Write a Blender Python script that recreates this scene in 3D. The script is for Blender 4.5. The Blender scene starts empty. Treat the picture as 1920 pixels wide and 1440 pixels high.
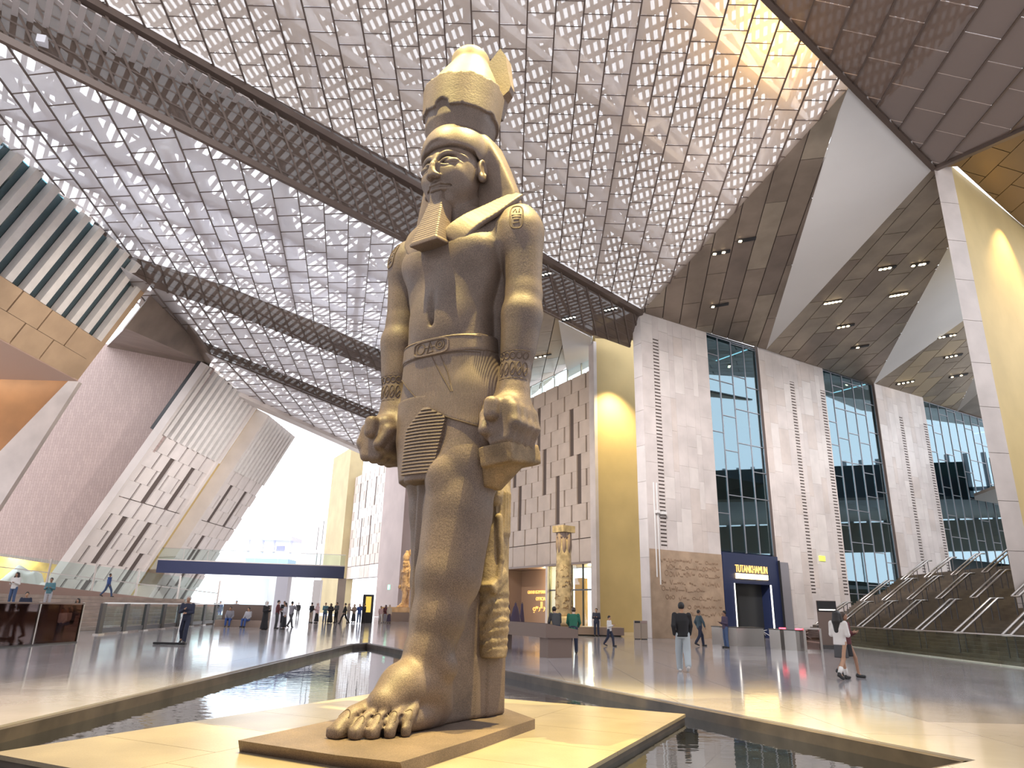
import bpy, math, random
import numpy as np
from mathutils import Vector, Matrix, noise
from mathutils.bvhtree import BVHTree

random.seed(7)
SC = bpy.context.scene
COL = SC.collection
R_ = math.radians

# ------------------------------------------------------------------ camera
F_PX, PITCH, ROLL, EYE = 1300.0, R_(17.98), R_(1.43), 1.65
CAM = Vector((0, 0, EYE))
FWD = Vector((0, math.cos(PITCH), math.sin(PITCH)))
_r0, _u0 = Vector((1, 0, 0)), Vector((0, -math.sin(PITCH), math.cos(PITCH)))
RGT = math.cos(ROLL) * _r0 + math.sin(ROLL) * _u0
UPV = -math.sin(ROLL) * _r0 + math.cos(ROLL) * _u0
cd = bpy.data.cameras.new('camera')
cam = bpy.data.objects.new('camera', cd)
COL.objects.link(cam)
cd.sensor_width = 36.0
cd.lens = 36.0 * F_PX / 1920.0
cd.clip_end = 1000
cam.matrix_world = Matrix(((RGT.x, UPV.x, -FWD.x, CAM.x), (RGT.y, UPV.y, -FWD.y, CAM.y),
                           (RGT.z, UPV.z, -FWD.z, CAM.z), (0, 0, 0, 1)))
SC.camera = cam

# ------------------------------------------------------------------ world, exposure, lights
SC.view_settings.view_transform = 'Standard'
SC.view_settings.look = 'None'
SC.view_settings.gamma = 1.0
SC.view_settings.use_curve_mapping = False
SC.view_settings.exposure = 0.0
W = bpy.data.worlds.new('sky')
SC.world = W
W.use_nodes = True
wn = W.node_tree
bg = wn.nodes['Background']
bg.inputs[0].default_value = (0.90, 0.93, 1.0, 1)
bg.inputs[1].default_value = 3.2
try:
    SC.cycles.use_denoising = True
    SC.cycles.max_bounces = 8
    SC.cycles.diffuse_bounces = 4
    SC.cycles.glossy_bounces = 3
    SC.cycles.transmission_bounces = 4
    SC.cycles.transparent_max_bounces = 16
    SC.cycles.caustics_reflective = False
    SC.cycles.caustics_refractive = False
    SC.cycles.sample_clamp_indirect = 6.0
except Exception:
    pass


def spot(name, loc, to, power, color, angle, blend=0.4, radius=0.25):
    l = bpy.data.lights.new(name, 'SPOT')
    l.energy, l.color, l.spot_size, l.spot_blend, l.shadow_soft_size = power, color, R_(angle), blend, radius
    o = bpy.data.objects.new(name, l)
    COL.objects.link(o)
    o.location = loc
    o.rotation_euler = (Vector(to) - Vector(loc)).to_track_quat('-Z', 'Y').to_euler()
    return o


WARM = (1.0, 0.79, 0.31)
spot('key_spot', (3.6, 8.8, 25.5), (-0.8, 11.0, 4.5), 70000, WARM, 42, 0.9, 0.12)
spot('front_spot', (-6.2, 7.6, 25.0), (-1.0, 11.2, 6.0), 44000, WARM, 31, 0.85, 0.12)
spot('edge_spot', (9.0, 9.0, 25.0), (6.2, 12.6, 0.0), 38000, (1.0, 0.70, 0.22), 26, 1.0, 0.2)
# floodlights added to brighten the walls, floating below the ceiling fixtures
PALE = (1.0, 0.92, 0.90)
spot('flood_facade', (2.0, 20.0, 24.0), (19.0, 55.0, 10.5), 62000, PALE, 42, 1.0, 0.6)
spot('flood_facade_far', (14.0, 32.0, 21.0), (34.0, 64.0, 8.0), 26000, PALE, 50, 1.0, 0.6)
spot('fill_gables', (5.0, 24.0, 20.0), (20.0, 44.0, 26.5), 9000, PALE, 56, 1.0, 0.8)  # added fill aimed upward to lighten gables and soffits, no such lamp
spot('flood_shop_wall', (-8.0, 46.0, 20.0), (1.0, 74.0, 13.0), 20000, (1.0, 0.86, 0.72), 70, 1.0, 0.6)
spot('flood_left_wall', (-6.0, 52.0, 15.0), (-36.0, 76.0, 9.0), 46000, (1.0, 0.95, 0.95), 58, 1.0, 0.6)
spot('flood_left_box', (-8.0, 36.0, 15.0), (-31.0, 44.0, 19.0), 14000, (1.0, 0.90, 0.80), 42, 1.0, 0.6)


def area(name, loc, to, power, color, sx, sy):
    l = bpy.data.lights.new(name, 'AREA')
    l.shape = 'RECTANGLE'
    l.energy, l.color, l.size, l.size_y = power, color, sx, sy
    o = bpy.data.objects.new(name, l)
    COL.objects.link(o)
    o.location = loc
    o.rotation_euler = (Vector(to) - Vector(loc)).to_track_quat('-Z', 'Y').to_euler()
    return o


spot('recess_spot', (10.4, 60.2, 23.0), (10.4, 62.4, 8.0), 9000, (1.0, 0.80, 0.42), 100, 0.8, 0.2)
_g = bpy.data.lights.new('golden_roof_lamp', 'POINT')
_g.energy, _g.color, _g.shadow_soft_size = 1600, (1.0, 0.62, 0.16), 0.4
_go = bpy.data.objects.new('golden_roof_lamp', _g)
COL.objects.link(_go)
_go.location = (13.5, 27.6, 31.6)


# ------------------------------------------------------------------ pixel helpers (1920 x 1440 frame)
def ray(px, py):
    return FWD + RGT * ((px - 960) / F_PX) + UPV * ((720 - py) / F_PX)


def onz(px, py, z=0.0):
    d = ray(px, py)
    return CAM + d * ((z - EYE) / d.z)


def onpl(px, py, P, n):
    d = ray(px, py)
    return CAM + d * ((Vector(P) - CAM).dot(n) / d.dot(n))


def aty(px, py, y):
    d = ray(px, py)
    return CAM + d * (y / d.y)


def plane3(a, b, c):
    n = (b - a).cross(c - a).normalized()
    return a, n


# ------------------------------------------------------------------ materials
MATS = {}


def mat(name, col, rough=0.6, metal=0.0, emit=None, estr=0.0, noise_scale=None, noise_amt=0.15, bump=0.0, bump_scale=40.0,
        spec=0.5, col2=None, coords='Object', coat=0.0, speck=None):
    if name in MATS:
        return MATS[name]
    m = bpy.data.materials.new(name)
    m.use_nodes = True
    nt = m.node_tree
    b = nt.nodes['Principled BSDF']
    b.inputs['Base Color'].default_value = (*col, 1)
    b.inputs['Roughness'].default_value = rough
    b.inputs['Metallic'].default_value = metal
    b.inputs['Specular IOR Level'].default_value = spec
    if coat:
        b.inputs['Coat Weight'].default_value = coat
        b.inputs['Coat Roughness'].default_value = 0.06
    if emit:
        b.inputs['Emission Color'].default_value = (*emit, 1)
        b.inputs['Emission Strength'].default_value = estr
    if noise_scale or bump or speck:
        tc = nt.nodes.new('ShaderNodeTexCoord')
    if noise_scale:
        n = nt.nodes.new('ShaderNodeTexNoise')
        n.inputs['Scale'].default_value = noise_scale
        n.inputs['Detail'].default_value = 6
        nt.links.new(tc.outputs[coords], n.inputs['Vector'])
        r = nt.nodes.new('ShaderNodeValToRGB')
        c2 = col2 or tuple(max(0, c * (1 - noise_amt * 2)) for c in col)
        r.color_ramp.elements[0].color = (*c2, 1)
        r.color_ramp.elements[1].color = (*[min(1, c * (1 + noise_amt)) for c in col], 1)
        r.color_ramp.elements[0].position = 0.32
        r.color_ramp.elements[1].position = 0.68
        nt.links.new(n.outputs['Fac'], r.inputs['Fac'])
        out = r.outputs['Color']
        if speck:
            n3 = nt.nodes.new('ShaderNodeTexNoise')
            n3.inputs['Scale'].default_value = speck[0]
            n3.inputs['Detail'].default_value = 2
            nt.links.new(tc.outputs[coords], n3.inputs['Vector'])
            r3 = nt.nodes.new('ShaderNodeValToRGB')
            r3.color_ramp.elements[0].position = 0.40
            r3.color_ramp.elements[1].position = 0.62
            k = speck[1]
            r3.color_ramp.elements[0].color = (1 - k, 1 - k, 1 - k, 1)
            r3.color_ramp.elements[1].color = (1 + 0 * k, 1, 1, 1)
            nt.links.new(n3.outputs['Fac'], r3.inputs['Fac'])
            mx = nt.nodes.new('ShaderNodeMix')
            mx.data_type = 'RGBA'
            mx.blend_type = 'MULTIPLY'
            mx.inputs['Factor'].default_value = 1.0
            nt.links.new(out, mx.inputs['A'])
            nt.links.new(r3.outputs['Color'], mx.inputs['B'])
            out = mx.outputs['Result']
        nt.links.new(out, b.inputs['Base Color'])
    if bump:
        n2 = nt.nodes.new('ShaderNodeTexNoise')
        n2.inputs['Scale'].default_value = bump_scale
        n2.inputs['Detail'].default_value = 5
        nt.links.new(tc.outputs[coords], n2.inputs['Vector'])
        bp = nt.nodes.new('ShaderNodeBump')
        bp.inputs['Strength'].default_value = bump
        bp.inputs['Distance'].default_value = 0.05
        nt.links.new(n2.outputs['Fac'], bp.inputs['Height'])
        nt.links.new(bp.outputs['Normal'], b.inputs['Normal'])
    MATS[name] = m
    return m


def mix_mat(name, kind):
    """see-through materials: perforated sheet, glass, water, cloth skin"""
    if name in MATS:
        return MATS[name]
    m = bpy.data.materials.new(name)
    m.use_nodes = True
    nt = m.node_tree
    nt.nodes.clear()
    out = nt.nodes.new('ShaderNodeOutputMaterial')
    mx = nt.nodes.new('ShaderNodeMixShader')
    tr = nt.nodes.new('ShaderNodeBsdfTransparent')
    nt.links.new(tr.outputs[0], mx.inputs[1])
    k = kind['k']
    if k == 'perf':       # fine perforated metal: open holes + painted sheet
        df = nt.nodes.new('ShaderNodeBsdfDiffuse')
        df.inputs[0].default_value = (*kind['col'], 1)
        tl = nt.nodes.new('ShaderNodeBsdfTranslucent')
        tl.inputs[0].default_value = (*kind['tcol'], 1)
        m2 = nt.nodes.new('ShaderNodeMixShader')
        m2.inputs[0].default_value = kind.get('tl', 0.5)
        nt.links.new(df.outputs[0], m2.inputs[1])
        nt.links.new(tl.outputs[0], m2.inputs[2])
        nt.links.new(m2.outputs[0], mx.inputs[2])
        mx.inputs[0].default_value = kind['fac']
    elif k == 'glass':
        gl = nt.nodes.new('ShaderNodeBsdfGlossy')
        gl.inputs['Roughness'].default_value = kind.get('rough', 0.02)
        gl.inputs[0].default_value = (*kind.get('gcol', (0.9, 0.95, 1)), 1)
        tr.inputs[0].default_value = (*kind.get('tint', (0.85, 0.93, 0.92)), 1)
        fr = nt.nodes.new('ShaderNodeFresnel')
        fr.inputs[0].default_value = kind.get('ior', 1.5)
        ad = nt.nodes.new('ShaderNodeMath')
        ad.operation = 'ADD'
        ad.use_clamp = True
        ad.inputs[1].default_value = kind.get('base', 0.05)
        ge = nt.nodes.new('ShaderNodeNewGeometry')      # only the outer face of a pane mirrors
        fm = nt.nodes.new('ShaderNodeMath')
        fm.operation = 'MULTIPLY_ADD'
        fm.inputs[1].default_value = -1.0
        fm.inputs[2].default_value = 1.0
        nt.links.new(ge.outputs['Backfacing'], fm.inputs[0])
        fx = nt.nodes.new('ShaderNodeMath')
        fx.operation = 'MULTIPLY'
        nt.links.new(fr.outputs[0], fx.inputs[0])
        nt.links.new(fm.outputs[0], fx.inputs[1])
        nt.links.new(fx.outputs[0], ad.inputs[0])
        nt.links.new(ad.outputs[0], mx.inputs[0])
        nt.links.new(gl.outputs[0], mx.inputs[2])
        if kind.get('ripple'):
            tc = nt.nodes.new('ShaderNodeTexCoord')
            mp = nt.nodes.new('ShaderNodeMapping')
            mp.inputs['Scale'].default_value = (1.2, 3.2, 1)
            n2 = nt.nodes.new('ShaderNodeTexNoise')
            n2.inputs['Scale'].default_value = 1.6
            n2.inputs['Detail'].default_value = 2
            bp = nt.nodes.new('ShaderNodeBump')
            bp.inputs['Strength'].default_value = kind['ripple']
            bp.inputs['Distance'].default_value = 0.02
            nt.links.new(tc.outputs['Object'], mp.inputs['Vector'])
            nt.links.new(mp.outputs[0], n2.inputs['Vector'])
            nt.links.new(n2.outputs['Fac'], bp.inputs['Height'])
            nt.links.new(bp.outputs[0], gl.inputs['Normal'])
    nt.links.new(mx.outputs[0], out.inputs[0])
    MATS[name] = m
    return m


# ------------------------------------------------------------------ object helpers
ORG = {}


def prop(o, label=None, cat=None, group=None, kind=None):
    if label:
        o['label'] = label
    if cat:
        o['category'] = cat
    if group:
        o['group'] = group
    if kind:
        o['kind'] = kind
    return o


def empty(name, loc=(0, 0, 0), parent=None, rz=0.0):
    o = bpy.data.objects.new(name, None)
    COL.objects.link(o)
    o.empty_display_size = 0.2
    o.location = loc
    o.rotation_euler = (0, 0, rz)
    ORG[o.name] = Vector(loc)
    if parent:
        o.parent = parent
    return o


class MB:
    """collects faces and links them as one mesh object"""
    def __init__(s):
        s.v, s.f = [], []

    def add(s, vs, fs):
        n = len(s.v)
        s.v.extend([tuple(p) for p in vs])
        s.f.extend([tuple(i + n for i in f) for f in fs])
        return s

    def box(s, c, size, rz=0.0, tilt=None):
        x, y, z = size[0] / 2, size[1] / 2, size[2] / 2
        M = Matrix.Rotation(rz, 3, 'Z')
        if tilt is not None:
            M = M @ tilt
        vs = [Vector(c) + M @ Vector(p) for p in
              ((-x, -y, -z), (x, -y, -z), (x, y, -z), (-x, y, -z), (-x, -y, z), (x, -y, z), (x, y, z), (-x, y, z))]
        return s.add(vs, BOXF)

    def hexa(s, a, b):
        """two quads (lists of four points), joined to a solid"""
        return s.add(list(a) + list(b), BOXF)

    def prism(s, poly, off):
        n = len(poly)
        vs = [Vector(p) for p in poly] + [Vector(p) + Vector(off) for p in poly]
        fs = [tuple(range(n))[::-1], tuple(range(n, 2 * n))] + [(i, (i + 1) % n, n + (i + 1) % n, n + i) for i in range(n)]
        return s.add(vs, fs)

    def bar(s, a, b, w, h=None, up=None):
        a, b = Vector(a), Vector(b)
        h = h or w
        d = (b - a).normalized()
        up = Vector(up) if up is not None else (Vector((0, 0, 1)) if abs(d.z) < 0.95 else Vector((1, 0, 0)))
        x = d.cross(up).normalized() * (w / 2)
        y = x.cross(d).normalized() * (h / 2)
        return s.hexa([a - x - y, a + x - y, a + x + y, a - x + y], [b - x - y, b + x - y, b + x + y, b - x + y])

    def tube(s, pts, r, n=6, close=False, cap=True):
        pts = [Vector(p) for p in pts]
        m = len(pts)
        rs = r if isinstance(r, (list, tuple)) else [r] * m
        base = len(s.v)
        prev = None
        for i, p in enumerate(pts):
            if close:
                d = pts[(i + 1) % m] - pts[i - 1]
            else:
                d = pts[min(i + 1, m - 1)] - pts[max(i - 1, 0)]
            if d.length < 1e-9:
                d = Vector((0, 0, 1))
            d.normalize()
            if prev is None:
                a = Vector((0, 0, 1)) if abs(d.z) < 0.9 else Vector((1, 0, 0))
                x = d.cross(a).normalized()
            else:
                x = (prev - d * prev.dot(d))
                if x.length < 1e-6:
                    x = d.orthogonal()
                x.normalize()
            prev = x
            y = d.cross(x)
            for k in range(n):
                t = 2 * math.pi * k / n
                s.v.append(tuple(p + (x * math.cos(t) + y * math.sin(t)) * rs[i]))
        for i in range(m if close else m - 1):
            j = (i + 1) % m
            for k in range(n):
                s.f.append((base + i * n + k, base + i * n + (k + 1) % n, base + j * n + (k + 1) % n, base + j * n + k))
        if cap and not close:
            s.f.append(tuple(base + k for k in range(n))[::-1])
            s.f.append(tuple(base + (m - 1) * n + k for k in range(n)))
        return s

    def lathe(s, c, prof, n=24, sx=1.0, sy=1.0):
        base = len(s.v)
        c = Vector(c)
        for r, z in prof:
            for k in range(n):
                t = 2 * math.pi * k / n
                s.v.append((c.x + r * sx * math.cos(t), c.y + r * sy * math.sin(t), c.z + z))
        for i in range(len(prof) - 1):
            for k in range(n):
                s.f.append((base + i * n + k, base + i * n + (k + 1) % n, base + (i + 1) * n + (k + 1) % n, base + (i + 1) * n + k))
        s.f.append(tuple(base + k for k in range(n))[::-1])
        s.f.append(tuple(base + (len(prof) - 1) * n + k for k in range(n)))
        return s

    def build(s, name, m, parent=None, smooth=False, origin=None, local=False):
        """world-space vertices; the object's origin goes to the parent's or to `origin`"""
        me = bpy.data.meshes.new(name)
        o = bpy.data.objects.new(name, me)
        if parent is not None and not local:
            org = ORG[parent.name]
        elif origin is not None:
            org = Vector(origin)
        else:
            org = Vector((0, 0, 0))
        vs = s.v if org.length == 0 else [(p[0] - org.x, p[1] - org.y, p[2] - org.z) for p in s.v]
        me.from_pydata(vs, [], s.f)
        if m is not None:
            me.materials.append(m)
        if smooth:
            me.polygons.foreach_set('use_smooth', [True] * len(me.polygons))
        COL.objects.link(o)
        if parent is not None:
            o.parent = parent
            ORG[o.name] = org if not local else Vector((0, 0, 0))
        else:
            o.location = org
            ORG[o.name] = org
        return o


BOXF = [(3, 2, 1, 0), (4, 5, 6, 7), (0, 1, 5, 4), (1, 2, 6, 5), (2, 3, 7, 6), (3, 0, 4, 7)]


def struct(o):
    o['kind'] = 'structure'
    return o


def copy_tree(o, parent=None):
    c = o.copy()
    COL.objects.link(c)
    if parent is not None:
        c.parent = parent
    for ch in list(o.children):
        copy_tree(ch, c)
    return c


def clip_half(poly, a, b, c):
    """keep a*x+b*y<=c of a 2D polygon"""
    out = []
    n = len(poly)
    for i in range(n):
        p, q = poly[i], poly[(i + 1) % n]
        dp, dq = a * p[0] + b * p[1] - c, a * q[0] + b * q[1] - c
        if dp <= 0:
            out.append(p)
        if (dp < 0 < dq) or (dq < 0 < dp):
            t = dp / (dp - dq)
            out.append((p[0] + (q[0] - p[0]) * t, p[1] + (q[1] - p[1]) * t))
    return out


def clip_rect(poly, u0, u1, v0, v1):
    for a, b, c in ((-1, 0, -u0), (1, 0, u1), (0, -1, -v0), (0, 1, v1)):
        poly = clip_half(poly, a, b, c)
        if len(poly) < 3:
            return []
    return poly


def area2(poly):
    return 0.5 * sum(poly[i - 1][0] * poly[i][1] - poly[i][0] * poly[i - 1][1] for i in range(len(poly)))


def clean(poly):
    out = []
    for p in poly:
        if not out or math.hypot(p[0] - out[-1][0], p[1] - out[-1][1]) > 1e-4:
            out.append(p)
    if len(out) > 1 and math.hypot(out[0][0] - out[-1][0], out[0][1] - out[-1][1]) < 1e-4:
        out.pop()
    return out


class Frame:
    def __init__(s, P, u, v):
        s.P, s.u, s.v = Vector(P), Vector(u).normalized(), Vector(v).normalized()
        s.n = s.u.cross(s.v).normalized()

    def pt(s, u, v, d=0.0):
        return s.P + s.u * u + s.v * v + s.n * d

    def uv(s, p):
        # oblique-safe: solve in the plane
        w = Vector(p) - s.P
        uu, vv, c = 1.0, 1.0, s.u.dot(s.v)
        a, b = w.dot(s.u), w.dot(s.v)
        det = 1 - c * c
        return ((a - c * b) / det, (b - c * a) / det)

    def px(s, x, y):
        return s.uv(onpl(x, y, s.P, s.n))

    def box(s, mb, u0, u1, v0, v1, d0, d1):
        q = [(u0, v0), (u1, v0), (u1, v1), (u0, v1)]
        return mb.hexa([s.pt(a, b, d0) for a, b in q], [s.pt(a, b, d1) for a, b in q])

    def prism(s, mb, poly, d0, d1):
        return mb.prism([s.pt(a, b, d0) for a, b in poly], s.n * (d1 - d0))


def pieces(fr, items, name, m, parent, d0, d1, limit=300, rest='joined_pieces', mats=None):
    """items: list of 2D polygons; the largest `limit` become parts, the rest one stuff part"""
    items = [clean(p) for p in items]
    items = [p for p in items if len(p) >= 3 and abs(area2(p)) > 1e-3]
    if len(items) > limit:
        cam_d = lambda p: (fr.pt(sum(q[0] for q in p) / len(p), sum(q[1] for q in p) / len(p)) - CAM).length
        items.sort(key=lambda p: -abs(area2(p)) / cam_d(p) ** 2)
    for k, p in enumerate(items[:limit]):
        if area2(p) < 0:
            p = p[::-1]
        mm = random.choice(mats) if mats else m
        fr.prism(MB(), p, d0, d1).build(name, mm, parent)
    if len(items) > limit:
        mb = MB()
        for p in items[limit:]:
            if area2(p) < 0:
                p = p[::-1]
            fr.prism(mb, p, d0, d1)
        o = mb.build(rest, m, parent)
        o['kind'] = 'stuff'
# ================================================================== MATERIALS
M_floor = mat('polished_marble', (0.47, 0.44, 0.45), rough=0.09, spec=0.75, noise_scale=0.35, noise_amt=0.10, coords='Object', bump=0.03, bump_scale=3.0)
M_floor2 = mat('polished_marble_darker', (0.41, 0.385, 0.40), rough=0.11, spec=0.75, noise_scale=0.5, noise_amt=0.12, bump=0.03, bump_scale=3.0)
M_grout = mat('floor_grout', (0.36, 0.34, 0.34), rough=0.5)
M_basin = mat('basin_stone', (0.035, 0.032, 0.034), rough=0.25, noise_scale=1.2, noise_amt=0.2)
M_curb = mat('curb_stone', (0.10, 0.08, 0.07), rough=0.4, noise_scale=2.0, noise_amt=0.2)
M_water = mix_mat('pool_water', dict(k='glass', tint=(0.75, 0.8, 0.82), base=0.06, ior=1.33, rough=0.0, ripple=0.12))
M_plinth = mat('plinth_limestone', (0.36, 0.30, 0.22), rough=0.28, noise_scale=1.1, noise_amt=0.10, bump=0.04, bump_scale=30, speck=(60, 0.12))
M_lime = mat('pale_limestone', (0.66, 0.60, 0.57), rough=0.5, noise_scale=0.6, noise_amt=0.07)
M_lime2 = mat('pale_limestone_warm', (0.64, 0.565, 0.52), rough=0.5, noise_scale=0.6, noise_amt=0.07)
M_lime3 = mat('pale_limestone_light', (0.71, 0.655, 0.62), rough=0.45, noise_scale=0.8, noise_amt=0.05)
M_conc = mat('concrete_cladding', (0.53, 0.445, 0.385), rough=0.65, noise_scale=0.7, noise_amt=0.05)
M_conc2 = mat('concrete_cladding_warm', (0.50, 0.415, 0.355), rough=0.65, noise_scale=0.7, noise_amt=0.05)
M_slot = mat('slot_backing', (0.11, 0.085, 0.075), rough=0.8)
M_wclad = mat('white_cladding', (0.72, 0.66, 0.62), rough=0.6, noise_scale=0.5, noise_amt=0.04)
M_fin = mat('pale_fin', (0.74, 0.70, 0.66), rough=0.5, noise_scale=1.5, noise_amt=0.04)
M_dark = mat('dark_backing', (0.035, 0.037, 0.04), rough=0.4)
M_yel = mat('ochre_plaster', (0.60, 0.45, 0.20), rough=0.7, noise_scale=0.3, noise_amt=0.06)
M_sand = mat('tan_sandstone', (0.50, 0.35, 0.22), rough=0.6, noise_scale=0.6, noise_amt=0.06)
M_lamplit = mat('lamplit_sandstone', (0.42, 0.19, 0.06), rough=0.6, noise_scale=0.4, noise_amt=0.10)  # orange stands for warm lamp light on the sandstone
M_soff = mat('bronze_soffit', (0.30, 0.24, 0.19), rough=0.38, metal=0.35, noise_scale=0.5, noise_amt=0.12)
M_soff2 = mat('bronze_soffit_dark', (0.24, 0.19, 0.155), rough=0.42, metal=0.35, noise_scale=0.5, noise_amt=0.12)
M_soff3 = mat('bronze_soffit_light', (0.37, 0.31, 0.24), rough=0.4, metal=0.3, noise_scale=0.5, noise_amt=0.12)
M_white = mat('white_plaster', (0.74, 0.73, 0.71), rough=0.7, noise_scale=0.15, noise_amt=0.03)
M_rod = mat('bronze_rail', (0.16, 0.12, 0.10), rough=0.45, metal=0.4)
M_truss = mat('white_steel', (0.92, 0.92, 0.97), rough=0.5)
M_trussg = mat('taupe_steel', (0.50, 0.44, 0.40), rough=0.6)
M_deckB = mat('roof_deck_pale', (0.56, 0.51, 0.49), rough=0.8)
M_deck = mat('roof_deck', (0.52, 0.47, 0.43), rough=0.8)
M_perf = mix_mat('perforated_sheet', dict(k='perf', col=(0.52, 0.44, 0.37), tcol=(0.78, 0.70, 0.64), tl=0.45, fac=0.55))
M_perfB = mix_mat('perforated_sheet_pale', dict(k='perf', col=(0.70, 0.66, 0.64), tcol=(0.88, 0.85, 0.85), tl=0.55, fac=0.44))
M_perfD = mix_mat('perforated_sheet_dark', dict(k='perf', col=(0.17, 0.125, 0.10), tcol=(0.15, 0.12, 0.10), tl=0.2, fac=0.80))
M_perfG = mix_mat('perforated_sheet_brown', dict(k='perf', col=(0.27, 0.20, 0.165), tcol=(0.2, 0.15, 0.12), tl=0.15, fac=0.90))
M_glass = mix_mat('clear_glass', dict(k='glass', tint=(0.90, 0.97, 0.96), base=0.02, ior=1.45))
M_cglass = mix_mat('barrier_glass', dict(k='glass', tint=(0.90, 0.94, 0.90), base=0.0, ior=1.3))
M_fglass = mix_mat('facade_glass', dict(k='glass', tint=(0.36, 0.58, 0.62), base=0.14, ior=1.5, gcol=(0.70, 0.90, 1.0)))
M_bglass = mix_mat('smoked_glass', dict(k='glass', tint=(0.66, 0.56, 0.53), base=0.03, ior=1.45, gcol=(0.8, 0.72, 0.72)))
M_mull = mat('grey_mullion', (0.30, 0.31, 0.34), rough=0.4, metal=0.5)
M_steel = mat('brushed_steel', (0.56, 0.54, 0.52), rough=0.3, metal=0.9)
M_dsteel = mat('dark_steel', (0.10, 0.095, 0.095), rough=0.4, metal=0.6)
M_navy = mat('navy_panel', (0.02, 0.03, 0.085), rough=0.45)
M_bridge = mat('bridge_fascia', (0.035, 0.045, 0.11), rough=0.4)
M_brown = mat('brown_metal', (0.20, 0.145, 0.12), rough=0.45, metal=0.2)
M_wood = mat('warm_wall', (0.42, 0.28, 0.19), rough=0.6)
M_dstair = mat('stair_stone', (0.12, 0.092, 0.06), rough=0.35, noise_scale=1.0, noise_amt=0.2)
M_stairL = mat('stair_stone_tan', (0.42, 0.33, 0.28), rough=0.5, noise_scale=1.0, noise_amt=0.1)
M_lamp = mat('lamp_lens', (1, 0.9, 0.7), emit=(1.0, 0.80, 0.48), estr=14.0)
M_lampw = mat('lamp_lens_white', (1, 1, 1), emit=(1.0, 0.93, 0.8), estr=1.8)
M_signglow = mat('sign_glow', (1, 0.8, 0.4), emit=(1.0, 0.68, 0.28), estr=6.0)
M_signlit = mat('sign_letters_lit', (1, 0.7, 0.3), emit=(1.0, 0.55, 0.12), estr=0.9)
M_red = mat('red_indicator', (1, 0.1, 0.1), emit=(1.0, 0.05, 0.08), estr=8.0)
M_green = mat('exit_sign_face', (0.3, 1, 0.6), emit=(0.25, 1.0, 0.5), estr=1.5)
M_black = mat('black_plastic', (0.015, 0.015, 0.017), rough=0.5)
M_ground = mat('outside_paving', (0.75, 0.73, 0.72), rough=0.8)
M_rock = mat('white_rock', (0.80, 0.78, 0.74), rough=0.8, bump=0.5, bump_scale=2)


def tile_mat(name, c1, c2, mortar, scale, bw, bh, vertical=True):
    m = bpy.data.materials.new(name)
    m.use_nodes = True
    nt = m.node_tree
    b = nt.nodes['Principled BSDF']
    b.inputs['Roughness'].default_value = 0.6
    tc = nt.nodes.new('ShaderNodeTexCoord')
    sp = nt.nodes.new('ShaderNodeSeparateXYZ')
    cb = nt.nodes.new('ShaderNodeCombineXYZ')
    br = nt.nodes.new('ShaderNodeTexBrick')
    nt.links.new(tc.outputs['Object'], sp.inputs[0])
    nt.links.new(sp.outputs['Z'], cb.inputs[0])
    nt.links.new(sp.outputs['X'], cb.inputs[1])
    nt.links.new(cb.outputs[0], br.inputs['Vector'])
    br.inputs['Color1'].default_value = (*c1, 1)
    br.inputs['Color2'].default_value = (*c2, 1)
    br.inputs['Mortar'].default_value = (*mortar, 1)
    br.inputs['Scale'].default_value = scale
    br.inputs['Mortar Size'].default_value = 0.012
    br.inputs['Brick Width'].default_value = bw
    br.inputs['Row Height'].default_value = bh
    nt.links.new(br.outputs['Color'], b.inputs['Base Color'])
    return m


M_pink = tile_mat('pink_sandstone_tile', (0.46, 0.35, 0.315), (0.41, 0.31, 0.28), (0.29, 0.21, 0.19), 1.0, 0.62, 0.22)

# ================================================================== FLOOR, POOL, PLINTH
pool = [(5.89, 9.61), (-6.45, 34.6), (-6.95, 33.2), (-6.70, 10.0)]
_q = onz(1757, 1440)
_d = Vector((_q.x - 5.89, _q.y - 9.61)).normalized()
_t = (-6.70 - 5.89) / _d.x
near_left = (-6.70, max(0.8, 9.61 + _d.y * _t))
pool = [near_left, (5.89, 9.61), (-6.45, 34.6), (-6.95, 33.2)]
# outward half planes
def halfplanes(poly):
    hp = []
    for i in range(len(poly)):
        p, q = poly[i], poly[(i + 1) % len(poly)]
        a, b = q[1] - p[1], -(q[0] - p[0])
        l = math.hypot(a, b)
        hp.append((a / l, b / l, (a * p[0] + b * p[1]) / l))
    return hp
HP = halfplanes(pool)


def minus_pool(poly):
    out, cur = [], poly
    for a, b, c in HP:
        o = clip_half(cur, -a, -b, -c)
        if len(o) >= 3 and abs(area2(o)) > 1e-4:
            out.append(o)
        cur = clip_half(cur, a, b, c)
        if len(cur) < 3:
            break
    return out


FX0, FX1, FY0, FY1 = -46.0, 62.0, -8.0, 112.0
mb = MB()
for p in minus_pool([(FX0, FY0), (FX1, FY0), (FX1, FY1), (FX0, FY1)]):
    mb.prism([Vector((x, y, -0.55)) for x, y in p], (0, 0, 0.53))
floor = struct(mb.build('floor', M_grout))
cells = []
TS = 1.9
for i in range(int((FX1 - FX0) / TS) + 1):
    for j in range(int((FY1 - FY0) / (TS * 1.5)) + 1):
        x0, y0 = FX0 + i * TS, FY0 + j * TS * 1.5 + (i % 2) * TS * 0.75 - TS
        c = [(x0 + .006, y0 + .006), (x0 + TS - .006, y0 + .006), (x0 + TS - .006, y0 + TS * 1.5 - .006), (x0 + .006, y0 + TS * 1.5 - .006)]
        c = clip_rect(c, FX0, FX1, FY0, FY1)
        if len(c) < 3:
            continue
        # skip what the hall hides
        cells += minus_pool(c)
vis = []
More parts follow.
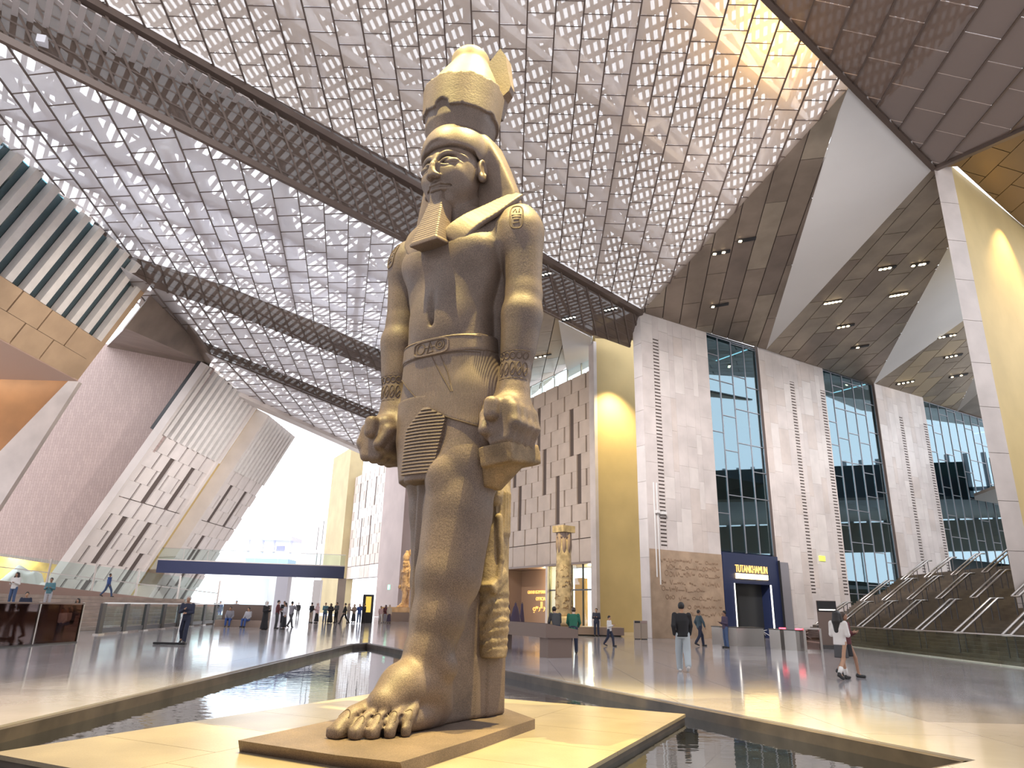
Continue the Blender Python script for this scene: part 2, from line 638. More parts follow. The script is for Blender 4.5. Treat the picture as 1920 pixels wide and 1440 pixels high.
for c in cells:
    cx, cy_ = sum(p[0] for p in c) / len(c), sum(p[1] for p in c) / len(c)
    vis.append(c)
frF = Frame((0, 0, 0), (1, 0, 0), (0, 1, 0))
def floor_key(p):
    cx, cy_ = sum(q[0] for q in p) / len(p), sum(q[1] for q in p) / len(p)
    if cy_ < 5 or abs(cx) > cy_ * 0.85 + 1:
        return 0
    return abs(area2(p)) / (cx * cx + cy_ * cy_)
vis.sort(key=floor_key, reverse=True)
for k, p in enumerate(vis[:300]):
    frF.prism(MB(), clean(p) if area2(p) > 0 else clean(p)[::-1], -0.02, 0.0).build('tile', random.choice([M_floor, M_floor, M_floor2]), floor)
mb = MB()
for p in vis[300:]:
    p = clean(p)
    if len(p) >= 3:
        frF.prism(mb, p if area2(p) > 0 else p[::-1], -0.02, 0.0)
o = mb.build('far_tiles', M_floor, floor)
o['kind'] = 'stuff'

# pool basin
pe = empty('reflecting_pool', (-1, 18, -0.45))
prop(pe, 'dark reflecting pool of shallow water around the statue plinth', 'pool')
mb = MB()
cxp, cyp = sum(p[0] for p in pool) / 4, sum(p[1] for p in pool) / 4
mb.prism([Vector((x, y, -0.5)) for x, y in pool], (0, 0, 0.03))
mb.build('basin', M_basin, pe)
for i in range(4):
    p, q = Vector((*pool[i], 0)), Vector((*pool[(i + 1) % 4], 0))
    d = (q - p).normalized()
    n = Vector((-d.y, d.x, 0))
    MB().hexa([p + Vector((0, 0, -.47)), q + Vector((0, 0, -.47)), q + n * .12 + Vector((0, 0, -.47)), p + n * .12 + Vector((0, 0, -.47))],
              [p + Vector((0, 0, -.03)), q + Vector((0, 0, -.03)), q + n * .12 + Vector((0, 0, -.03)), p + n * .12 + Vector((0, 0, -.03))]).build('curb', M_curb, pe)
mb = MB()
mb.add([(x, y, -0.2) for x, y in pool], [(0, 1, 2, 3)])
mb.build('water', M_water, pe)
# joints in the basin floor: paving slabs
mb = MB()
PU = Vector((0.437, 0.899, 0)).normalized()
PV = Vector((PU.y, -PU.x, 0))
frP = Frame((-5.95, 9.01, 0), PV, PU)   # u across (right), v along (away)
poolP = [frP.uv((x, y, 0)) for x, y in pool]
it = []
for i in range(-16, 30):
    for j in range(-16, 40):
        c = clip_rect(poolP, i * 1.4 + .006, i * 1.4 + 1.394, j * 1.4 + .006, j * 1.4 + 1.394)
        if len(c) >= 3:
            it.append(c)
pieces(frP, it, 'basin_slab', M_basin, pe, -0.47, -0.455, limit=120, rest='far_basin_slabs')

# plinth: rectangle of paving slabs
pl = empty('statue_plinth', (-1.5, 11.2, -0.45))
prop(pl, 'broad low paved limestone plinth standing in the pool under the colossal statue', 'plinth')
PW, PL = 6.24, 8.3
mb = MB()
frP.box(mb, 0.02, PW - .02, 0.02, PL - .02, -0.46, -0.13)
mb.build('plinth_core', M_curb, pl)
us = [0, 2.08, 4.16, PW]
for i in range(3):
    off = (i % 2) * 0.7
    vs = [0] + [v for v in (1.4 - off, 2.8 - off, 4.2 - off, 5.6 - off, 7.0 - off) if v > .2] + [PL]
    for a, b in zip(vs[:-1], vs[1:]):
        MBx = MB()
        frP.box(MBx, us[i] + .004, us[i + 1] - .004, a + .004, b - .004, -0.13, -0.08)
        MBx.build('paving_slab', M_plinth, pl)

# ================================================================== RIGHT FACADE
FU = Vector((math.sin(R_(58.5)), math.cos(R_(58.5)), 0))
frW = Frame((9.86, 49.5, 0), FU, (0, 0, 1))      # n points to the hall
if frW.n.dot(Vector((0, 0, 0)) - frW.P) < 0:
    raise RuntimeError('facade normal')
HT = 23.86
stone = [(0.0, 7.2), (13.6, 22.6), (30.9, 39.7)]
glassb = [(7.2, 13.6), (22.6, 30.9), (39.7, 60.0)]
random.seed(11)
names = ['wall_facade_near', 'wall_facade_middle', 'wall_facade_far']
for k, (u0, u1) in enumerate(stone):
    mb = MB()
    frW.box(mb, u0, u1, 0, HT + .3, -0.9, -0.06)
    w = struct(mb.build(names[k], M_slot))
    # louvre strip
    l0 = u0 + (1.15 if k == 0 else 3.9 if k == 1 else 3.6)
    l1 = l0 + 0.62
    l2, l3 = (u1 - 0.75, u1 - 0.1) if k > 0 else (None, None)
    bands = [(u0, l0), (l1, l2 if l2 else u1)]
    if l2:
        bands.append((l3, u1))
    its = []
    for (a, b) in bands:
        x = a
        while x < b - 0.05:
            wd = min(random.choice([0.55, 0.75, 1.0, 1.25]), b - x)
            if b - x - wd < 0.35:
                wd = b - x
            z = 0.0 if not (k == 0) else 5.9
            z -= random.random() * 1.2 if z == 0 else 0
            while z < HT + .3:
                h = random.choice([1.6, 2.1, 2.6, 3.1])
                z1 = min(z + h, HT + .3)
                if z1 > 0.02:
                    its.append([(x + .006, max(z, 0) + .006), (x + wd - .006, max(z, 0) + .006), (x + wd - .006, z1 - .006), (x + .006, z1 - .006)])
                z += h
            x += wd
    pieces(frW, its, 'stone_panel', M_lime, w, -0.06, 0.0, limit=200, mats=[M_lime, M_lime, M_lime2, M_lime3])
    # louvres
    mb = MB()
    tops = 22.0 - 0.4 * k
    for (a, b) in [(l0, l1)] + ([(l2, l3)] if l2 else []):
        z = 3.3 if k else 6.0
        while z < tops:
            frW.box(mb, a + .02, b - .02, z, z + .16, -0.06, -0.01)
            z += 0.27
        frW.box(mb, a, b, tops, HT + .3, -0.06, 0.0)
        frW.box(mb, a, b, 0, 3.3 if k else 6.0, -0.06, 0.0)
    o = mb.build('louvre_slats', M_lime, w)
    o['kind'] = 'stuff'
    if k == 0:   # carved stone dado with hieroglyphs at the foot of the near pier
        mb = MB()
        frW.box(mb, 0.0, 7.2, 0, 5.9, -0.06, 0.02)
        mb.build('carved_dado', mat('carved_sandstone', (0.44, 0.32, 0.22), rough=0.7, noise_scale=1.2, noise_amt=0.10, bump=0.3, bump_scale=5), w)
        mb = MB()
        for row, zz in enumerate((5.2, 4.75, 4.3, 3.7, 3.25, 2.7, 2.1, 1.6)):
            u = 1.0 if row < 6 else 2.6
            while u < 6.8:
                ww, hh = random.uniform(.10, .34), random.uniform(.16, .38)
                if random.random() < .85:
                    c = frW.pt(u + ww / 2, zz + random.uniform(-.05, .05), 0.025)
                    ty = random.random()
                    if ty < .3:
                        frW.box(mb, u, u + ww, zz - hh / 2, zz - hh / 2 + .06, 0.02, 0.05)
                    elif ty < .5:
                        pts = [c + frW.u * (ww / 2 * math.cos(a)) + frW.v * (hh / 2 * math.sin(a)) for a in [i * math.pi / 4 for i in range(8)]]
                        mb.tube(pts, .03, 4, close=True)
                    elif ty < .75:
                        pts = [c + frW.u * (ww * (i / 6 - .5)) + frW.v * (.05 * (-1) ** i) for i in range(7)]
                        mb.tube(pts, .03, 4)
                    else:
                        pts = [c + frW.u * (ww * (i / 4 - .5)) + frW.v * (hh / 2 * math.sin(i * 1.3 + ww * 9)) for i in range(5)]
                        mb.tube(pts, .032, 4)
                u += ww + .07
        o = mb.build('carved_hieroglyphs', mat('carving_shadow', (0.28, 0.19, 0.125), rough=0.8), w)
        o['kind'] = 'stuff'

# stone return on the left side of the near pier
w0 = bpy.data.objects['wall_facade_near']
for j in range(9):
    mb = MB()
    frW.box(mb, -0.06, 0.0, j * 2.66 + .01, min((j + 1) * 2.66 - .01, HT + .3), -0.9, 0.0)
    mb.build('stone_panel', random.choice([M_lime, M_lime3]), w0)

# ---- glazing
def glazing(idx, u0, u1, z0, z1, cols, seed):
    random.seed(seed)
    e = empty('window_%d' % idx, frW.pt((u0 + u1) / 2, 0))
    struct(e)
    du = (u1 - u0) / cols
    fr = MB()
    for c in range(cols):
        z = z0
        zs = [z0]
        while z < z1 - 1.0:
            z += random.choice([2.2, 2.9, 3.6, 4.4])
            zs.append(min(z, z1))
        if zs[-1] < z1:
            zs.append(z1)
        for a, b in zip(zs[:-1], zs[1:]):
            mb = MB()
            frW.box(mb, u0 + c * du + .04, u0 + (c + 1) * du - .04, a + .04, b - .04, -0.36, -0.33)
            mb.build('pane', M_fglass, e)
            t = MB()
            frW.box(t, u0 + c * du + .04, u0 + (c + 1) * du - .04, b - .03, b + .03, -0.40, -0.28)
            t.build('transom', M_mull, e)
    for c in range(cols + 1):
        t = MB()
        frW.box(t, u0 + c * du - .035, u0 + c * du + .035, z0, z1, -0.42, -0.28)
        t.build('mullion', M_mull, e)
    return e


glazing(1, 7.2, 13.6, 6.2, HT, 4, 3)
glazing(2, 22.6, 30.9, 0.0, HT, 5, 5)
glazing(3, 39.7, 60.0, 7.5, HT, 12, 8)

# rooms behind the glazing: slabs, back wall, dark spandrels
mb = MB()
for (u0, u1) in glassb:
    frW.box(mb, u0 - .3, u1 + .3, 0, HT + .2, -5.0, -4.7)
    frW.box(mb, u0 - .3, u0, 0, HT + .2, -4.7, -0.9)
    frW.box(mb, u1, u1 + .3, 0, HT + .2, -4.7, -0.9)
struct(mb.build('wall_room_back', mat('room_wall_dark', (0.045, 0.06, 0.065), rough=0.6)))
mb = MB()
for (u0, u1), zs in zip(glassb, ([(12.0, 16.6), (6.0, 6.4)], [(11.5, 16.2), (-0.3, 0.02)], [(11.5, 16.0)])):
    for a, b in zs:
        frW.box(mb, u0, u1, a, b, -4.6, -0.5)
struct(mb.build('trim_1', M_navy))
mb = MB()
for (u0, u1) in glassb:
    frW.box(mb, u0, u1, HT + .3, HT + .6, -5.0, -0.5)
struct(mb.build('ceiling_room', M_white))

# ---- navy portal with the lit sign
po = empty('exhibition_portal', frW.pt(10.3, 0))
prop(po, 'navy entrance portal with glowing gold letters set in the near glass bay', 'portal')
mb = MB()
frW.box(mb, 7.25, 8.3, 0, 6.1, -1.2, 0.05)
mb.build('side_panel', M_navy, po)
mb = MB()
frW.box(mb, 12.5, 13.55, 0, 6.1, -1.2, 0.05)
mb.build('side_panel', M_navy, po)
mb = MB()
frW.box(mb, 8.3, 12.5, 3.9, 6.1, -1.2, 0.05)
mb.build('header_panel', M_navy, po)
mb = MB()
frW.box(mb, 8.3, 12.5, 0, 3.9, -1.2, -0.9)
mb.build('dark_doorway', M_dark, po)
for uu in (8.3, 12.42):
    mb = MB()
    frW.box(mb, uu, uu + .08, 0, 3.9, 0.0, 0.09)
    mb.build('light_strip', M_lampw, po)
mb = MB()
frW.box(mb, 8.55, 12.1, 4.25, 4.62, 0.05, 0.16)
mb.build('glow_bar', M_signglow, po)


def text_obj(txt, name, m, parent, fr, u, v, d, size, align='CENTER', ext=0.03, width=None):
    cu = bpy.data.curves.new(name, 'FONT')
    cu.body = txt
    cu.size = size
    cu.align_x = align
    cu.extrude = ext
    o = bpy.data.objects.new(name, cu)
    COL.objects.link(o)
    bpy.context.view_layer.update()
    me = bpy.data.meshes.new_from_object(o.evaluated_get(bpy.context.evaluated_depsgraph_get()))
    bpy.data.objects.remove(o)
    me.materials.clear()
    me.materials.append(m)
    o = bpy.data.objects.new(name, me)
    COL.objects.link(o)
    o.parent = parent
    p = fr.pt(u, v, d) - ORG[parent.name]
    Mx = Matrix(((fr.u.x, fr.v.x, fr.n.x, p.x), (fr.u.y, fr.v.y, fr.n.y, p.y), (fr.u.z, fr.v.z, fr.n.z, p.z), (0, 0, 0, 1)))
    o.matrix_local = Mx
    if width:
        bpy.context.view_layer.update()
        if o.dimensions.x > 0:
            s = width / o.dimensions.x
            o.matrix_local = Mx @ Matrix.Diagonal((s, 1, 1, 1))
    return o


text_obj('TUTANKHAMUN', 'sign_lettering', M_signlit, po, frW, 10.35, 4.72, 0.09, 0.78, width=3.6)

# ---- yellow recess between facade and shop wall
Qp = onz(1124, 1185)
frY = Frame((Qp.x, Qp.y, 0), FU, (0, 0, 1))
mb = MB()
frY.box(mb, -0.02, 12.0, 0, 29, -0.4, 0.0)
struct(mb.build('wall_recess', M_yel))
mb = MB()
frY.box(mb, -0.35, 0.0, 0, 26.0, -0.6, 0.15)
struct(mb.build('trim_2', M_lime2))

# ================================================================== CENTRE WALL (shop wall with slots)
CU = Vector((math.sin(R_(-29)), math.cos(R_(-29)), 0))
frC = Frame((8.1, 66.3, 0), -CU, (0, 0, 1))     # u grows to the right; left side is negative
if frC.n.dot(-frC.P) < 0:
    raise RuntimeError('centre normal')


def slot_wall(fr, u0, u1, v_bot, v_rows, row_h, pan_w, wall, gap, mats, d0, d1, long_slots=(), phase=0.0, limit=300, bottom=None):
    """running bond of panels with open vertical joints; long_slots: (row, column, rows high)"""
    its = []
    nrow = int(round((v_rows - v_bot) / row_h))
    row_h = (v_rows - v_bot) / nrow
    longs = []
    for (r, c, n) in long_slots:
        x = u0 + phase + c * pan_w + (r % 2) * pan_w / 2
        longs.append((x - gap * 1.5, x + gap * 1.5, v_bot + r * row_h, v_bot + (r + n) * row_h))
    for r in range(nrow):
        a, b = v_bot + r * row_h + .008, v_bot + (r + 1) * row_h - .008
        x = u0 + phase + (r % 2) * pan_w / 2 - pan_w * 2
        while x < u1:
            p0, p1 = max(u0, x + gap / 2), min(u1, x + pan_w - gap / 2)
            segs = [(p0, p1)]
            for (s0, s1, t0, t1) in longs:
                if t0 < (a + b) / 2 < t1:
                    ns = []
                    for (q0, q1) in segs:
                        if s1 <= q0 or s0 >= q1:
                            ns.append((q0, q1))
                        else:
                            if s0 > q0:
                                ns.append((q0, s0))
                            if s1 < q1:
                                ns.append((s1, q1))
                    segs = ns
            for (q0, q1) in segs:
                if q1 - q0 > 0.08:
                    its.append([(q0, a), (q1, a), (q1, b), (q0, b)])
            x += pan_w
    if bottom:
        x = u0 + phase - pan_w
        while x < u1:
            p0, p1 = max(u0, x + .06), min(u1, x + pan_w - .06)
            if p1 - p0 > .1:
                its.append([(p0, bottom[0]), (p1, bottom[0]), (p1, bottom[1]), (p0, bottom[1])])
            x += pan_w
    pieces(fr, its, 'cladding_panel', mats[0], wall, d0, d1, limit=limit, mats=mats)


CT = 25.09
mb = MB()
frC.box(mb, -46, -0.0, 6.12, CT, -1.5, -0.35)
w = struct(mb.build('wall_shop', M_slot))
random.seed(5)
ls = [(2, 1, 3), (1, 3, 3), (3, 4, 3), (5, 2, 3), (6, 4, 3), (4, 6, 3), (1, 6, 3), (7, 7, 2), (0, 8, 3), (4, 9, 3), (6, 11, 3), (1, 12, 3), (3, 14, 3), (6, 15, 3), (0, 16, 3)]
nC = 17
slot_wall(frC, -46, 0.0, 8.35, CT, 1.67, 2.62, w, 0.27, [M_conc, M_conc, M_conc2], -0.35, -0.20,
          [(r, nC - c, n) for r, c, n in ls], phase=1.3, limit=250, bottom=(6.12, 8.27))
# balustrade on the roof edge of the shop wall
gb = empty('roof_balustrade', frC.pt(-20, CT))
prop(gb, 'glass balustrade along the top edge of the slotted wall', 'balustrade')
for k in range(16):
    mb = MB()
    frC.box(mb, -2.6 * (k + 1) + .03, -2.6 * k - .03, CT, CT + 1.5, -0.5, -0.47)
    mb.build('glass_panel', M_glass, gb)
    mb = MB()
    frC.box(mb, -2.6 * k - .06, -2.6 * k + .06, CT, CT + 1.5, -0.55, -0.42)
    mb.build('post', M_steel, gb)
mb = MB()
frC.box(mb, -42, 0, CT + 1.5, CT + 1.58, -0.55, -0.42)
mb.build('top_rail', M_steel, gb)

# ground floor of the shop wall
mb = MB()
frC.box(mb, -46, 0.2, 5.9, 6.12, -4, 0.0)
struct(mb.build('trim_3', M_brown))
mb = MB()
frC.box(mb, -0.35, 0.2, 0, 6.0, -1.2, 0.0)
struct(mb.build('trim_4', M_lime2))
sf = empty('glazed_storefront', frC.pt(-4.2, 0))
prop(sf, 'glazed shop front with bright yellow interior behind the stone column', 'shop front')
xs = [-8.2, -6.2, -4.2, -2.3, -0.4]
for a, b in zip(xs[:-1], xs[1:]):
    for z0, z1 in ((0.1, 3.5), (3.6, 5.85)):
        mb = MB()
        frC.box(mb, a + .04, b - .04, z0, z1, -0.3, -0.27)
        mb.build('pane', M_glass, sf)
    mb = MB()
    frC.box(mb, a - .05, a + .05, 0, 5.9, -0.36, -0.2)
    mb.build('mullion', M_dsteel, sf)
mb = MB()
frC.box(mb, -8.2, -0.4, 3.48, 3.62, -0.36, -0.2)
mb.build('transom', M_dsteel, sf)
mb = MB()
frC.box(mb, -8.2, -0.4, 0, 6, -6.0, -5.8)
mb.build('back_wall', mat('shop_yellow', (0.75, 0.58, 0.12), rough=0.7), sf)
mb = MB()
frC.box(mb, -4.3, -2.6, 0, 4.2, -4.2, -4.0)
mb.build('yellow_backdrop', mat('shop_yellow_lit', (0.9, 0.75, 0.05), rough=0.7), sf)  # brighter copy of the shop yellow, lamp light put into the colour
mb = MB()
frC.box(mb, -8.2, -0.4, 4.9, 5.0, -5.0, -4.6)
mb.build('strip_lamp', M_lampw, sf)
l = bpy.data.lights.new('shop_lamp', 'POINT')
l.energy, l.color, l.shadow_soft_size = 900, (1, 0.78, 0.32), 0.4
o = bpy.data.objects.new('shop_lamp', l)
COL.objects.link(o)
o.location = frC.pt(-4.2, 5.2, -2.8)
# recessed entrance with the shop's name
en = empty('shop_entrance', frC.pt(-13, 0))
prop(en, 'recessed tan shop entrance wall with glowing letters above dark robes', 'shop entrance')
mb = MB()
frC.box(mb, -18.6, -10.6, 0, 5.9, -3.2, -3.0)
mb.build('back_wall', M_wood, en)
mb = MB()
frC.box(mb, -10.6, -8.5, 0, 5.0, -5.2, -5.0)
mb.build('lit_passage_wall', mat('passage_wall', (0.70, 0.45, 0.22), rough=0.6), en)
mb = MB()
frC.box(mb, -8.6, -8.2, 0, 5.9, -3.2, 0)
mb.build('door_jamb', M_lime2, en)
mb = MB()
frC.box(mb, -19.0, -18.6, 0, 5.9, -3.2, 0)
mb.build('door_jamb', M_brown, en)
text_obj('GRAND EGYPTIAN MUSEUM', 'sign_line', M_signlit, en, frC, -14.3, 3.35, -2.96, 0.5, width=5.6)
text_obj('OFFICIAL SHOP', 'sign_line', M_signlit, en, frC, -13.4, 2.62, -2.96, 0.55, width=3.8)
# the Arabic line, written right to left as pen strokes
ar = MB()
def stroke(pts, r=0.05):
    ar.tube([frC.pt(-11.6 - x * 1.0, 1.75 + y * 1.0, -2.95) for x, y in pts], r, 5)
stroke([(0.05, .75), (0.05, .05)])                                     # alef
stroke([(0.3, .75), (0.3, .1), (.5, .02), (.75, .05), (.8, .3), (.85, .05), (1.0, .02), (1.05, .25), (1.1, .02), (1.3, .02), (1.5, .12), (1.35, .22), (1.6, .05), (1.75, .02)])
stroke([(1.75, .02), (1.95, .2), (1.9, -.15), (2.1, -.25)])
stroke([(2.35, .75), (2.35, .05)])
stroke([(2.6, .75), (2.6, .08), (2.8, .02), (2.9, .15), (2.85, -.15), (3.05, -.25)])
stroke([(3.2, .22), (3.3, .02), (3.4, .22), (3.5, .02), (3.6, .22), (3.75, .02), (3.9, .14), (4.0, .02), (4.15, .12), (4.3, -.02), (4.15, -.2), (3.8, -.2), (3.7, -.05)])
for x, y in ((1.05, .42), (1.15, .42), (1.4, -.15), (4.0, -.38), (4.12, -.38)):
    ar.box(frC.pt(-11.6 - x, 1.75 + y, -2.95), (.09, .09, .09))
ar.build('sign_line_arabic', M_signlit, en)
l = bpy.data.lights.new('entrance_lamp', 'POINT')
l.energy, l.color, l.shadow_soft_size = 420, (1, 0.75, 0.45), 0.3
o = bpy.data.objects.new('entrance_lamp', l)
COL.objects.link(o)
o.location = frC.pt(-11.5, 5.0, -2.0)

# wall behind the colossus further along, piers, second slotted stretch
mb = MB()
frC.box(mb, -58.4, -48.3, 0, 27.5, -1.5, 1.0)
struct(mb.build('wall_pier_pink', mat('pink_pier_stone', (0.33, 0.25, 0.225), rough=0.6, noise_scale=0.3, noise_amt=0.06)))
mb = MB()
frC.box(mb, -79.8, -62.0, 6.3, 25.6, -1.5, -0.35)
w = struct(mb.build('wall_far_slots', M_slot))
slot_wall(frC, -79.8, -62.0, 8.5, 25.6, 1.7, 2.62, w, 0.27, [M_wclad, M_conc], -0.35, -0.2, [(1, 2, 4), (1, 4, 4), (6, 3, 3), (6, 5, 3), (5, 1, 4)], limit=120, bottom=(6.3, 8.4))
mb = MB()
frC.box(mb, -62.0, -58.4, 6.3, 26.5, -1.5, -0.6)
struct(mb.build('wall_far_link', M_wclad))
mb = MB()
frC.box(mb, -92.5, -79.8, 0, 31.5, -1.5, 1.2)
struct(mb.build('wall_pier_ochre', mat('ochre_pier_far', (0.42, 0.33, 0.18), rough=0.7, noise_scale=0.3, noise_amt=0.06)))
mb = MB()
frC.box(mb, -118, -92.5, 7, 25, -1.5, 0)
w = struct(mb.build('wall_far_end', M_wclad))
mb = MB()
for uu, z0, z1 in ((-96, 13, 19), (-100, 14, 19), (-104, 13, 18), (-96, 8, 12.6), (-99.5, 7, 12), (-103, 7, 12.4)):
    frC.box(mb, uu, uu + .5, z0, z1, 0.0, 0.02)
mb.build('dark_slot', M_slot, w)

# ================================================================== LEFT SLOPING WALL
LT = 0.496
frL = Frame((-40.2, 0, 0), (0, 1, 0), (LT, 0, 1))
kz = math.sqrt(1 + LT * LT)       # v = z * kz
def lbox(name, y0, y1, z0, z1, d0, d1, m, parent=None, st=True):
    mb = MB()
    frL.box(mb, y0, y1, z0 * kz, z1 * kz, d0, d1)
    o = mb.build(name, m, parent)
    return struct(o) if st and parent is None else o


w = lbox('wall_left_slots', 62.1, 75.6, -0.1, 16.2, -0.7, -0.3, M_slot)
slot_wall(frL, 62.5, 75.2, 10.45 * kz, 16.2 * kz, 1.43 * kz, 2.35, w, 0.36, [M_wclad, M_wclad, M_lime3], -0.3, -0.16, [(0, 2, 3), (0, 4, 3)], limit=200)
slot_wall(frL, 62.5, 75.2, 0.3 * kz, 10.38 * kz, 1.44 * kz, 2.35, w, 0.36, [M_wclad, M_wclad, M_lime3], -0.3, -0.16, [(3, 1, 3), (3, 3, 3), (1, 4, 3), (0, 2, 2)], limit=200)
lbox('edge_strip', 62, 62.5, 0, 22.9, -0.7, 0.04, M_wclad, w)
lbox('edge_strip', 75.2, 75.7, 0, 22.9, -2.0, 0.04, M_wclad, w)
fb = lbox('wall_left_fins', 62.1, 75.15, 16.2, 22.9, -1.1, -0.7, M_dark)
for k in range(11):
    y = 62.5 + k * 1.27
    lbox('fin', y + .32, y + .95, 16.2, 22.9, -0.5, 0.0, M_fin, fb)
lbox('wall_left_niche', 75.7, 79.7, 0, 22.9, -3.0, -1.6, M_yel)
w = lbox('wall_left_slots_far', 79.8, 90.9, -0.1, 16.2, -2.0, -0.3, M_slot)
slot_wall(frL, 80.2, 91.0, 10.45 * kz, 16.2 * kz, 1.43 * kz, 2.35, w, 0.34, [M_wclad, M_lime3], -0.3, -0.16, [(0, 1, 3), (0, 3, 3)], limit=150)
slot_wall(frL, 80.2, 91.0, 0.3 * kz, 10.38 * kz, 1.44 * kz, 2.35, w, 0.34, [M_wclad, M_lime3], -0.3, -0.16, [(3, 1, 3), (2, 2, 3), (1, 3, 3)], limit=150)
lbox('edge_strip', 79.7, 80.2, 0, 22.9, -2.0, 0.04, M_wclad, w)
fb = lbox('wall_left_fins_far', 80.2, 91.0, 16.2, 22.9, -2.0, -1.0, M_dark)
for k in range(10):
    y = 80.2 + k * 1.08
    lbox('fin', y + .25, y + .85, 16.2, 22.9, -0.4, 0.0, M_fin, fb)

# overhanging box with fins, top left
bx = lbox('wall_left_box', 20, 48.0, 16.8, 25.2, -5.0, -1.2, M_dark)
for k in range(17):
    y = 48.0 - k * 1.62
    lbox('fin', y - .60, y, 19.72, 25.2, -0.45, 0.0, M_fin, bx)
lbox('end_strip', 47.9, 48.6, 16.8, 25.2, -5.0, -0.05, M_sand, bx)
its = []
for r in range(2):
    z0, z1 = 16.85 + r * 1.43, 16.85 + (r + 1) * 1.43
    y = 48.0 - (0 if r else 1.1)
    its.append([(y, z0 * kz + .01), (48.0, z0 * kz + .01), (48.0, z1 * kz - .01), (y, z1 * kz - .01)]) if y < 48 else None
    while y > 20:
        its.append([(y - 2.9 + .12, z0 * kz + .012), (y, z0 * kz + .012), (y, z1 * kz - .012), (y - 2.9 + .12, z1 * kz - .012)])
        y -= 2.9
pieces(frL, its, 'cladding_panel', M_sand, bx, -1.2, 0.0)
glb = MB()
frL.box(glb, 20, 47.9, 19.75 * kz, 25.1 * kz, -0.5, -0.47)
glb.build('strip_glazing', M_fglass, bx)
# soffit of the box
mb = MB()
a0, a1 = frL.pt(20, 16.8 * kz, 0), frL.pt(48.6, 16.8 * kz, 0)
mb.hexa([a0, a1, a1 + Vector((-16, 0, 0)), a0 + Vector((-16, 0, 0))], [p + Vector((0, 0, .25)) for p in (a0, a1, a1 + Vector((-16, 0, 0)), a0 + Vector((-16, 0, 0)))])
struct(mb.build('ceiling_box_soffit', mat('pink_soffit', (0.52, 0.36, 0.28), rough=0.6)))


def ypoly(name, pts, y, m, th=0.4):
    P = [aty(px, py, y) for px, py in pts]
    return struct(MB().prism(P, (0, th, 0)).build(name, m))


ypoly('wall_pink', [(-160, 1000), (-160, 560), (205, 646), (388, 684), (400, 690), (130, 1062), (0, 1043)], 63.2, M_pink)
ypoly('wall_lamplit_orange', [(-220, 640), (0, 688), (131, 711), (0, 846), (-220, 1072)], 50.5, M_lamplit)
ypoly('wall_pale_return', [(131, 711), (148, 716), (0, 948), (-220, 1280), (-220, 1072), (0, 846)], 50.2, M_lime2)
# dark soffit over the pink wall
P = [aty(200, 650, 63), aty(392, 688, 63), aty(398, 672, 60.5), aty(300, 532, 48.8), aty(230, 620, 48.8)]
struct(MB().prism(P, (0, 0.1, 0.3)).build('ceiling_dark_soffit', M_soff2))

# ================================================================== CEILING FACETS
A0 = aty(1201, 585, 49.5)
NA = Vector((0, .25, .97)).normalized()
pA = lambda x, y: onpl(x, y, A0, NA)
P1, P2 = pA(1590, 165), pA(1752, 313)
Fp = lambda x, y: onz(x, y, HT)
F1, F2, F3 = Fp(1437, 655), Fp(1637, 722), Fp(1792, 775)
# B plane: its near edge at 24 m, rising to 26 m
B1, B2, B3 = onz(0, 70, 24.0), onz(1110, 625, 24.0), onz(420, 535, 26.0)
NB = plane3(B1, B2, B3)[1]
if NB.z < 0:
    NB = -NB
pB = lambda x, y: onpl(x, y, B1, NB)
up = Vector((0, 0, 1))
pC = lambda x, y: onz(x, y, 24.0)
pD = lambda x, y: onz(x, y, 22.95)


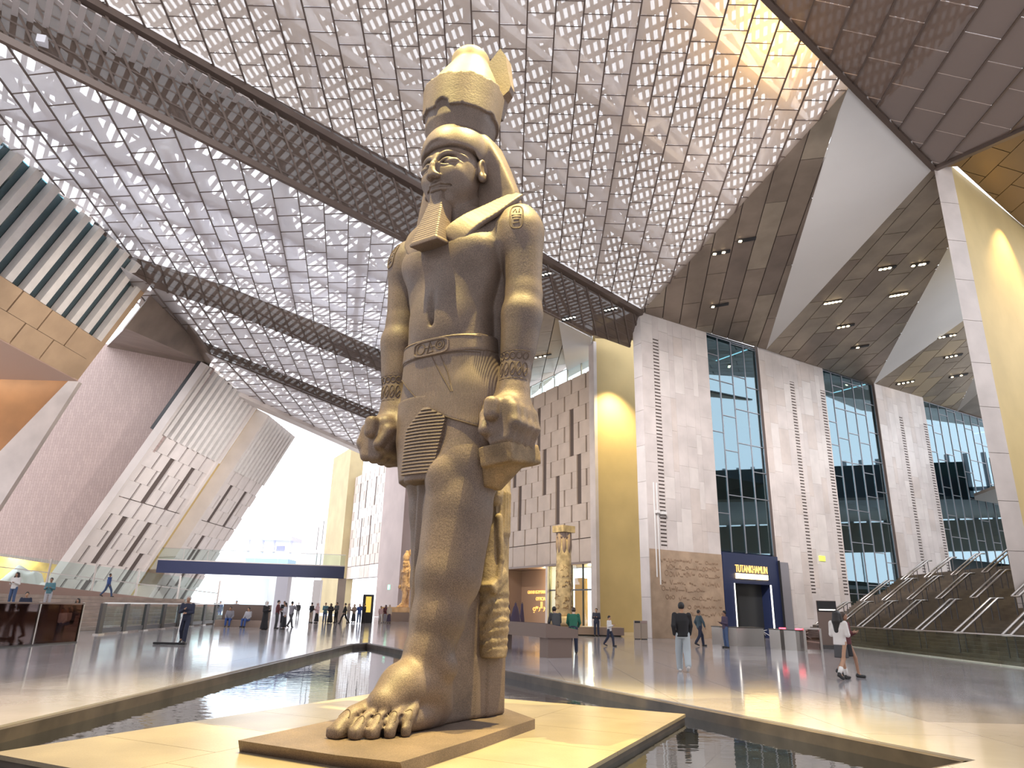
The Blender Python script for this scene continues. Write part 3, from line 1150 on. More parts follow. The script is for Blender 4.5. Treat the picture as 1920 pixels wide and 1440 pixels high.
def facet(name, P, N, poly_px, udir, vdir, du_px, dv_px, m, th=0.05, gap=0.03, stagger=True, rails=True, limit=300, structname=None, pieces_name='ceiling_panel',
          rail_m=None, rail_w=0.07, xr=0.0, mats=None, vgap=None, depth=0.0, pts3=None):
    """one plane of the folded ceiling, clad with panels; udir/vdir and cell size are read off two points on the plane each"""
    N = N if N.z > 0 else -N
    f = lambda q: onpl(q[0], q[1], P, N)
    u = f(udir[1]) - f(udir[0])
    v = f(vdir[1]) - f(vdir[0])
    if u.cross(v).dot(N) < 0:
        u = -u
    fr = Frame(f(vdir[0]), u, v)
    poly = [fr.uv(p) for p in (pts3 if pts3 else [f(q) for q in poly_px])]
    if area2(poly) < 0:
        poly = poly[::-1]
    du = abs((f(du_px[1]) - f(du_px[0])).length) if not isinstance(du_px, float) else du_px
    dv = abs((f(dv_px[1]) - f(dv_px[0])).length) if not isinstance(dv_px, float) else dv_px
    e = empty(structname or name, fr.pt(*poly[0]))
    struct(e)
    us, vs = [p[0] for p in poly], [p[1] for p in poly]
    its = []
    i0, i1 = math.floor(min(us) / du), math.ceil(max(us) / du)
    j0, j1 = math.floor(min(vs) / dv) - 1, math.ceil(max(vs) / dv)
    g, gv = gap / 2, (vgap if vgap is not None else gap) / 2
    for i in range(i0, i1):
        for j in range(j0, j1 + 1):
            o_ = (i % 2) * dv / 2 if stagger else 0
            c = clip_rect(poly, i * du + g, (i + 1) * du - g, j * dv + o_ + gv, (j + 1) * dv + o_ - gv)
            if len(c) >= 3:
                its.append(c)
    pieces(fr, its, pieces_name, m, e, depth, depth + th, limit=limit, rest='small_panels', mats=mats)
    if rails:
        rl = []
        for i in range(i0, i1 + 1):
            c = clip_rect(poly, i * du - rail_w / 2, i * du + rail_w / 2, min(vs) - 1, max(vs) + 1)
            if len(c) >= 3:
                rl.append(c)
        pieces(fr, rl, 'panel_rail', rail_m or M_rod, e, depth - 0.10, depth - 0.01)
    if xr:
        mb = MB()
        for i in range(i0, i1):
            for j in range(j0, j1 + 1):
                o_ = (i % 2) * dv / 2 if stagger else 0
                c = clip_rect(poly, i * du + g, (i + 1) * du - g, j * dv + o_ - xr, j * dv + o_ + xr)
                c = clean(c) if len(c) >= 3 else []
                if len(c) >= 3 and abs(area2(c)) > 1e-3:
                    fr.prism(mb, c if area2(c) > 0 else c[::-1], depth - .05, depth - .005)
        o = mb.build('cross_rails', rail_m or M_rod, e)
        o['kind'] = 'stuff'
    return e, fr, poly


polyA = [(1201, 585), (1240, 548), (1590, 165), (1440, 0), (1325, -120), (-42, -120), (173, 0), (767, 320)]
eA, frA, pgA = facet('ceiling_mesh_main', A0, NA, polyA, ((640, 190), (760, 193)), ((1043, 0), (1012, 480)),
                     ((1043, 100), (1093, 101)), ((1040, 100), (1037, 142)), M_perf, gap=0.05, vgap=0.07, stagger=True, xr=0.016)
# bands and the other planes
L1 = [(-42, -120), (173, 0), (767, 320), (1201, 585)]
L2 = [(-150, 0), (0, 70), (750, 443), (1110, 625)]
Pn = plane3(pA(173, 0), pA(1201, 585), onz(750, 443, 24.0))
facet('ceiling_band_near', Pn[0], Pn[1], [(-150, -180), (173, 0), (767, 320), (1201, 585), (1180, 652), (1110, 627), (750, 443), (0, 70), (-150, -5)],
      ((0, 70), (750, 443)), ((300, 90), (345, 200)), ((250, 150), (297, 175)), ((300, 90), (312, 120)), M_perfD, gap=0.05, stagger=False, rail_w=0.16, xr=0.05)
mb = MB()
q = [pA(*p) for p in ((-42, -120), (1201, 585))]
mb.bar(q[0] + Vector((0, 0, -.15)), q[1] + Vector((0, 0, -.15)), 0.55, 0.4)
struct(mb.build('beam_ridge', M_rod))
mb = MB()
mb.bar(onz(-150, -5, 24.0), onz(1112, 626, 24.0), 0.22, 0.35)
struct(mb.build('beam_valley', M_rod))
polyB = [(-150, -5), (0, 70), (750, 443), (1110, 625), (1006, 577), (870, 509), (850, 712), (713, 657), (605, 609), (420, 535), (243, 480), (170, 405), (-150, 140)]
eB, frB, pgB = facet('ceiling_mesh_middle', B1, NB, polyB, ((150, 397), (610, 377)), ((383, 253), (460, 480)),
                     ((480, 470), (518, 469)), ((430, 400), (440, 430)), M_perfB, gap=0.04, rail_w=0.06, xr=0.02)
Pb = plane3(pB(243, 480), pB(713, 657), pC(420, 583))
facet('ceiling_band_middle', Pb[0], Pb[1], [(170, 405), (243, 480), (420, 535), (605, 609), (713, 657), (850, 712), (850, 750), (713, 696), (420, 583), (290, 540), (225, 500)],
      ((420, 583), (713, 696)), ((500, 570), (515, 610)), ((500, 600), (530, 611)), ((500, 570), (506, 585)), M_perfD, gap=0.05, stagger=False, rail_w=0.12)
polyC = [(225, 500), (290, 540), (420, 583), (713, 696), (850, 750), (850, 828), (705, 770), (420, 657), (300, 610)]
eC, frC2, pgC = facet('ceiling_mesh_far', pC(420, 583), up, polyC, ((420, 620), (560, 616)), ((568, 650), (592, 715)),
                      ((560, 680), (587, 680)), ((568, 660), (573, 676)), M_perfB, gap=0.05, rail_w=0.09, xr=0.04)
Pb = plane3(pC(420, 657), pC(705, 770), pD(689, 786))
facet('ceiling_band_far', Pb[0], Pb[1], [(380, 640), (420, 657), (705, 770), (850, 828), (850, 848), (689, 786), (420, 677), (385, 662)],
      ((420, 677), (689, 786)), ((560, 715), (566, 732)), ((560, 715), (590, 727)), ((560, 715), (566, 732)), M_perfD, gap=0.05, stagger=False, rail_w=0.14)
polyD = [(385, 662), (420, 677), (689, 786), (850, 848), (850, 925), (671, 839), (480, 749), (440, 735)]
eD, frD, pgD = facet('ceiling_mesh_end', pD(420, 677), up, polyD, ((480, 740), (620, 736)), ((560, 760), (590, 800)),
                     ((560, 770), (590, 770)), ((560, 760), (568, 772)), M_perfB, gap=0.06, rail_w=0.11, xr=0.05)
mb = MB()
mb.bar(pD(440, 735), pD(700, 853), 1.2, 0.9)
struct(mb.build('beam_eave', M_wclad))

# brown soffit fingers and white gable triangles on the right
def plane_of(a, b, c):
    p, n = plane3(a, b, c)
    return p, (n if n.z > 0 else -n)


PE = plane_of(A0, F1, pA(1590, 165))
facet('ceiling_soffit_near', PE[0], PE[1], [(1201, 587), (1590, 166), (1572, 212), (1437, 656)], ((1350, 568), (1420, 560)), ((1577, 207), (1480, 480)),
      ((1400, 560), (1436, 552)), ((1480, 400), (1443, 520)), M_soff, gap=0.07, rails=False, mats=[M_soff, M_soff, M_soff2, M_soff3])
Pm = plane_of(F1, F2, P2)
P3 = onpl(1795, 432, Pm[0], Pm[1])
facet('ceiling_soffit_middle', Pm[0], Pm[1], [(1437, 656), (1752, 313), (1795, 330), (1795, 432), (1637, 722)], ((1600, 500), (1680, 490)), ((1660, 480), (1483, 673)),
      ((1600, 560), (1640, 556)), ((1640, 500), (1572, 576)), M_soff3, gap=0.07, rails=False, mats=[M_soff, M_soff3, M_soff3])
P4 = aty(1822, 590, 58)
Pf = plane_of(F2, F3, P4)
q0 = [F2, P4, P4 + Vector((10, 2, 0)), F3]
frE3 = None
facet('ceiling_soffit_far', Pf[0], Pf[1], None, ((1750, 690), (1800, 684)), ((1780, 640), (1700, 720)), ((1750, 690), (1782, 686)), ((1780, 650), (1750, 680)),
      M_soff3, gap=0.07, rails=False, mats=[M_soff3, M_soff3, mat('soffit_gold', (0.46, 0.38, 0.26), rough=0.45, metal=0.2)], pts3=[F2, P4, onpl(1900, 560, Pf[0], Pf[1]), F3])
mb = MB()
mb.prism([P1, P2, F1], Vector((0.25, 0.4, 0.1)))
mb.prism([P1, F1, onpl(1572, 212, PE[0], PE[1])], Vector((0.25, 0.4, 0.1)))
mb.prism([P3, P4, F2], Vector((0.25, 0.4, 0.1)))
F3b = Fp(1850, 792)
P5 = onpl(1900, 560, Pf[0], Pf[1])
mb.prism([P5, P5 + Vector((5, 4, -2)), F3], Vector((0.25, 0.4, 0.1)))
struct(mb.build('wall_white_gables', M_white))
mb = MB()
mb.prism([F3, P5 + Vector((5, 4, -2)), P5 + Vector((14, 8, -2)), Fp(1930, 815)], Vector((0, 0, .4)))
struct(mb.build('ceiling_soffit_last', M_soff))
# gap between band end, recess and shop wall top
g1 = [A0, pA(1201, 585), onz(1110, 625, 24.0)]
mb = MB()
Pg = [onz(1110, 625, 24.0), A0, aty(1212, 640, 61), aty(1116, 634, 60)]
mb.prism(Pg, Vector((0, 0, .3)))
struct(mb.build('ceiling_recess', M_soff2))
# soffit over the shop wall, with its white gable
SW0, SW1 = frC.pt(0, 26.9), frC.pt(-26, 26.9)
Ps = plane_of(SW0, SW1, onz(1000, 572, 24.0))
facet('ceiling_soffit_shop', Ps[0], Ps[1], [(868, 507), (1110, 628), (1112, 648), (1000, 740), (870, 800)], ((1020, 640), (1050, 637)), ((1040, 600), (1020, 690)),
      ((1020, 640), (1046, 638)), ((1030, 600), (1022, 640)), M_soff3, gap=0.08, rails=False, mats=[M_soff3, mat('soffit_gold2', (0.42, 0.34, 0.22), rough=0.45, metal=0.2)])
mb = MB()
mb.prism([onpl(x, y, Ps[0] + Vector((0, 0, -.5)), Ps[1]) for x, y in ((1049, 601), (1109, 632), (1109, 685), (1066, 708))], Vector((-.1, -.2, -.1)))
struct(mb.build('wall_white_gable_shop', M_white))
# solid backs added over the soffits to stop light leaking through the joints
for nm_, P_, px_ in (('near', PE, [(1201, 587), (1590, 166), (1572, 212), (1437, 656)]), ('middle', Pm, [(1437, 656), (1752, 313), (1795, 330), (1795, 432), (1637, 722)]), ('far', Pf, None), ('shop', Ps, [(868, 507), (1110, 628), (1112, 648), (1000, 740), (870, 800)])):
    pts_ = [onpl(x, y, *P_) for x, y in px_] if px_ else [F2, P4, onpl(1900, 560, *Pf), F3]
    mb = MB()
    mb.prism([p + P_[1] * .10 for p in pts_], P_[1] * .25)
    struct(mb.build('roof_back_' + nm_, M_slot))
# near dark soffit, top right, and the pier it rests on
Q1, Q2 = onz(1920, 237, 26.3), None
Pg = plane_of(pA(1440, 0), P2, Q1)
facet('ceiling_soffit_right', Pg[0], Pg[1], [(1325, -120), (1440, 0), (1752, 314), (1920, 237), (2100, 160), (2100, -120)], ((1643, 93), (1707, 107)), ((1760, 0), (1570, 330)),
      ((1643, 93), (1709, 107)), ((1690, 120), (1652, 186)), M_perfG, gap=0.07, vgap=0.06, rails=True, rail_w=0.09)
PH = (P2 + Vector((0, 0, .02)), Vector((0, 0, 1)))
facet('ceiling_soffit_ochre', PH[0], PH[1], [(1757, 314), (1920, 238), (2080, 170), (2080, 560), (1905, 412), (1795, 312)], ((1860, 300), (1920, 318)), ((1920, 262), (1850, 330)),
      ((1850, 330), (1896, 345)), ((1920, 262), (1870, 310)), mat('soffit_brown_gold', (0.26, 0.17, 0.08), rough=0.4, metal=0.3), gap=0.06, rails=False)
mb = MB()
mb.prism([onpl(x, y, P2 + Vector((0, 0, .12)), Vector((0, 0, 1))) for x, y in [(1757, 314), (1920, 238), (2080, 170), (2080, 560), (1905, 412), (1795, 312)]], Vector((0, 0, .2)))
struct(mb.build('roof_back_ochre', M_slot))  # unseen plate added against light leaking between the panels
mb = MB()
for a, b in (((1325, -120), (1440, 0)), ((1440, 0), (1752, 314)), ((1752, 314), (2100, 160))):
    mb.bar(onpl(*a, *Pg) + Vector((0, 0, -.1)), onpl(*b, *Pg) + Vector((0, 0, -.1)), 0.3, 0.25)
struct(mb.build('beam_soffit_edge', M_rod))
# ================================================================== ROOF ABOVE THE MESH: TRUSSES AND DECK
def strips(fr, poly, ang, width, period, d0, d1, mb, off=0.0):
    """parallel strips of the given width clipped to poly (2D frame coordinates), rotated by ang"""
    ca, sa = math.cos(ang), math.sin(ang)
    rot = [(p[0] * ca + p[1] * sa, -p[0] * sa + p[1] * ca) for p in poly]
    us, vs = [p[0] for p in rot], [p[1] for p in rot]
    k = math.floor(min(us) / period)
    while k * period < max(us):
        c = clip_rect(rot, k * period + off, k * period + width + off, min(vs) - 1, max(vs) + 1)
        c = clean(c) if len(c) >= 3 else []
        if len(c) >= 3:
            c = [(p[0] * ca - p[1] * sa, p[0] * sa + p[1] * ca) for p in c]
            if area2(c) < 0:
                c = c[::-1]
            fr.prism(mb, c, d0, d1)
        k += 1


def keep_beyond(fr, poly, pa, pb, off, ref):
    """cut a polygon of the plane along the line pa-pb (pixels), keeping the side of ref, off metres away from it"""
    a, b, r = (fr.uv(onpl(*q, fr.P, fr.n)) for q in (pa, pb, ref))
    nx, ny = b[1] - a[1], -(b[0] - a[0])
    l = math.hypot(nx, ny)
    nx, ny = nx / l, ny / l
    c = nx * a[0] + ny * a[1]
    if nx * r[0] + ny * r[1] > c:
        nx, ny, c = -nx, -ny, -c
    return clip_half(poly, nx, ny, c - off)


NEAR = {'main': ((173, 0), (1201, 585), (1043, 100)), 'middle': ((0, 70), (1110, 625), (300, 400)), 'far': ((290, 540), (713, 696), (500, 650)), 'end': ((420, 677), (689, 786), (560, 770))}


def deck(name, fr, poly, d, specs, m, grow=6.0):
    mb = MB()
    pts = sorted(set(poly))
    def half(pp):
        h = []
        for p in pp:
            while len(h) > 1 and (h[-1][0] - h[-2][0]) * (p[1] - h[-2][1]) - (h[-1][1] - h[-2][1]) * (p[0] - h[-2][0]) <= 0:
                h.pop()
            h.append(p)
        return h
    hull = half(pts)[:-1] + half(pts[::-1])[:-1]
    big = [(-300, -300), (300, -300), (300, 300), (-300, 300)]
    for a, b, c in halfplanes(hull):
        big = clip_half(big, a, b, c + grow)
    poly = big
    key = name.split('_')[-1]
    if key in NEAR:
        poly = keep_beyond(fr, poly, *NEAR[key][:2], 0.3 if key != 'main' else -3.2, NEAR[key][2])
    for (ang, w, per) in specs:
        strips(fr, poly, ang, w, per, d, d + .06, mb)
        d += .07
    o = mb.build(name, m)
    o['kind'] = 'structure'
    return o


def truss(name, a, b, h, nrm, step, parent=None, w=0.34):
    """a Warren truss from a to b (bottom chord), depth h along nrm"""
    a, b, nrm = Vector(a), Vector(b), Vector(nrm)
    L = (b - a).length
    n = max(2, int(round(L / step)))
    e = empty(name, a)
    struct(e)
    for off, nm in ((0, 'bottom_chord'), (h, 'top_chord')):
        MB().bar(a + nrm * off, b + nrm * off, w, w).build(nm, M_truss, e)
    for i in range(n):
        p0, p1 = a + (b - a) * (i / n), a + (b - a) * ((i + 1) / n)
        mid = (p0 + p1) / 2 + nrm * h
        MB().bar(p0, mid, w * .8).build('diagonal', M_truss, e)
        MB().bar(mid, p1, w * .8).build('diagonal', M_truss, e)
    return e


def seg_in(fr, poly, p, d):
    """clip the infinite line p+t*d (2D) to poly via a thin strip; returns two points"""
    ang = math.atan2(d[1], d[0])
    ca, sa = math.cos(-ang), math.sin(-ang)
    rot = [(q[0] * ca - q[1] * sa, q[0] * sa + q[1] * ca) for q in poly]
    y = p[0] * sa + p[1] * ca
    c = clip_rect(rot, -1e4, 1e4, y - .02, y + .02)
    if len(c) < 3:
        return None
    x0, x1 = min(q[0] for q in c), max(q[0] for q in c)
    back = lambda x: (x * math.cos(ang) - y * math.sin(ang), x * math.sin(ang) + y * math.cos(ang))
    return back(x0), back(x1)


def trusses(name, fr, poly, dpx0, dpx1, spacing, d, h, step, w):
    for key in NEAR:
        if key in name and key != 'main':
            poly = keep_beyond(fr, poly, *NEAR[key][:2], 3.0, NEAR[key][2])
    P, N = fr.P, fr.n
    a, b = fr.uv(onpl(*dpx0, P, N)), fr.uv(onpl(*dpx1, P, N))
    dd = (b[0] - a[0], b[1] - a[1])
    l = math.hypot(*dd)
    dd = (dd[0] / l, dd[1] / l)
    nn = (-dd[1], dd[0])
    offs = [q[0] * nn[0] + q[1] * nn[1] for q in poly]
    k = math.floor(min(offs) / spacing)
    while k * spacing < max(offs):
        o = k * spacing + spacing * .5
        s = seg_in(fr, poly, (nn[0] * o, nn[1] * o), dd)
        if s and math.hypot(s[1][0] - s[0][0], s[1][1] - s[0][1]) > 4:
            truss(name, fr.pt(*s[0], d), fr.pt(*s[1], d), h, fr.n, step, w=w)
        k += 1


trusses('beam_truss_main', frA, pgA, (173, 0), (1201, 585), 6.5, 1.0, 2.6, 4.5, 0.50)
trusses('beam_truss_cross', frA, pgA, (1043, 0), (1012, 480), 9.0, 0.9, 2.7, 5.0, 0.30)
trusses('beam_truss_middle', frB, pgB, (0, 70), (1110, 625), 4.2, 0.5, 2.2, 4.0, 0.5)
trusses('beam_truss_middle_cross', frB, pgB, (383, 253), (460, 480), 6.0, 0.6, 2.4, 4.0, 0.4)
trusses('beam_truss_far', frC2, pgC, (420, 583), (713, 696), 4.2, 0.5, 2.0, 4.0, 0.46)
trusses('beam_truss_end', frD, pgD, (420, 677), (689, 786), 5.0, 0.8, 2.0, 4.0, 0.34)
deck('roof_deck_main', frA, pgA, 4.4, [(R_(-16), 0.21, 0.43), (R_(62), 0.30, 0.86)], M_deck)
deck('roof_deck_middle', frB, pgB, 3.6, [(R_(35), 0.36, 0.85), (R_(-25), 0.25, 2.2)], M_deckB)
deck('roof_deck_far', frC2, pgC, 3.4, [(R_(35), 0.36, 0.85), (R_(-25), 0.25, 2.2)], M_deckB)
deck('roof_deck_end', frD, pgD, 3.4, [(R_(35), 0.55, 1.05), (R_(-25), 0.4, 1.6)], M_deckB)

# ================================================================== PIER ON THE RIGHT, STAIRS, REAR WALLS
pb = Vector((25.0, 35.4, 0))
zt = P2.z + .1
pr = empty('wall_pier_right', pb)
struct(pr)
# front strip (stone courses) and the ochre side face
# its front face is read off the photograph: left edge at P2, about 1.15 m wide
fdir = Vector((math.cos(R_(8)), math.sin(R_(8)), 0))
_e = onz(1905, 412, P2.z)
sdir = Vector((_e.x - pb.x - 1.2, _e.y - pb.y, 0)).normalized()   # the ochre face runs on, away to the right
nzc = 11
for k in range(nzc):
    z0, z1 = zt * k / nzc + .012, zt * (k + 1) / nzc - .012 + (.1 if k == nzc - 1 else 0)
    mb = MB()
    q = [pb, pb + fdir * 1.2, pb + fdir * 1.2 + Vector((2.4, 3, 0)), pb + Vector((2.4, 3, 0))]
    mb.hexa([Vector((p.x, p.y, z0)) for p in q], [Vector((p.x, p.y, z1)) for p in q])
    mb.build('stone_course', M_lime2, pr)
mb = MB()
a = pb + fdir * 1.2
b = a + sdir * 14.0
q = [a, b, b + Vector((.5, 2, 0)), a + Vector((.5, 2, 0))]
mb.hexa([Vector((p.x, p.y, 0)) for p in q], [Vector((p.x, p.y, zt + .16)) for p in q])
mb.build('ochre_face', M_yel, pr)
spot('ochre_spot', a + sdir * 6.5 + Vector((1.0, -1.2, zt - .3)), a + sdir * 5.0 + Vector((0, 0, 10)), 5000, (1.0, 0.72, 0.30), 80, .8, .1)

# grand stairs: flights climb to the right, landings between
def stair_pt(s, t, z=0.0):
    """s along the foot of the stair (0 near ... ), t up the stair"""
    base = Vector((19.35, 25.0, 0)) + Vector((0.075, 1.0, 0)) * s
    return base + Vector((0.908, 0.419, 0)) * t + Vector((0, 0, z))


st = empty('wall_grand_stair', stair_pt(0, 0))
struct(st)
st['label'] = 'grand dark stone staircase'
rise, going, nst = 0.152, 0.29, 11
t, z = 0.0, 0.0
S0, S1 = -6.0, 29.5
flights = []
for fl in range(3):
    flights.append((t, z))
    for k in range(nst):
        z += rise
        mb = MB()
        q = [(S0, t), (S1, t), (S1, t + going + (1.5 if k == nst - 1 else 0)), (S0, t + going + (1.5 if k == nst - 1 else 0))]
        mb.hexa([stair_pt(a, b, 0 if k < 0 else z - rise - .01) for a, b in q], [stair_pt(a, b, z) for a, b in q])
        mb.build('step', M_dstair, st)
        t += going
    t += 1.5
tt, zz = t, z
mb = MB()
q = [(S0, 0.3), (S1, 0.3), (S1, t + 14), (S0, t + 14)]
mb.add([stair_pt(S0, .2, -.02), stair_pt(S1, .2, -.02), stair_pt(S1, t, z - .2), stair_pt(S0, t, z - .2)], [(0, 1, 2, 3)])
q = [(S0, t), (S1, t), (S1, t + 16), (S0, t + 16)]
mb.hexa([stair_pt(a, b, zz - .4) for a, b in q], [stair_pt(a, b, zz) for a, b in q])
mb.build('top_landing', M_dstair, st)
# kerb of light stone at the foot
mb = MB()
q = [(S0, -.5), (S1, -.5), (S1, 0), (S0, 0)]
mb.hexa([stair_pt(a, b, 0) for a, b in q], [stair_pt(a, b, .03) for a, b in q])
mb.build('foot_strip', M_lime3, st)
# paired handrails
hr0 = None
def handrail():
    e = empty('handrail', (0, 0, 0))
    run, hgt = going * (nst - 1), rise * (nst - 1)
    for dy in (-0.16, 0.16):
        pts = [Vector((-.1, dy, .98)), Vector((run, dy, .98 + hgt)), Vector((run + .45, dy, 1.0 + hgt))]
        MB().tube(pts, 0.055, 6).build('rail', M_steel, e, smooth=True, local=True)
        for k in (0.04, .5, .98):
            MB().tube([Vector((run * k, dy, hgt * k + .05)), Vector((run * k, dy, hgt * k + .98))], .03, 5).build('post', M_dsteel, e, local=True)
    MB().tube([Vector((-.1, -.16, .98)), Vector((-.16, 0, .97)), Vector((-.1, .16, .98))], .05, 6).build('end_loop', M_steel, e, local=True)
    return e


first = True
for fl, (t0, z0) in enumerate(flights):
    for j in range(9):
        s = -3.2 + j * 3.55
        p = stair_pt(s, t0 + .25, z0 + rise)
        if not first and (s > 33):
            continue
        if first:
            hr0 = handrail()
            h = hr0
        else:
            h = copy_tree(hr0)
        first = False
        prop(h, 'paired steel handrail on the %s flight of the grand stair, %s' % (('lowest', 'middle', 'top')[fl],
             ['nearest the camera', 'eighth from the facade', 'seventh from the facade', 'sixth from the facade', 'fifth from the facade', 'fourth from the facade', 'third from the facade', 'second from the facade', 'nearest the facade'][j]), 'handrail', 'handrails on the grand stair')
        h.location = p
        h.rotation_euler = (0, 0, math.atan2(0.419, 0.908))
# low glass screen along the stair foot
gs = empty('stair_glass_screen', stair_pt(10, -1.2))
prop(gs, 'low clear glass screen along the foot of the grand stair', 'glass screen')
for k in range(9):
    a, b = stair_pt(-2 + k * 2.6, -1.3), stair_pt(-2 + k * 2.6 + 2.5, -1.3)
    mb = MB()
    q = [a, b, b + Vector((.03, 0, 0)), a + Vector((.03, 0, 0))]
    mb.hexa([p + Vector((0, 0, .03)) for p in q], [p + Vector((0, 0, 1.15)) for p in q])
    mb.build('glass_panel', M_cglass, gs)
mb = MB()
mb.bar(stair_pt(-2, -1.3, 1.17), stair_pt(21.4, -1.3, 1.17), .05)
mb.build('top_rail', M_steel, gs)

# rear of the hall on the right: window wall at the head of the stairs, dark gallery box, soffit with lamps
RX = 70.0
rw = struct(empty('wall_rear_right', (RX, 60, 0)))  # open and dark bands shaped for the reflection in the facade glass
mb = MB()
mb.box((RX, 60, 3.0), (0.6, 90, 6.0))
mb.build('lower_wall', M_dstair, rw)
mb = MB()
mb.box((RX, 60, 12.2), (0.6, 90, 4.0))
mb.build('upper_wall', mat('rear_wall_taupe', (0.33, 0.28, 0.22), rough=0.6), rw)
for k in range(24):
    MB().box((RX - .1, 16 + k * 3.6, 8.1), (0.25, .18, 4.4)).build('mullion', M_mull, rw)
mb = MB()
P_ = [Vector((38, 22, 14.0)), Vector((RX, 16, 14.4)), Vector((RX, 104, 14.4)), Vector((48.6, 72.2, 14.0))]
mb.prism(P_, Vector((0, 0, 0.3)))
struct(mb.build('ceiling_gallery_soffit', mat('gallery_soffit', (0.32, 0.29, 0.25), rough=0.5)))
mb = MB()
P_ = [Vector((46.0, 30, 14.3)), Vector((46.6, 30, 14.3)), Vector((53.2, 74.4, 14.3)), Vector((52.6, 74.6, 14.3))]
mb.prism(P_, Vector((0, 0, 4.4)))
struct(mb.build('wall_gallery_front', mat('gallery_dark', (0.085, 0.075, 0.06), rough=0.35)))
for k in range(40):  # fins added to give the facade glass vertical streaks to mirror
    MB().box((RX, 18 + k * 2.1, 18.6), (0.5, .55, 8.8)).build('fin', M_mull, rw)
MB().box((RX, 60, 18.2), (0.5, 88, .5)).build('cross_beam', M_mull, rw)
# near side walls (outside the frame) that close the hall
mb = MB()
mb.box((-46, -14, 12), (0.6, 60, 24))
mb.box((12, -22, 12), (150, 0.6, 24))
mb.box((72, 0, 12), (0.6, 50, 24))
struct(mb.build('wall_behind', M_lime2))
# solid roof over the near part of the hall
mb = MB()
mb.box((10, -6, 31.8), (110, 32, 0.4))
struct(mb.build('ceiling_near_roof', M_soff2))

# ================================================================== OUTSIDE
g = MB()
g.box((-20, 190, -0.3), (400, 157, 0.2))
struct(g.build('ground_outside', M_ground))
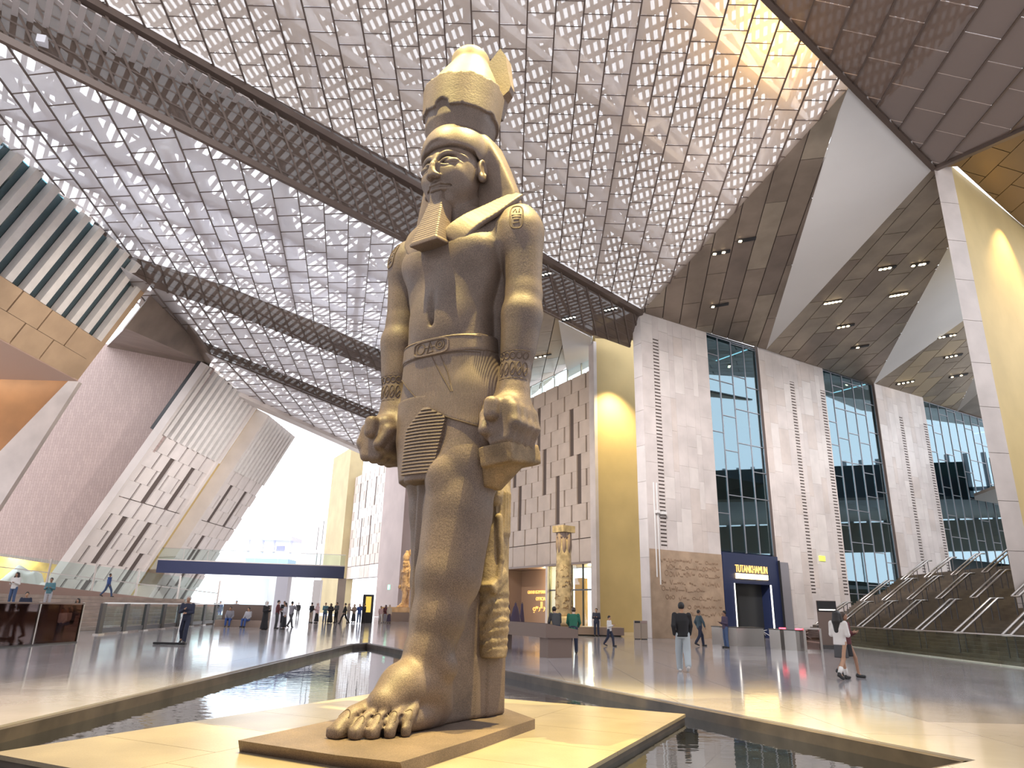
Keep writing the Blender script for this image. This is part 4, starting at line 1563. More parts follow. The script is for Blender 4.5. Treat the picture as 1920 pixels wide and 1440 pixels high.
# ================================================================== SCULPTING: signed distance fields + surface nets
class Sdf:
    def __init__(s, lo, hi, h):
        s.h = h
        s.lo = np.array(lo, np.float32)
        s.n = [int(math.ceil((hi[i] - lo[i]) / h)) + 1 for i in range(3)]
        s.ax = [s.lo[i] + h * np.arange(s.n[i], dtype=np.float32) for i in range(3)]
        s.F = np.full(s.n, 1e3, np.float32)

    def sl(s, lo, hi, m):
        out = []
        for i in range(3):
            a = max(0, int((lo[i] - m - s.lo[i]) / s.h))
            b = min(s.n[i], int((hi[i] + m - s.lo[i]) / s.h) + 2)
            if b <= a:
                return None
            out.append(slice(a, b))
        return tuple(out)

    def grid(s, sl):
        return np.ix_(*[s.ax[i][sl[i]] for i in range(3)])

    def apply(s, fn, lo, hi, mode='u', k=0.0):
        m = k + 3 * s.h
        if mode == 'i':
            sl = tuple(slice(0, n) for n in s.n)
        else:
            sl = s.sl(lo, hi, m)
        if sl is None:
            return s
        X, Y, Z = s.grid(sl)
        d = fn(X, Y, Z)
        a = s.F[sl]
        if mode == 'u':
            if k > 0:
                h = np.clip(.5 + .5 * (a - d) / k, 0, 1)
                r = a * (1 - h) + d * h - k * h * (1 - h)
            else:
                r = np.minimum(a, d)
        elif mode == 's':
            if k > 0:
                h = np.clip(.5 - .5 * (a + d) / k, 0, 1)
                r = a * (1 - h) - d * h + k * h * (1 - h)
            else:
                r = np.maximum(a, -d)
        else:
            r = np.maximum(a, d)
        s.F[sl] = r
        return s

    def ell(s, c, r, k=0.0, mode='u'):
        c, r = np.array(c, float), np.array(r if np.ndim(r) else [r] * 3, float)

        def fn(X, Y, Z):
            x, y, z = (X - c[0]), (Y - c[1]), (Z - c[2])
            k0 = np.sqrt((x / r[0]) ** 2 + (y / r[1]) ** 2 + (z / r[2]) ** 2)
            k1 = np.sqrt((x / r[0] ** 2) ** 2 + (y / r[1] ** 2) ** 2 + (z / r[2] ** 2) ** 2) + 1e-6
            return k0 * (k0 - 1) / k1
        return s.apply(fn, c - r, c + r, mode, k)

    def cap(s, a, b, ra, rb=None, k=0.0, mode='u'):
        a, b = np.array(a, float), np.array(b, float)
        rb = ra if rb is None else rb
        ab = b - a
        L = float(ab @ ab) + 1e-9

        def fn(X, Y, Z):
            t = np.clip(((X - a[0]) * ab[0] + (Y - a[1]) * ab[1] + (Z - a[2]) * ab[2]) / L, 0, 1)
            dx, dy, dz = X - a[0] - t * ab[0], Y - a[1] - t * ab[1], Z - a[2] - t * ab[2]
            return np.sqrt(dx * dx + dy * dy + dz * dz) - (ra + (rb - ra) * t)
        R = max(ra, rb)
        return s.apply(fn, np.minimum(a, b) - R, np.maximum(a, b) + R, mode, k)

    def path(s, pts, rs, k=0.0, mode='u'):
        for i in range(len(pts) - 1):
            s.cap(pts[i], pts[i + 1], rs[i], rs[i + 1], k, mode)
        return s

    def loft(s, rows, k=0.0, mode='u', n=2.0):
        """rows of (z, cx, cy, rx, ry): a column of superellipse sections"""
        R = np.array(rows, float)
        R = R[np.argsort(R[:, 0])]

        def fn(X, Y, Z):
            zz = np.clip(Z, R[0, 0], R[-1, 0])
            cx, cy, rx, ry = (np.interp(zz.ravel(), R[:, 0], R[:, j]).reshape(zz.shape) for j in (1, 2, 3, 4))
            q = (np.abs((X - cx) / rx) ** n + np.abs((Y - cy) / ry) ** n) ** (1.0 / n)
            d = (q - 1) * np.minimum(rx, ry)
            return np.maximum(d, np.maximum(R[0, 0] - Z, Z - R[-1, 0]))
        lo = [(R[:, 1] - R[:, 3]).min(), (R[:, 2] - R[:, 4]).min(), R[0, 0]]
        hi = [(R[:, 1] + R[:, 3]).max(), (R[:, 2] + R[:, 4]).max(), R[-1, 0]]
        return s.apply(fn, lo, hi, mode, k)

    def box(s, c, half, r=0.03, rot=None, k=0.0, mode='u'):
        c, half = np.array(c, float), np.array(half, float)
        M = np.array(rot.transposed()) if rot is not None else np.eye(3)

        def fn(X, Y, Z):
            x, y, z = X - c[0], Y - c[1], Z - c[2]
            q = [np.abs(M[i, 0] * x + M[i, 1] * y + M[i, 2] * z) - half[i] + r for i in range(3)]
            o = np.sqrt(sum(np.maximum(v, 0) ** 2 for v in q))
            return o + np.minimum(np.maximum(q[0], np.maximum(q[1], q[2])), 0) - r
        R = np.abs(np.array(rot)) @ half if rot is not None else half
        return s.apply(fn, c - R, c + R, mode, k)

    def half(s, p, n, mode='i'):
        """keep the side the normal points away from"""
        p, n = np.array(p, float), np.array(n, float)
        n = n / np.linalg.norm(n)
        return s.apply(lambda X, Y, Z: (X - p[0]) * n[0] + (Y - p[1]) * n[1] + (Z - p[2]) * n[2], None, None, mode)

    def rough(s, lo, hi, amp, freq, seed=0, cond=None):
        """knock lumps out of a region"""
        sl = s.sl(lo, hi, 0)
        X, Y, Z = s.grid(sl)
        r = np.random.RandomState(seed)
        v = 0
        for o in range(5):
            f = freq * 1.7 ** o
            d = r.randn(3, 3)
            ph = r.rand(3) * 6.28
            v = v + (np.sin(f * (d[0, 0] * X + d[0, 1] * Y + d[0, 2] * Z) + ph[0]) * np.sin(f * (d[1, 0] * X + d[1, 1] * Y + d[1, 2] * Z) + ph[1])) / 1.4 ** o
        w = 1.0
        for i, (g, a, b) in enumerate(((X, lo[0], hi[0]), (Y, lo[1], hi[1]), (Z, lo[2], hi[2]))):
            e = 0.12 * (b - a)
            w = w * np.clip((g - a) / e, 0, 1) * np.clip((b - g) / e, 0, 1)
        s.F[sl] += (amp * v * w).astype(np.float32)
        return s

    def mesh(s):
        F = s.F
        S = F < 0
        nx, ny, nz = s.n
        cnt = np.zeros((nx - 1, ny - 1, nz - 1), np.uint8)
        for i in (0, 1):
            for j in (0, 1):
                for k in (0, 1):
                    cnt += S[i:nx - 1 + i, j:ny - 1 + j, k:nz - 1 + k]
        act = (cnt > 0) & (cnt < 8)
        idx = np.argwhere(act)
        if len(idx) == 0:
            return [], []
        lin = np.full(act.shape, -1, np.int32)
        lin[act] = np.arange(len(idx))
        acc = np.zeros((len(idx), 3))
        num = np.zeros(len(idx))
        C = [(i, j, k) for i in (0, 1) for j in (0, 1) for k in (0, 1)]
        val = {c: F[idx[:, 0] + c[0], idx[:, 1] + c[1], idx[:, 2] + c[2]] for c in C}
        for a in C:
            for ax in range(3):
                if a[ax] == 0:
                    b = list(a)
                    b[ax] = 1
                    b = tuple(b)
                    va, vb = val[a], val[b]
                    m = (va < 0) != (vb < 0)
                    t = np.where(m, va / np.where(m, va - vb, 1), 0)
                    for q in range(3):
                        acc[:, q] += np.where(m, a[q] + (t if q == ax else 0), 0)
                    num += m
        v = (idx + acc / num[:, None]) * s.h + s.lo
        faces = []
        for ax in range(3):
            o = [(1, 2), (2, 0), (0, 1)][ax]
            sl0 = [slice(1, n - 1) for n in s.n]
            sl0[ax] = slice(0, s.n[ax] - 1)
            sl1 = list(sl0)
            sl1[ax] = slice(1, s.n[ax])
            a, b = S[tuple(sl0)], S[tuple(sl1)]
            e = np.argwhere(a != b)
            if len(e) == 0:
                continue
            fl = a[e[:, 0], e[:, 1], e[:, 2]]
            off = np.array([1, 1, 1])
            off[ax] = 0
            e = e + off
            du = np.zeros(3, int)
            dv = np.zeros(3, int)
            du[o[0]] = 1
            dv[o[1]] = 1
            g = lambda q: lin[q[:, 0], q[:, 1], q[:, 2]]
            q = np.stack([g(e - du - dv), g(e - dv), g(e), g(e - du)], 1)
            q[~fl] = q[~fl][:, ::-1]
            faces.append(q)
        return v, np.concatenate(faces)

    def build(s, name, m, parent=None, smooth_iter=0):
        v, f = s.mesh()
        me = bpy.data.meshes.new(name)
        nv, nf = len(v), len(f)
        if nv:
            v = np.asarray(v, np.float32)
            f = np.asarray(f, np.int32)
            for _ in range(smooth_iter):
                acc = np.zeros_like(v)
                num = np.zeros(nv, np.float32)
                for a, b in ((0, 1), (1, 2), (2, 3), (3, 0)):
                    np.add.at(acc, f[:, a], v[f[:, b]])
                    np.add.at(acc, f[:, b], v[f[:, a]])
                    np.add.at(num, f[:, a], 1)
                    np.add.at(num, f[:, b], 1)
                v = (v + acc / np.maximum(num, 1)[:, None]) * .5
            me.vertices.add(nv)
            me.vertices.foreach_set('co', v.ravel())
            me.loops.add(nf * 4)
            me.loops.foreach_set('vertex_index', f.ravel())
            me.polygons.add(nf)
            me.polygons.foreach_set('loop_start', np.arange(nf, dtype=np.int32) * 4)
            me.polygons.foreach_set('loop_total', np.full(nf, 4, np.int32))
            me.polygons.foreach_set('use_smooth', np.ones(nf, bool))
            me.update(calc_edges=True)
        me.materials.append(m)
        o = bpy.data.objects.new(name, me)
        COL.objects.link(o)
        if parent is not None:
            o.parent = parent
            ORG[o.name] = Vector((0, 0, 0))
        return o


# ================================================================== THE COLOSSUS
# own frame: x to the statue's left hand, -y forward, z up from the slab
TH = R_(33)
SO = Vector((-1.35, 10.55, 0.06)) + Vector((math.cos(TH), -math.sin(TH), 0)) * -.1 + Vector((math.sin(TH), math.cos(TH), 0)) * .85
M_gran = mat('granite', (0.195, 0.142, 0.112), rough=0.55, noise_scale=1.3, noise_amt=0.16, bump=0.10, bump_scale=26, speck=(90, 0.5))
M_granc = mat('granite_smooth', (0.205, 0.15, 0.118), rough=0.5, noise_scale=1.3, noise_amt=0.14, bump=0.06, bump_scale=30, speck=(90, 0.42))
M_granr = mat('granite_broken', (0.25, 0.175, 0.10), rough=0.8, noise_scale=3.0, noise_amt=0.2, bump=0.4, bump_scale=9, speck=(60, 0.35))
M_grane = mat('granite_groove_shade', (0.10, 0.07, 0.052), rough=0.8)  # dark colour stands for shade in engraved grooves; the lines are raised


def kilt_mat():
    m = mat('granite_pleated', (0.20, 0.147, 0.115), rough=0.55, noise_scale=1.3, noise_amt=0.14, speck=(90, 0.42))
    nt = m.node_tree
    b = nt.nodes['Principled BSDF']
    tc = nt.nodes.new('ShaderNodeTexCoord')
    wv = nt.nodes.new('ShaderNodeTexWave')
    wv.wave_type = 'BANDS'
    wv.bands_direction = 'X'
    wv.inputs['Scale'].default_value = 11.0
    wv.inputs['Distortion'].default_value = 0.15
    bp = nt.nodes.new('ShaderNodeBump')
    bp.inputs['Strength'].default_value = 0.3
    bp.inputs['Distance'].default_value = 0.02
    nt.links.new(tc.outputs['Object'], wv.inputs['Vector'])
    nt.links.new(wv.outputs['Fac'], bp.inputs['Height'])
    nt.links.new(bp.outputs['Normal'], b.inputs['Normal'])
    return m


M_kilt = kilt_mat()
col = empty('colossal_statue', SO, rz=-TH)
prop(col, 'colossal granite statue of a striding crowned king with braided beard on the plinth', 'statue')
ORG[col.name] = Vector((0, 0, 0))

# ---- body
H = 0.03
b = Sdf((-2.0, -2.35, -0.06), (2.0, 1.2, 8.75), H)
tor = [(4.3, 0, -.02, 1.0, .56), (4.9, 0, -.04, .98, .56), (5.5, 0, -.12, .88, .54), (5.9, 0, -.16, .82, .52), (6.5, 0, -.2, .79, .50), (7.0, 0, -.16, .92, .55),
       (7.5, 0, -.1, 1.08, .60), (7.9, 0, -.04, 1.12, .54), (8.15, 0, 0.02, .95, .42), (8.35, 0, .06, .55, .36)]
b.loft(tor, n=2.5)
for sx in (-1, 1):
    b.ell((sx * .42, -.50, 7.42), (.46, .26, .36), .22)           # chest
    b.cap((sx * .35, .05, 8.2), (sx * 1.2, .05, 8.02), .30, .27, .25)   # shoulders
    b.ell((sx * 1.27, .0, 7.75), (.36, .40, .56), .18)
    b.path([(sx * 1.30, .0, 7.8), (sx * 1.33, .02, 6.6), (sx * 1.32, -.02, 6.2), (sx * 1.27, -.08, 5.2), (sx * 1.25, -.12, 4.75)], [.36, .30, .31, .235, .24], .10)
    b.cap((sx * 1.35, -.03, 6.25), (sx * 1.31, -.05, 5.6), .325, .27, .1)
    b.box((sx * .98, .15, 6.2), (.25, .2, 1.7), .05, k=.05)          # stone left between arm and body
b.ell((0, -.52, 6.25), (.5, .2, .42), .25)                          # belly
b.loft([(7.9, 0, -.06, .50, .48), (8.3, 0, -.12, .43, .44), (8.72, 0, -.2, .42, .44)], k=.15)   # neck
# buttocks, thighs
b.ell((-.45, .12, 4.9), (.56, .52, .75), .2)
b.ell((.45, .02, 4.9), (.56, .55, .75), .2)
# left (forward) leg
b.path([(.46, .0, 4.9), (.42, -.12, 3.75), (.36, -.24, 3.15), (.335, -.40, 2.06), (.30, -.5, 1.45), (.25, -.62, .95), (.24, -.62, .5)], [.60, .56, .51, .45, .385, .345, .36], .10)
b.cap((.36, -.2, 2.9), (.33, -.28, 2.0), .50, .44, .15)                 # calf
b.ell((.27, -.62, 3.52), (.27, .16, .28), .12)                          # kneecap
# rear (right) leg
b.path([(-.46, .15, 4.9), (-.42, .14, 3.7), (-.41, .2, 3.1), (-.40, .3, 2.0), (-.40, .3, 1.0), (-.40, .25, .45)], [.60, .50, .44, .42, .31, .34], .10)
# feet
def foot(ox, oy, flip):
    f = lambda x, y, z: (ox + flip * x, oy + y, z)
    b.ell(f(.0, .12, .26), (.33, .40, .34), .15)                          # heel
    b.path([f(0, -.0, .62), f(.0, -.45, .53), f(-.0, -.80, .36)], [.33, .30, .23], .16)
    b.cap(f(.17, -.15, .16), f(.20, -.62, .15), .17, .14, .12)
    b.cap(f(-.15, -.3, .2), f(-.15, -.80, .18), .17, .15, .15)
    toes = ((-.19, -.75, -.205, -1.37, .145, .125), (-.005, -.74, .02, -1.30, .098, .088), (.11, -.70, .15, -1.14, .090, .080),
            (.205, -.64, .265, -.96, .084, .076), (.285, -.52, .355, -.76, .078, .072))
    for (x0, y0, x1, y1, r0, r1) in toes:
        b.path([f(x0, y0, .31), f(x0 + (x1 - x0) * .6, y0 + (y1 - y0) * .6, .215), f(x1, y1, .085)], [r0, r0 * 1.02, r1], .012)
        b.box(f(x1, y1 - .0, .06), (r1 * .92, r1 * 1.05, .085), .035, k=.01)
    for t0, t1 in zip(toes[:-1], toes[1:]):
        xa, ya = (t0[2] + t0[5] + t1[2] - t1[5]) / 2, t1[3] - .05
        xb, yb = (t0[0] + t0[4] + t1[0] - t1[4]) / 2, (t0[1] + t1[1]) / 2 - .12
        b.path([f(xa, ya, .0), f(xa, ya, .22), f(xb, yb, .30)], [.028, .026, .012], .02, 's')
foot(.19, -.62, 1)
foot(-.40, .28, -1)
for sx in (1, -1):
    b.ell((.25 + sx * .33, -.55, .78), (.1, .16, .16), .1)            # ankle bones
    b.ell((-.4 + sx * .31, .3, .78), (.1, .15, .15), .1)
# back pillar, web between leg and pillar, block at the rear
b.box((0, .92, 4.55), (.42, .26, 4.65), .03, k=.05)
b.box((-.08, .35, 1.75), (.30, .75, 1.85), .04, k=.06)
b.box((.10, .15, .9), (.26, .50, .95), .04, k=.04)
b.box((.12, .74, .42), (.27, .36, .46), .03)
# fists on their rolls
for sx in (-1, 1):
    cx = sx * 1.25
    b.box((cx, -.20, 4.36), (.29, .40, .36), .16, k=.14)
    b.path([(cx, -.1, 4.85), (cx, -.15, 4.5)], [.24, .30], .12)
    for q in range(4):                                                  # knuckled fingers folded over the roll
        yy = -.50 + q * .19
        b.path([(cx + sx * .27, yy, 4.5), (cx + sx * .31, yy - .02, 4.25), (cx + sx * .2, yy - .01, 4.02), (cx - sx * .06, yy, 3.99)], [.085, .09, .088, .085], .06)
    b.path([(cx - sx * .18, -.15, 4.62), (cx - sx * .23, -.48, 4.42), (cx - sx * .17, -.62, 4.16)], [.13, .11, .095], .04)   # thumb
    b.box((cx - sx * .02, -.42, 4.47), (.115, .36, .19), .10, k=.02)        # end of the roll
# navel, centre line
b.ell((0, -.73, 6.12), (.045, .1, .07), .04, 's')
b.cap((0, -.76, 6.7), (0, -.74, 6.2), .03, .05, .06, 's')
b.half((0, 0, 0.0), (0, 0, -1))
BODY = b.build('body', M_gran, col, 1)

# ---- broken stone under the left fist
q = Sdf((.8, -.9, 3.3), (1.75, .5, 4.2), .03)
q.box((1.24, -.12, 3.84), (.29, .44, .16), .02, rot=Matrix.Rotation(.12, 3, 'X') @ Matrix.Rotation(-.1, 3, 'Y'))
q.loft([(3.35, .92, -.12, .10, .2), (3.78, 1.12, -.12, .36, .40)], k=.03)
q.build('broken_support', M_granr, col)

# ---- head
hd = Sdf((-.8, -1.2, 7.9), (.8, .35, 10.0), .0125)
hd.ell((0, -.42, 9.15), (.545, .50, .74), 0)
hd.ell((0, -.44, 8.80), (.41, .38, .36), .16)
hd.ell((0, -.62, 8.47), (.19, .14, .13), .12)                             # chin
hd.loft([(7.95, 0, -.1, .40, .40), (8.75, 0, -.22, .38, .40)], k=.12)
for sx in (-1, 1):
    hd.ell((sx * .25, -.70, 8.93), (.18, .13, .17), .12)                   # cheeks
    hd.ell((sx * .255, -.90, 9.14), (.20, .17, .11), .06, 's')           # sockets
    hd.ell((sx * .255, -.775, 9.115), (.17, .105, .075), .012)                # eyeballs
    fy = lambda x, z: -(.42 + .50 * math.sqrt(max(.02, 1 - (x / .545) ** 2 - ((z - 9.15) / .74) ** 2)))
    arc = lambda x0, x1, zb, am, pw, lift, r0, r1: ([(sx * (x0 + (x1 - x0) * t), fy(x0 + (x1 - x0) * t, zb + am * math.sin(math.pi * t ** pw)) - lift, zb + am * math.sin(math.pi * t ** pw)) for t in [i / 15 for i in range(16)]],
                                                    [r0 + (r1 - r0) * abs(2 * i / 15 - 1) for i in range(16)])
    hd.path(*arc(.09, .44, 9.085, .085, .8, -.012, .024, .019), k=.015)
    hd.path(*arc(.10, .42, 9.075, -.040, .9, -.014, .021, .018), k=.015)
    hd.path(*arc(.06, .49, 9.215, .085, .75, -.012, .026, .018), k=.05)
    hd.ell((sx * .08, -.93, 8.82), (.065, .075, .05), .04)                # nostril wings
    hd.ell((sx * .05, -.985, 8.785), (.028, .045, .02), .015, 's')
    # ears
    e = (sx * .60, -.30, 9.12)
    hd.ell((e[0] - sx * .01, e[1] + .02, e[2]), (.075, .145, .235), .03)
    hd.ell((e[0] + sx * .06, e[1] - .01, e[2] + .03), (.055, .085, .15), .03, 's')
    hd.ell((e[0] + sx * .02, e[1] - .04, e[2] - .19), (.055, .075, .085), .04)
hd.path([(0, -.87, 9.26), (0, -.95, 9.05), (0, -.985, 8.87)], [.05, .058, .08], .07)   # nose
hd.half
hd.apply(lambda X, Y, Z: -(np.maximum(Y + 1.0 - .25 * (Z - 8.86), -1) * -1.0) * 0 + np.maximum(Y + 1.035, np.maximum(8.80 - Z, Z - 8.95)), (-.15, -1.2, 8.8), (.15, -.98, 8.95), 's', .015)
hd.path([(-.22, -.725, 8.665), (-.10, -.835, 8.705), (0, -.845, 8.695), (.10, -.835, 8.705), (.22, -.725, 8.665)], [.028, .054, .050, .054, .028], .02)
hd.path([(-.20, -.73, 8.645), (-.08, -.82, 8.605), (.08, -.82, 8.605), (.20, -.73, 8.645)], [.028, .058, .058, .028], .02)
hd.path([(-.25, -.745, 8.672), (-.1, -.885, 8.652), (.1, -.885, 8.652), (.25, -.745, 8.672)], [.018, .026, .026, .018], .012, 's')
hd.path([(-.2, -.82, 8.54), (0, -.86, 8.53), (.2, -.82, 8.54)], [.02, .03, .02], .04, 's')
HEAD = hd.build('head', M_granc, col, 1)

# ---- head cloth: brow band, swelling sides, wings to the shoulders, lappets
nm = Sdf((-1.45, -1.15, 6.8), (1.45, .75, 10.35), .028)
nm.ell((0, -.30, 9.55), (.66, .69, .66), 0)
nm.loft([(8.1, 0, .10, 1.24, .17), (8.7, 0, .08, 1.13, .20), (9.3, 0, .02, .92, .26), (9.8, 0, -.02, .70, .34), (10.05, 0, -.05, .52, .36)], k=.06, n=5)
nm.apply(lambda X, Y, Z: (8.16 + .38 * np.clip(np.abs(X) - .45, 0, 2) - Z) * .9 + 0 * Y, None, None, 'i')
# opening for the face
def face_cut(X, Y, Z):
    d = np.sqrt((X / .56) ** 2 + ((Z - 8.75) / .80) ** 2) - 1
    return np.maximum(d * .56, Y + .20)
nm.apply(face_cut, (-.7, -1.3, 7.8), (.7, -.15, 9.6), 's', .02)
nm.loft([(9.42, 0, -.40, .585, .55), (9.58, 0, -.39, .60, .56)], n=2.1)    # brow band
nm.apply(lambda X, Y, Z: np.maximum(Z - 9.36 - .12 * np.clip(-Y - .3, -1, 1), np.maximum(np.abs(X) - .58, Y + .22)), (-.7, -1.2, 8.4), (.7, -.2, 9.5), 's', .02)
nm.half((0, 0, 10.2), (0, 0, 1))
NEM = nm.build('head_cloth', M_granc, col, 1)
for sx in (-1, 1):
    lp = Sdf((min(0, sx * 1.4), -1.05, 7.2), (max(0, sx * 1.4), .35, 8.95), .02)
    pts = [(.34, -.735, 7.56), (.47, -.70, 7.72), (.66, -.58, 7.93), (.86, -.38, 8.15), (1.03, -.16, 8.40), (1.16, .04, 8.60)]
    wd = [.25, .25, .235, .21, .17, .12]
    def cr_(t):
        i = min(4, int(t))
        f = t - i
        P = [pts[max(0, min(5, i + q))] for q in (-1, 0, 1, 2)]
        o = [0.5 * (2 * P[1][c] + (P[2][c] - P[0][c]) * f + (2 * P[0][c] - 5 * P[1][c] + 4 * P[2][c] - P[3][c]) * f * f + (3 * P[1][c] - P[0][c] - 3 * P[2][c] + P[3][c]) * f ** 3) for c in range(3)]
        return Vector((o[0] * sx, o[1], o[2])), wd[i] + (wd[min(5, i + 1)] - wd[i]) * f
    NS = 22
    for i in range(NS):
        a, wa = cr_(5 * i / NS)
        c, wc = cr_(5 * (i + 1) / NS)
        d = (c - a).normalized()
        out = Vector((sx * .45, -.85, .30 + .6 * i / NS)).normalized()
        w_ = d.cross(out).normalized()
        out = w_.cross(d).normalized()
        M = Matrix((d, w_, out)).transposed()
        lp.box((a + c) / 2, ((c - a).length / 2 + .03, (wa + wc) / 2, .05), .02, rot=M, k=.02)
    lp.build('head_cloth_lappet', M_granc, col, 6)

# ---- crown
cr = Sdf((-1.0, -1.3, 9.8), (1.05, .9, 11.4), .022)
cr.loft([(10.28, 0, -.245, .735, .735), (10.6, 0, -.22, .755, .755), (11.05, 0, -.19, .79, .79)])
def jag(X, Y, Z):
    an = np.arctan2(X, -(Y + .22))
    lowr = 10.36 + .05 * np.sin(an * 5 + 1) + .035 * np.sin(an * 13) + .03 * np.sign(np.sin(an * 9 + .5)) - .10 * np.clip(an, -1, 1.2)
    upr = 11.02 + .018 * np.sin(an * 9) + .012 * np.sin(an * 23 + 1)
    return np.maximum(lowr - Z, Z - upr)
cr.apply(jag, None, None, 'i')
cr.loft([(9.9, 0, -.26, .58, .58), (10.15, 0, -.25, .665, .665), (10.6, 0, -.23, .69, .69)])
cr.loft([(10.9, 0, -.19, .72, .72), (11.3, 0, -.18, .78, .78)], mode='s')
cr.build('red_crown', M_gran, col, 1)
sp_ = [(-.08, 11.0), (-.06, 11.5), (-.02, 11.96), (.07, 12.3), (.24, 12.44), (.39, 12.57), (.53, 12.32), (.59, 11.94), (.68, 11.51), (.64, 11.40), (.50, 11.33), (.44, 11.15), (.40, 10.95)]
mb = MB()
n = len(sp_)
fr_ = [Vector((x, .42, z)) for i, (x, z) in enumerate(sp_)]
bk_ = [Vector((x * .96 + .02, .60 + .04 * math.sin(i * 1.3), z - .06)) for i, (x, z) in enumerate(sp_)]
mb.add(fr_ + bk_, [tuple(range(n))[::-1], tuple(range(n, 2 * n))] + [(i, (i + 1) % n, n + (i + 1) % n, n + i) for i in range(n)])
mb.build('crown_back', M_gran, col, local=True)
dm = Sdf((-.95, -1.1, 10.7), (.85, .75, 12.5), .026)
dm.loft([(10.8, 0, -.19, .70, .70), (11.1, 0, -.18, .69, .69), (11.4, -.0, -.14, .60, .58), (11.7, .02, -.1, .45, .44), (11.85, .03, -.08, .37, .37), (12.0, .03, -.08, .34, .34)], k=0)
dm.ell((.03, -.08, 11.98), (.36, .36, .30), .12)
dm.build('white_crown', mat('granite_pale', (0.21, 0.165, 0.11), rough=0.55, noise_scale=1.5, noise_amt=0.1, speck=(75, 0.2)), col, 1)

# ---- braided beard with the stone bridge behind it
bd = Sdf((-.45, -1.35, 7.3), (.45, -.2, 8.65), .014)
N_ = 18
for i in range(N_):
    t = i / (N_ - 1)
    z = 8.38 - t * .86
    y = -.70 - t * .20
    w = .165 + t * .115
    bd.box((0, y, z), (w, .15 + .04 * t, .034), .022, rot=Matrix.Rotation(.15, 3, 'X'))
bd.box((0, -.90, 7.49), (.30, .19, .03), .01, rot=Matrix.Rotation(.15, 3, 'X'))
bd.build('braided_beard', M_granc, col)
wb = Sdf((-.4, -1.0, 7.1), (.4, -.1, 8.6), .026)
wb.box((0, -.60, 7.95), (.13, .26, .62), .03)
wb.half((0, -.4, 7.35), (0, -.45, -1))
wb.build('beard_bridge', M_gran, col)

# ---- kilt: the over-wrap, the pleated apron, belt
kl = Sdf((-1.35, -1.2, 3.3), (1.35, 1.0, 6.05), .026)
kl.loft([(3.5, -.18, -.04, .66, .60), (4.3, -.05, -.04, .98, .62), (4.9, 0, -.04, 1.02, .61), (5.5, 0, -.12, .915, .58), (5.98, 0, -.16, .86, .56)], n=2.4)
kl.path([(.46, .0, 4.9), (.42, -.12, 3.75)], [.635, .60], .10)
kl.path([(-.46, .1, 4.9), (-.42, .08, 3.5)], [.635, .55], .10)
kl.ell((-.45, .12, 4.9), (.60, .56, .8), .2)
kl.ell((.45, .02, 4.9), (.60, .59, .8), .2)
def wrap_cut(X, Y, Z):
    zc = np.interp(np.asarray(X).ravel(), [-1.3, -.75, -.35, -.1, .1, .45, .8, 1.3], [5.45, 5.25, 4.88, 4.64, 4.55, 4.40, 4.28, 4.15]).reshape(np.asarray(X).shape)
    return np.maximum(zc - Z, -np.inf) + 0 * Y
KLc = wrap_cut
kl.apply(lambda X, Y, Z: KLc(X, Y, Z), None, None, 'i')
kl.half((0, 0, 5.66), (0, .10, 1))
KILT = kl.build('kilt', M_kilt, col, 1)
k2 = Sdf((-1.2, -1.1, 3.4), (.4, .9, 5.2), .026)
k2.path([(-.46, .12, 4.9), (-.42, .10, 3.5)], [.625, .52], .10)
k2.loft([(3.48, -.30, -.06, .52, .56), (4.2, -.2, -.06, .78, .60), (4.9, -.1, -.05, .92, .60)], k=.08, n=2.4)
k2.half((0, 0, 3.5), (0, 0, -1))
k2.build('kilt_underside', M_gran, col, 1)
ap = MB()
# apron: trapezoid of horizontal pleats
NP = 20
for i in range(NP):
    t0, t1 = i / NP, (i + .86) / NP
    for (t, nx) in ((t0, 0),):
        za, zb = 4.64 - t0 * 1.08, 4.64 - t1 * 1.08
        def edge(tt):
            return (-.06 - min(tt * 3.2, 1.0) * .34 - tt * .04, .02 + min(tt * 6, 1) * .34 - max(0, tt - .2) * .20)
        def yy(x, z):
            return -.735 - .02 * (4.3 - z) + .28 * (x + .10) ** 2
        la, ra = edge(t0)
        lb, rb = edge(t1)
        n = 6
        fa = [Vector((la + (ra - la) * j / n, yy(la + (ra - la) * j / n, za), za)) for j in range(n + 1)]
        fb_ = [Vector((lb + (rb - lb) * j / n, yy(lb + (rb - lb) * j / n, zb) - .018, zb)) for j in range(n + 1)]
        bk = Vector((0, .30, 0))
        vs = fa + fb_ + [p + bk for p in fa] + [p + bk for p in fb_]
        m_ = n + 1
        fs = []
        for j in range(n):
            fs += [(j, m_ + j, m_ + j + 1, j + 1), (m_ + j, 3 * m_ + j, 3 * m_ + j + 1, m_ + j + 1), (2 * m_ + j, j, j + 1, 2 * m_ + j + 1)]
        fs += [(0, 2 * m_, 3 * m_, m_), (n, m_ + n, 3 * m_ + n, 2 * m_ + n)]
        ap.add(vs, fs)
apb = Sdf((-.7, -.95, 3.4), (.5, -.2, 4.4), .026)
apb.loft([(3.46, -.12, -.45, .36, .285), (4.1, -.10, -.45, .36, .275), (4.35, -.06, -.45, .24, .25)], n=3)
o = ap.build('pleated_apron', M_granc, col, local=True)
o2 = apb.build('apron_hem', M_gran, col)


# ---- reliefs that follow the carved surface (cast on the meshes above)
def bvh_of(*objs):
    vs, fs, n = [], [], 0
    for o in objs:
        me = o.data
        co = np.empty(len(me.vertices) * 3, np.float32)
        me.vertices.foreach_get('co', co)
        li = np.empty(len(me.loops), np.int32)
        me.loops.foreach_get('vertex_index', li)
        vs += [tuple(p) for p in co.reshape(-1, 3).tolist()]
        fs += [tuple(p) for p in (li.reshape(-1, 4) + n).tolist()]
        n += len(me.vertices)
    return BVHTree.FromPolygons(vs, fs)


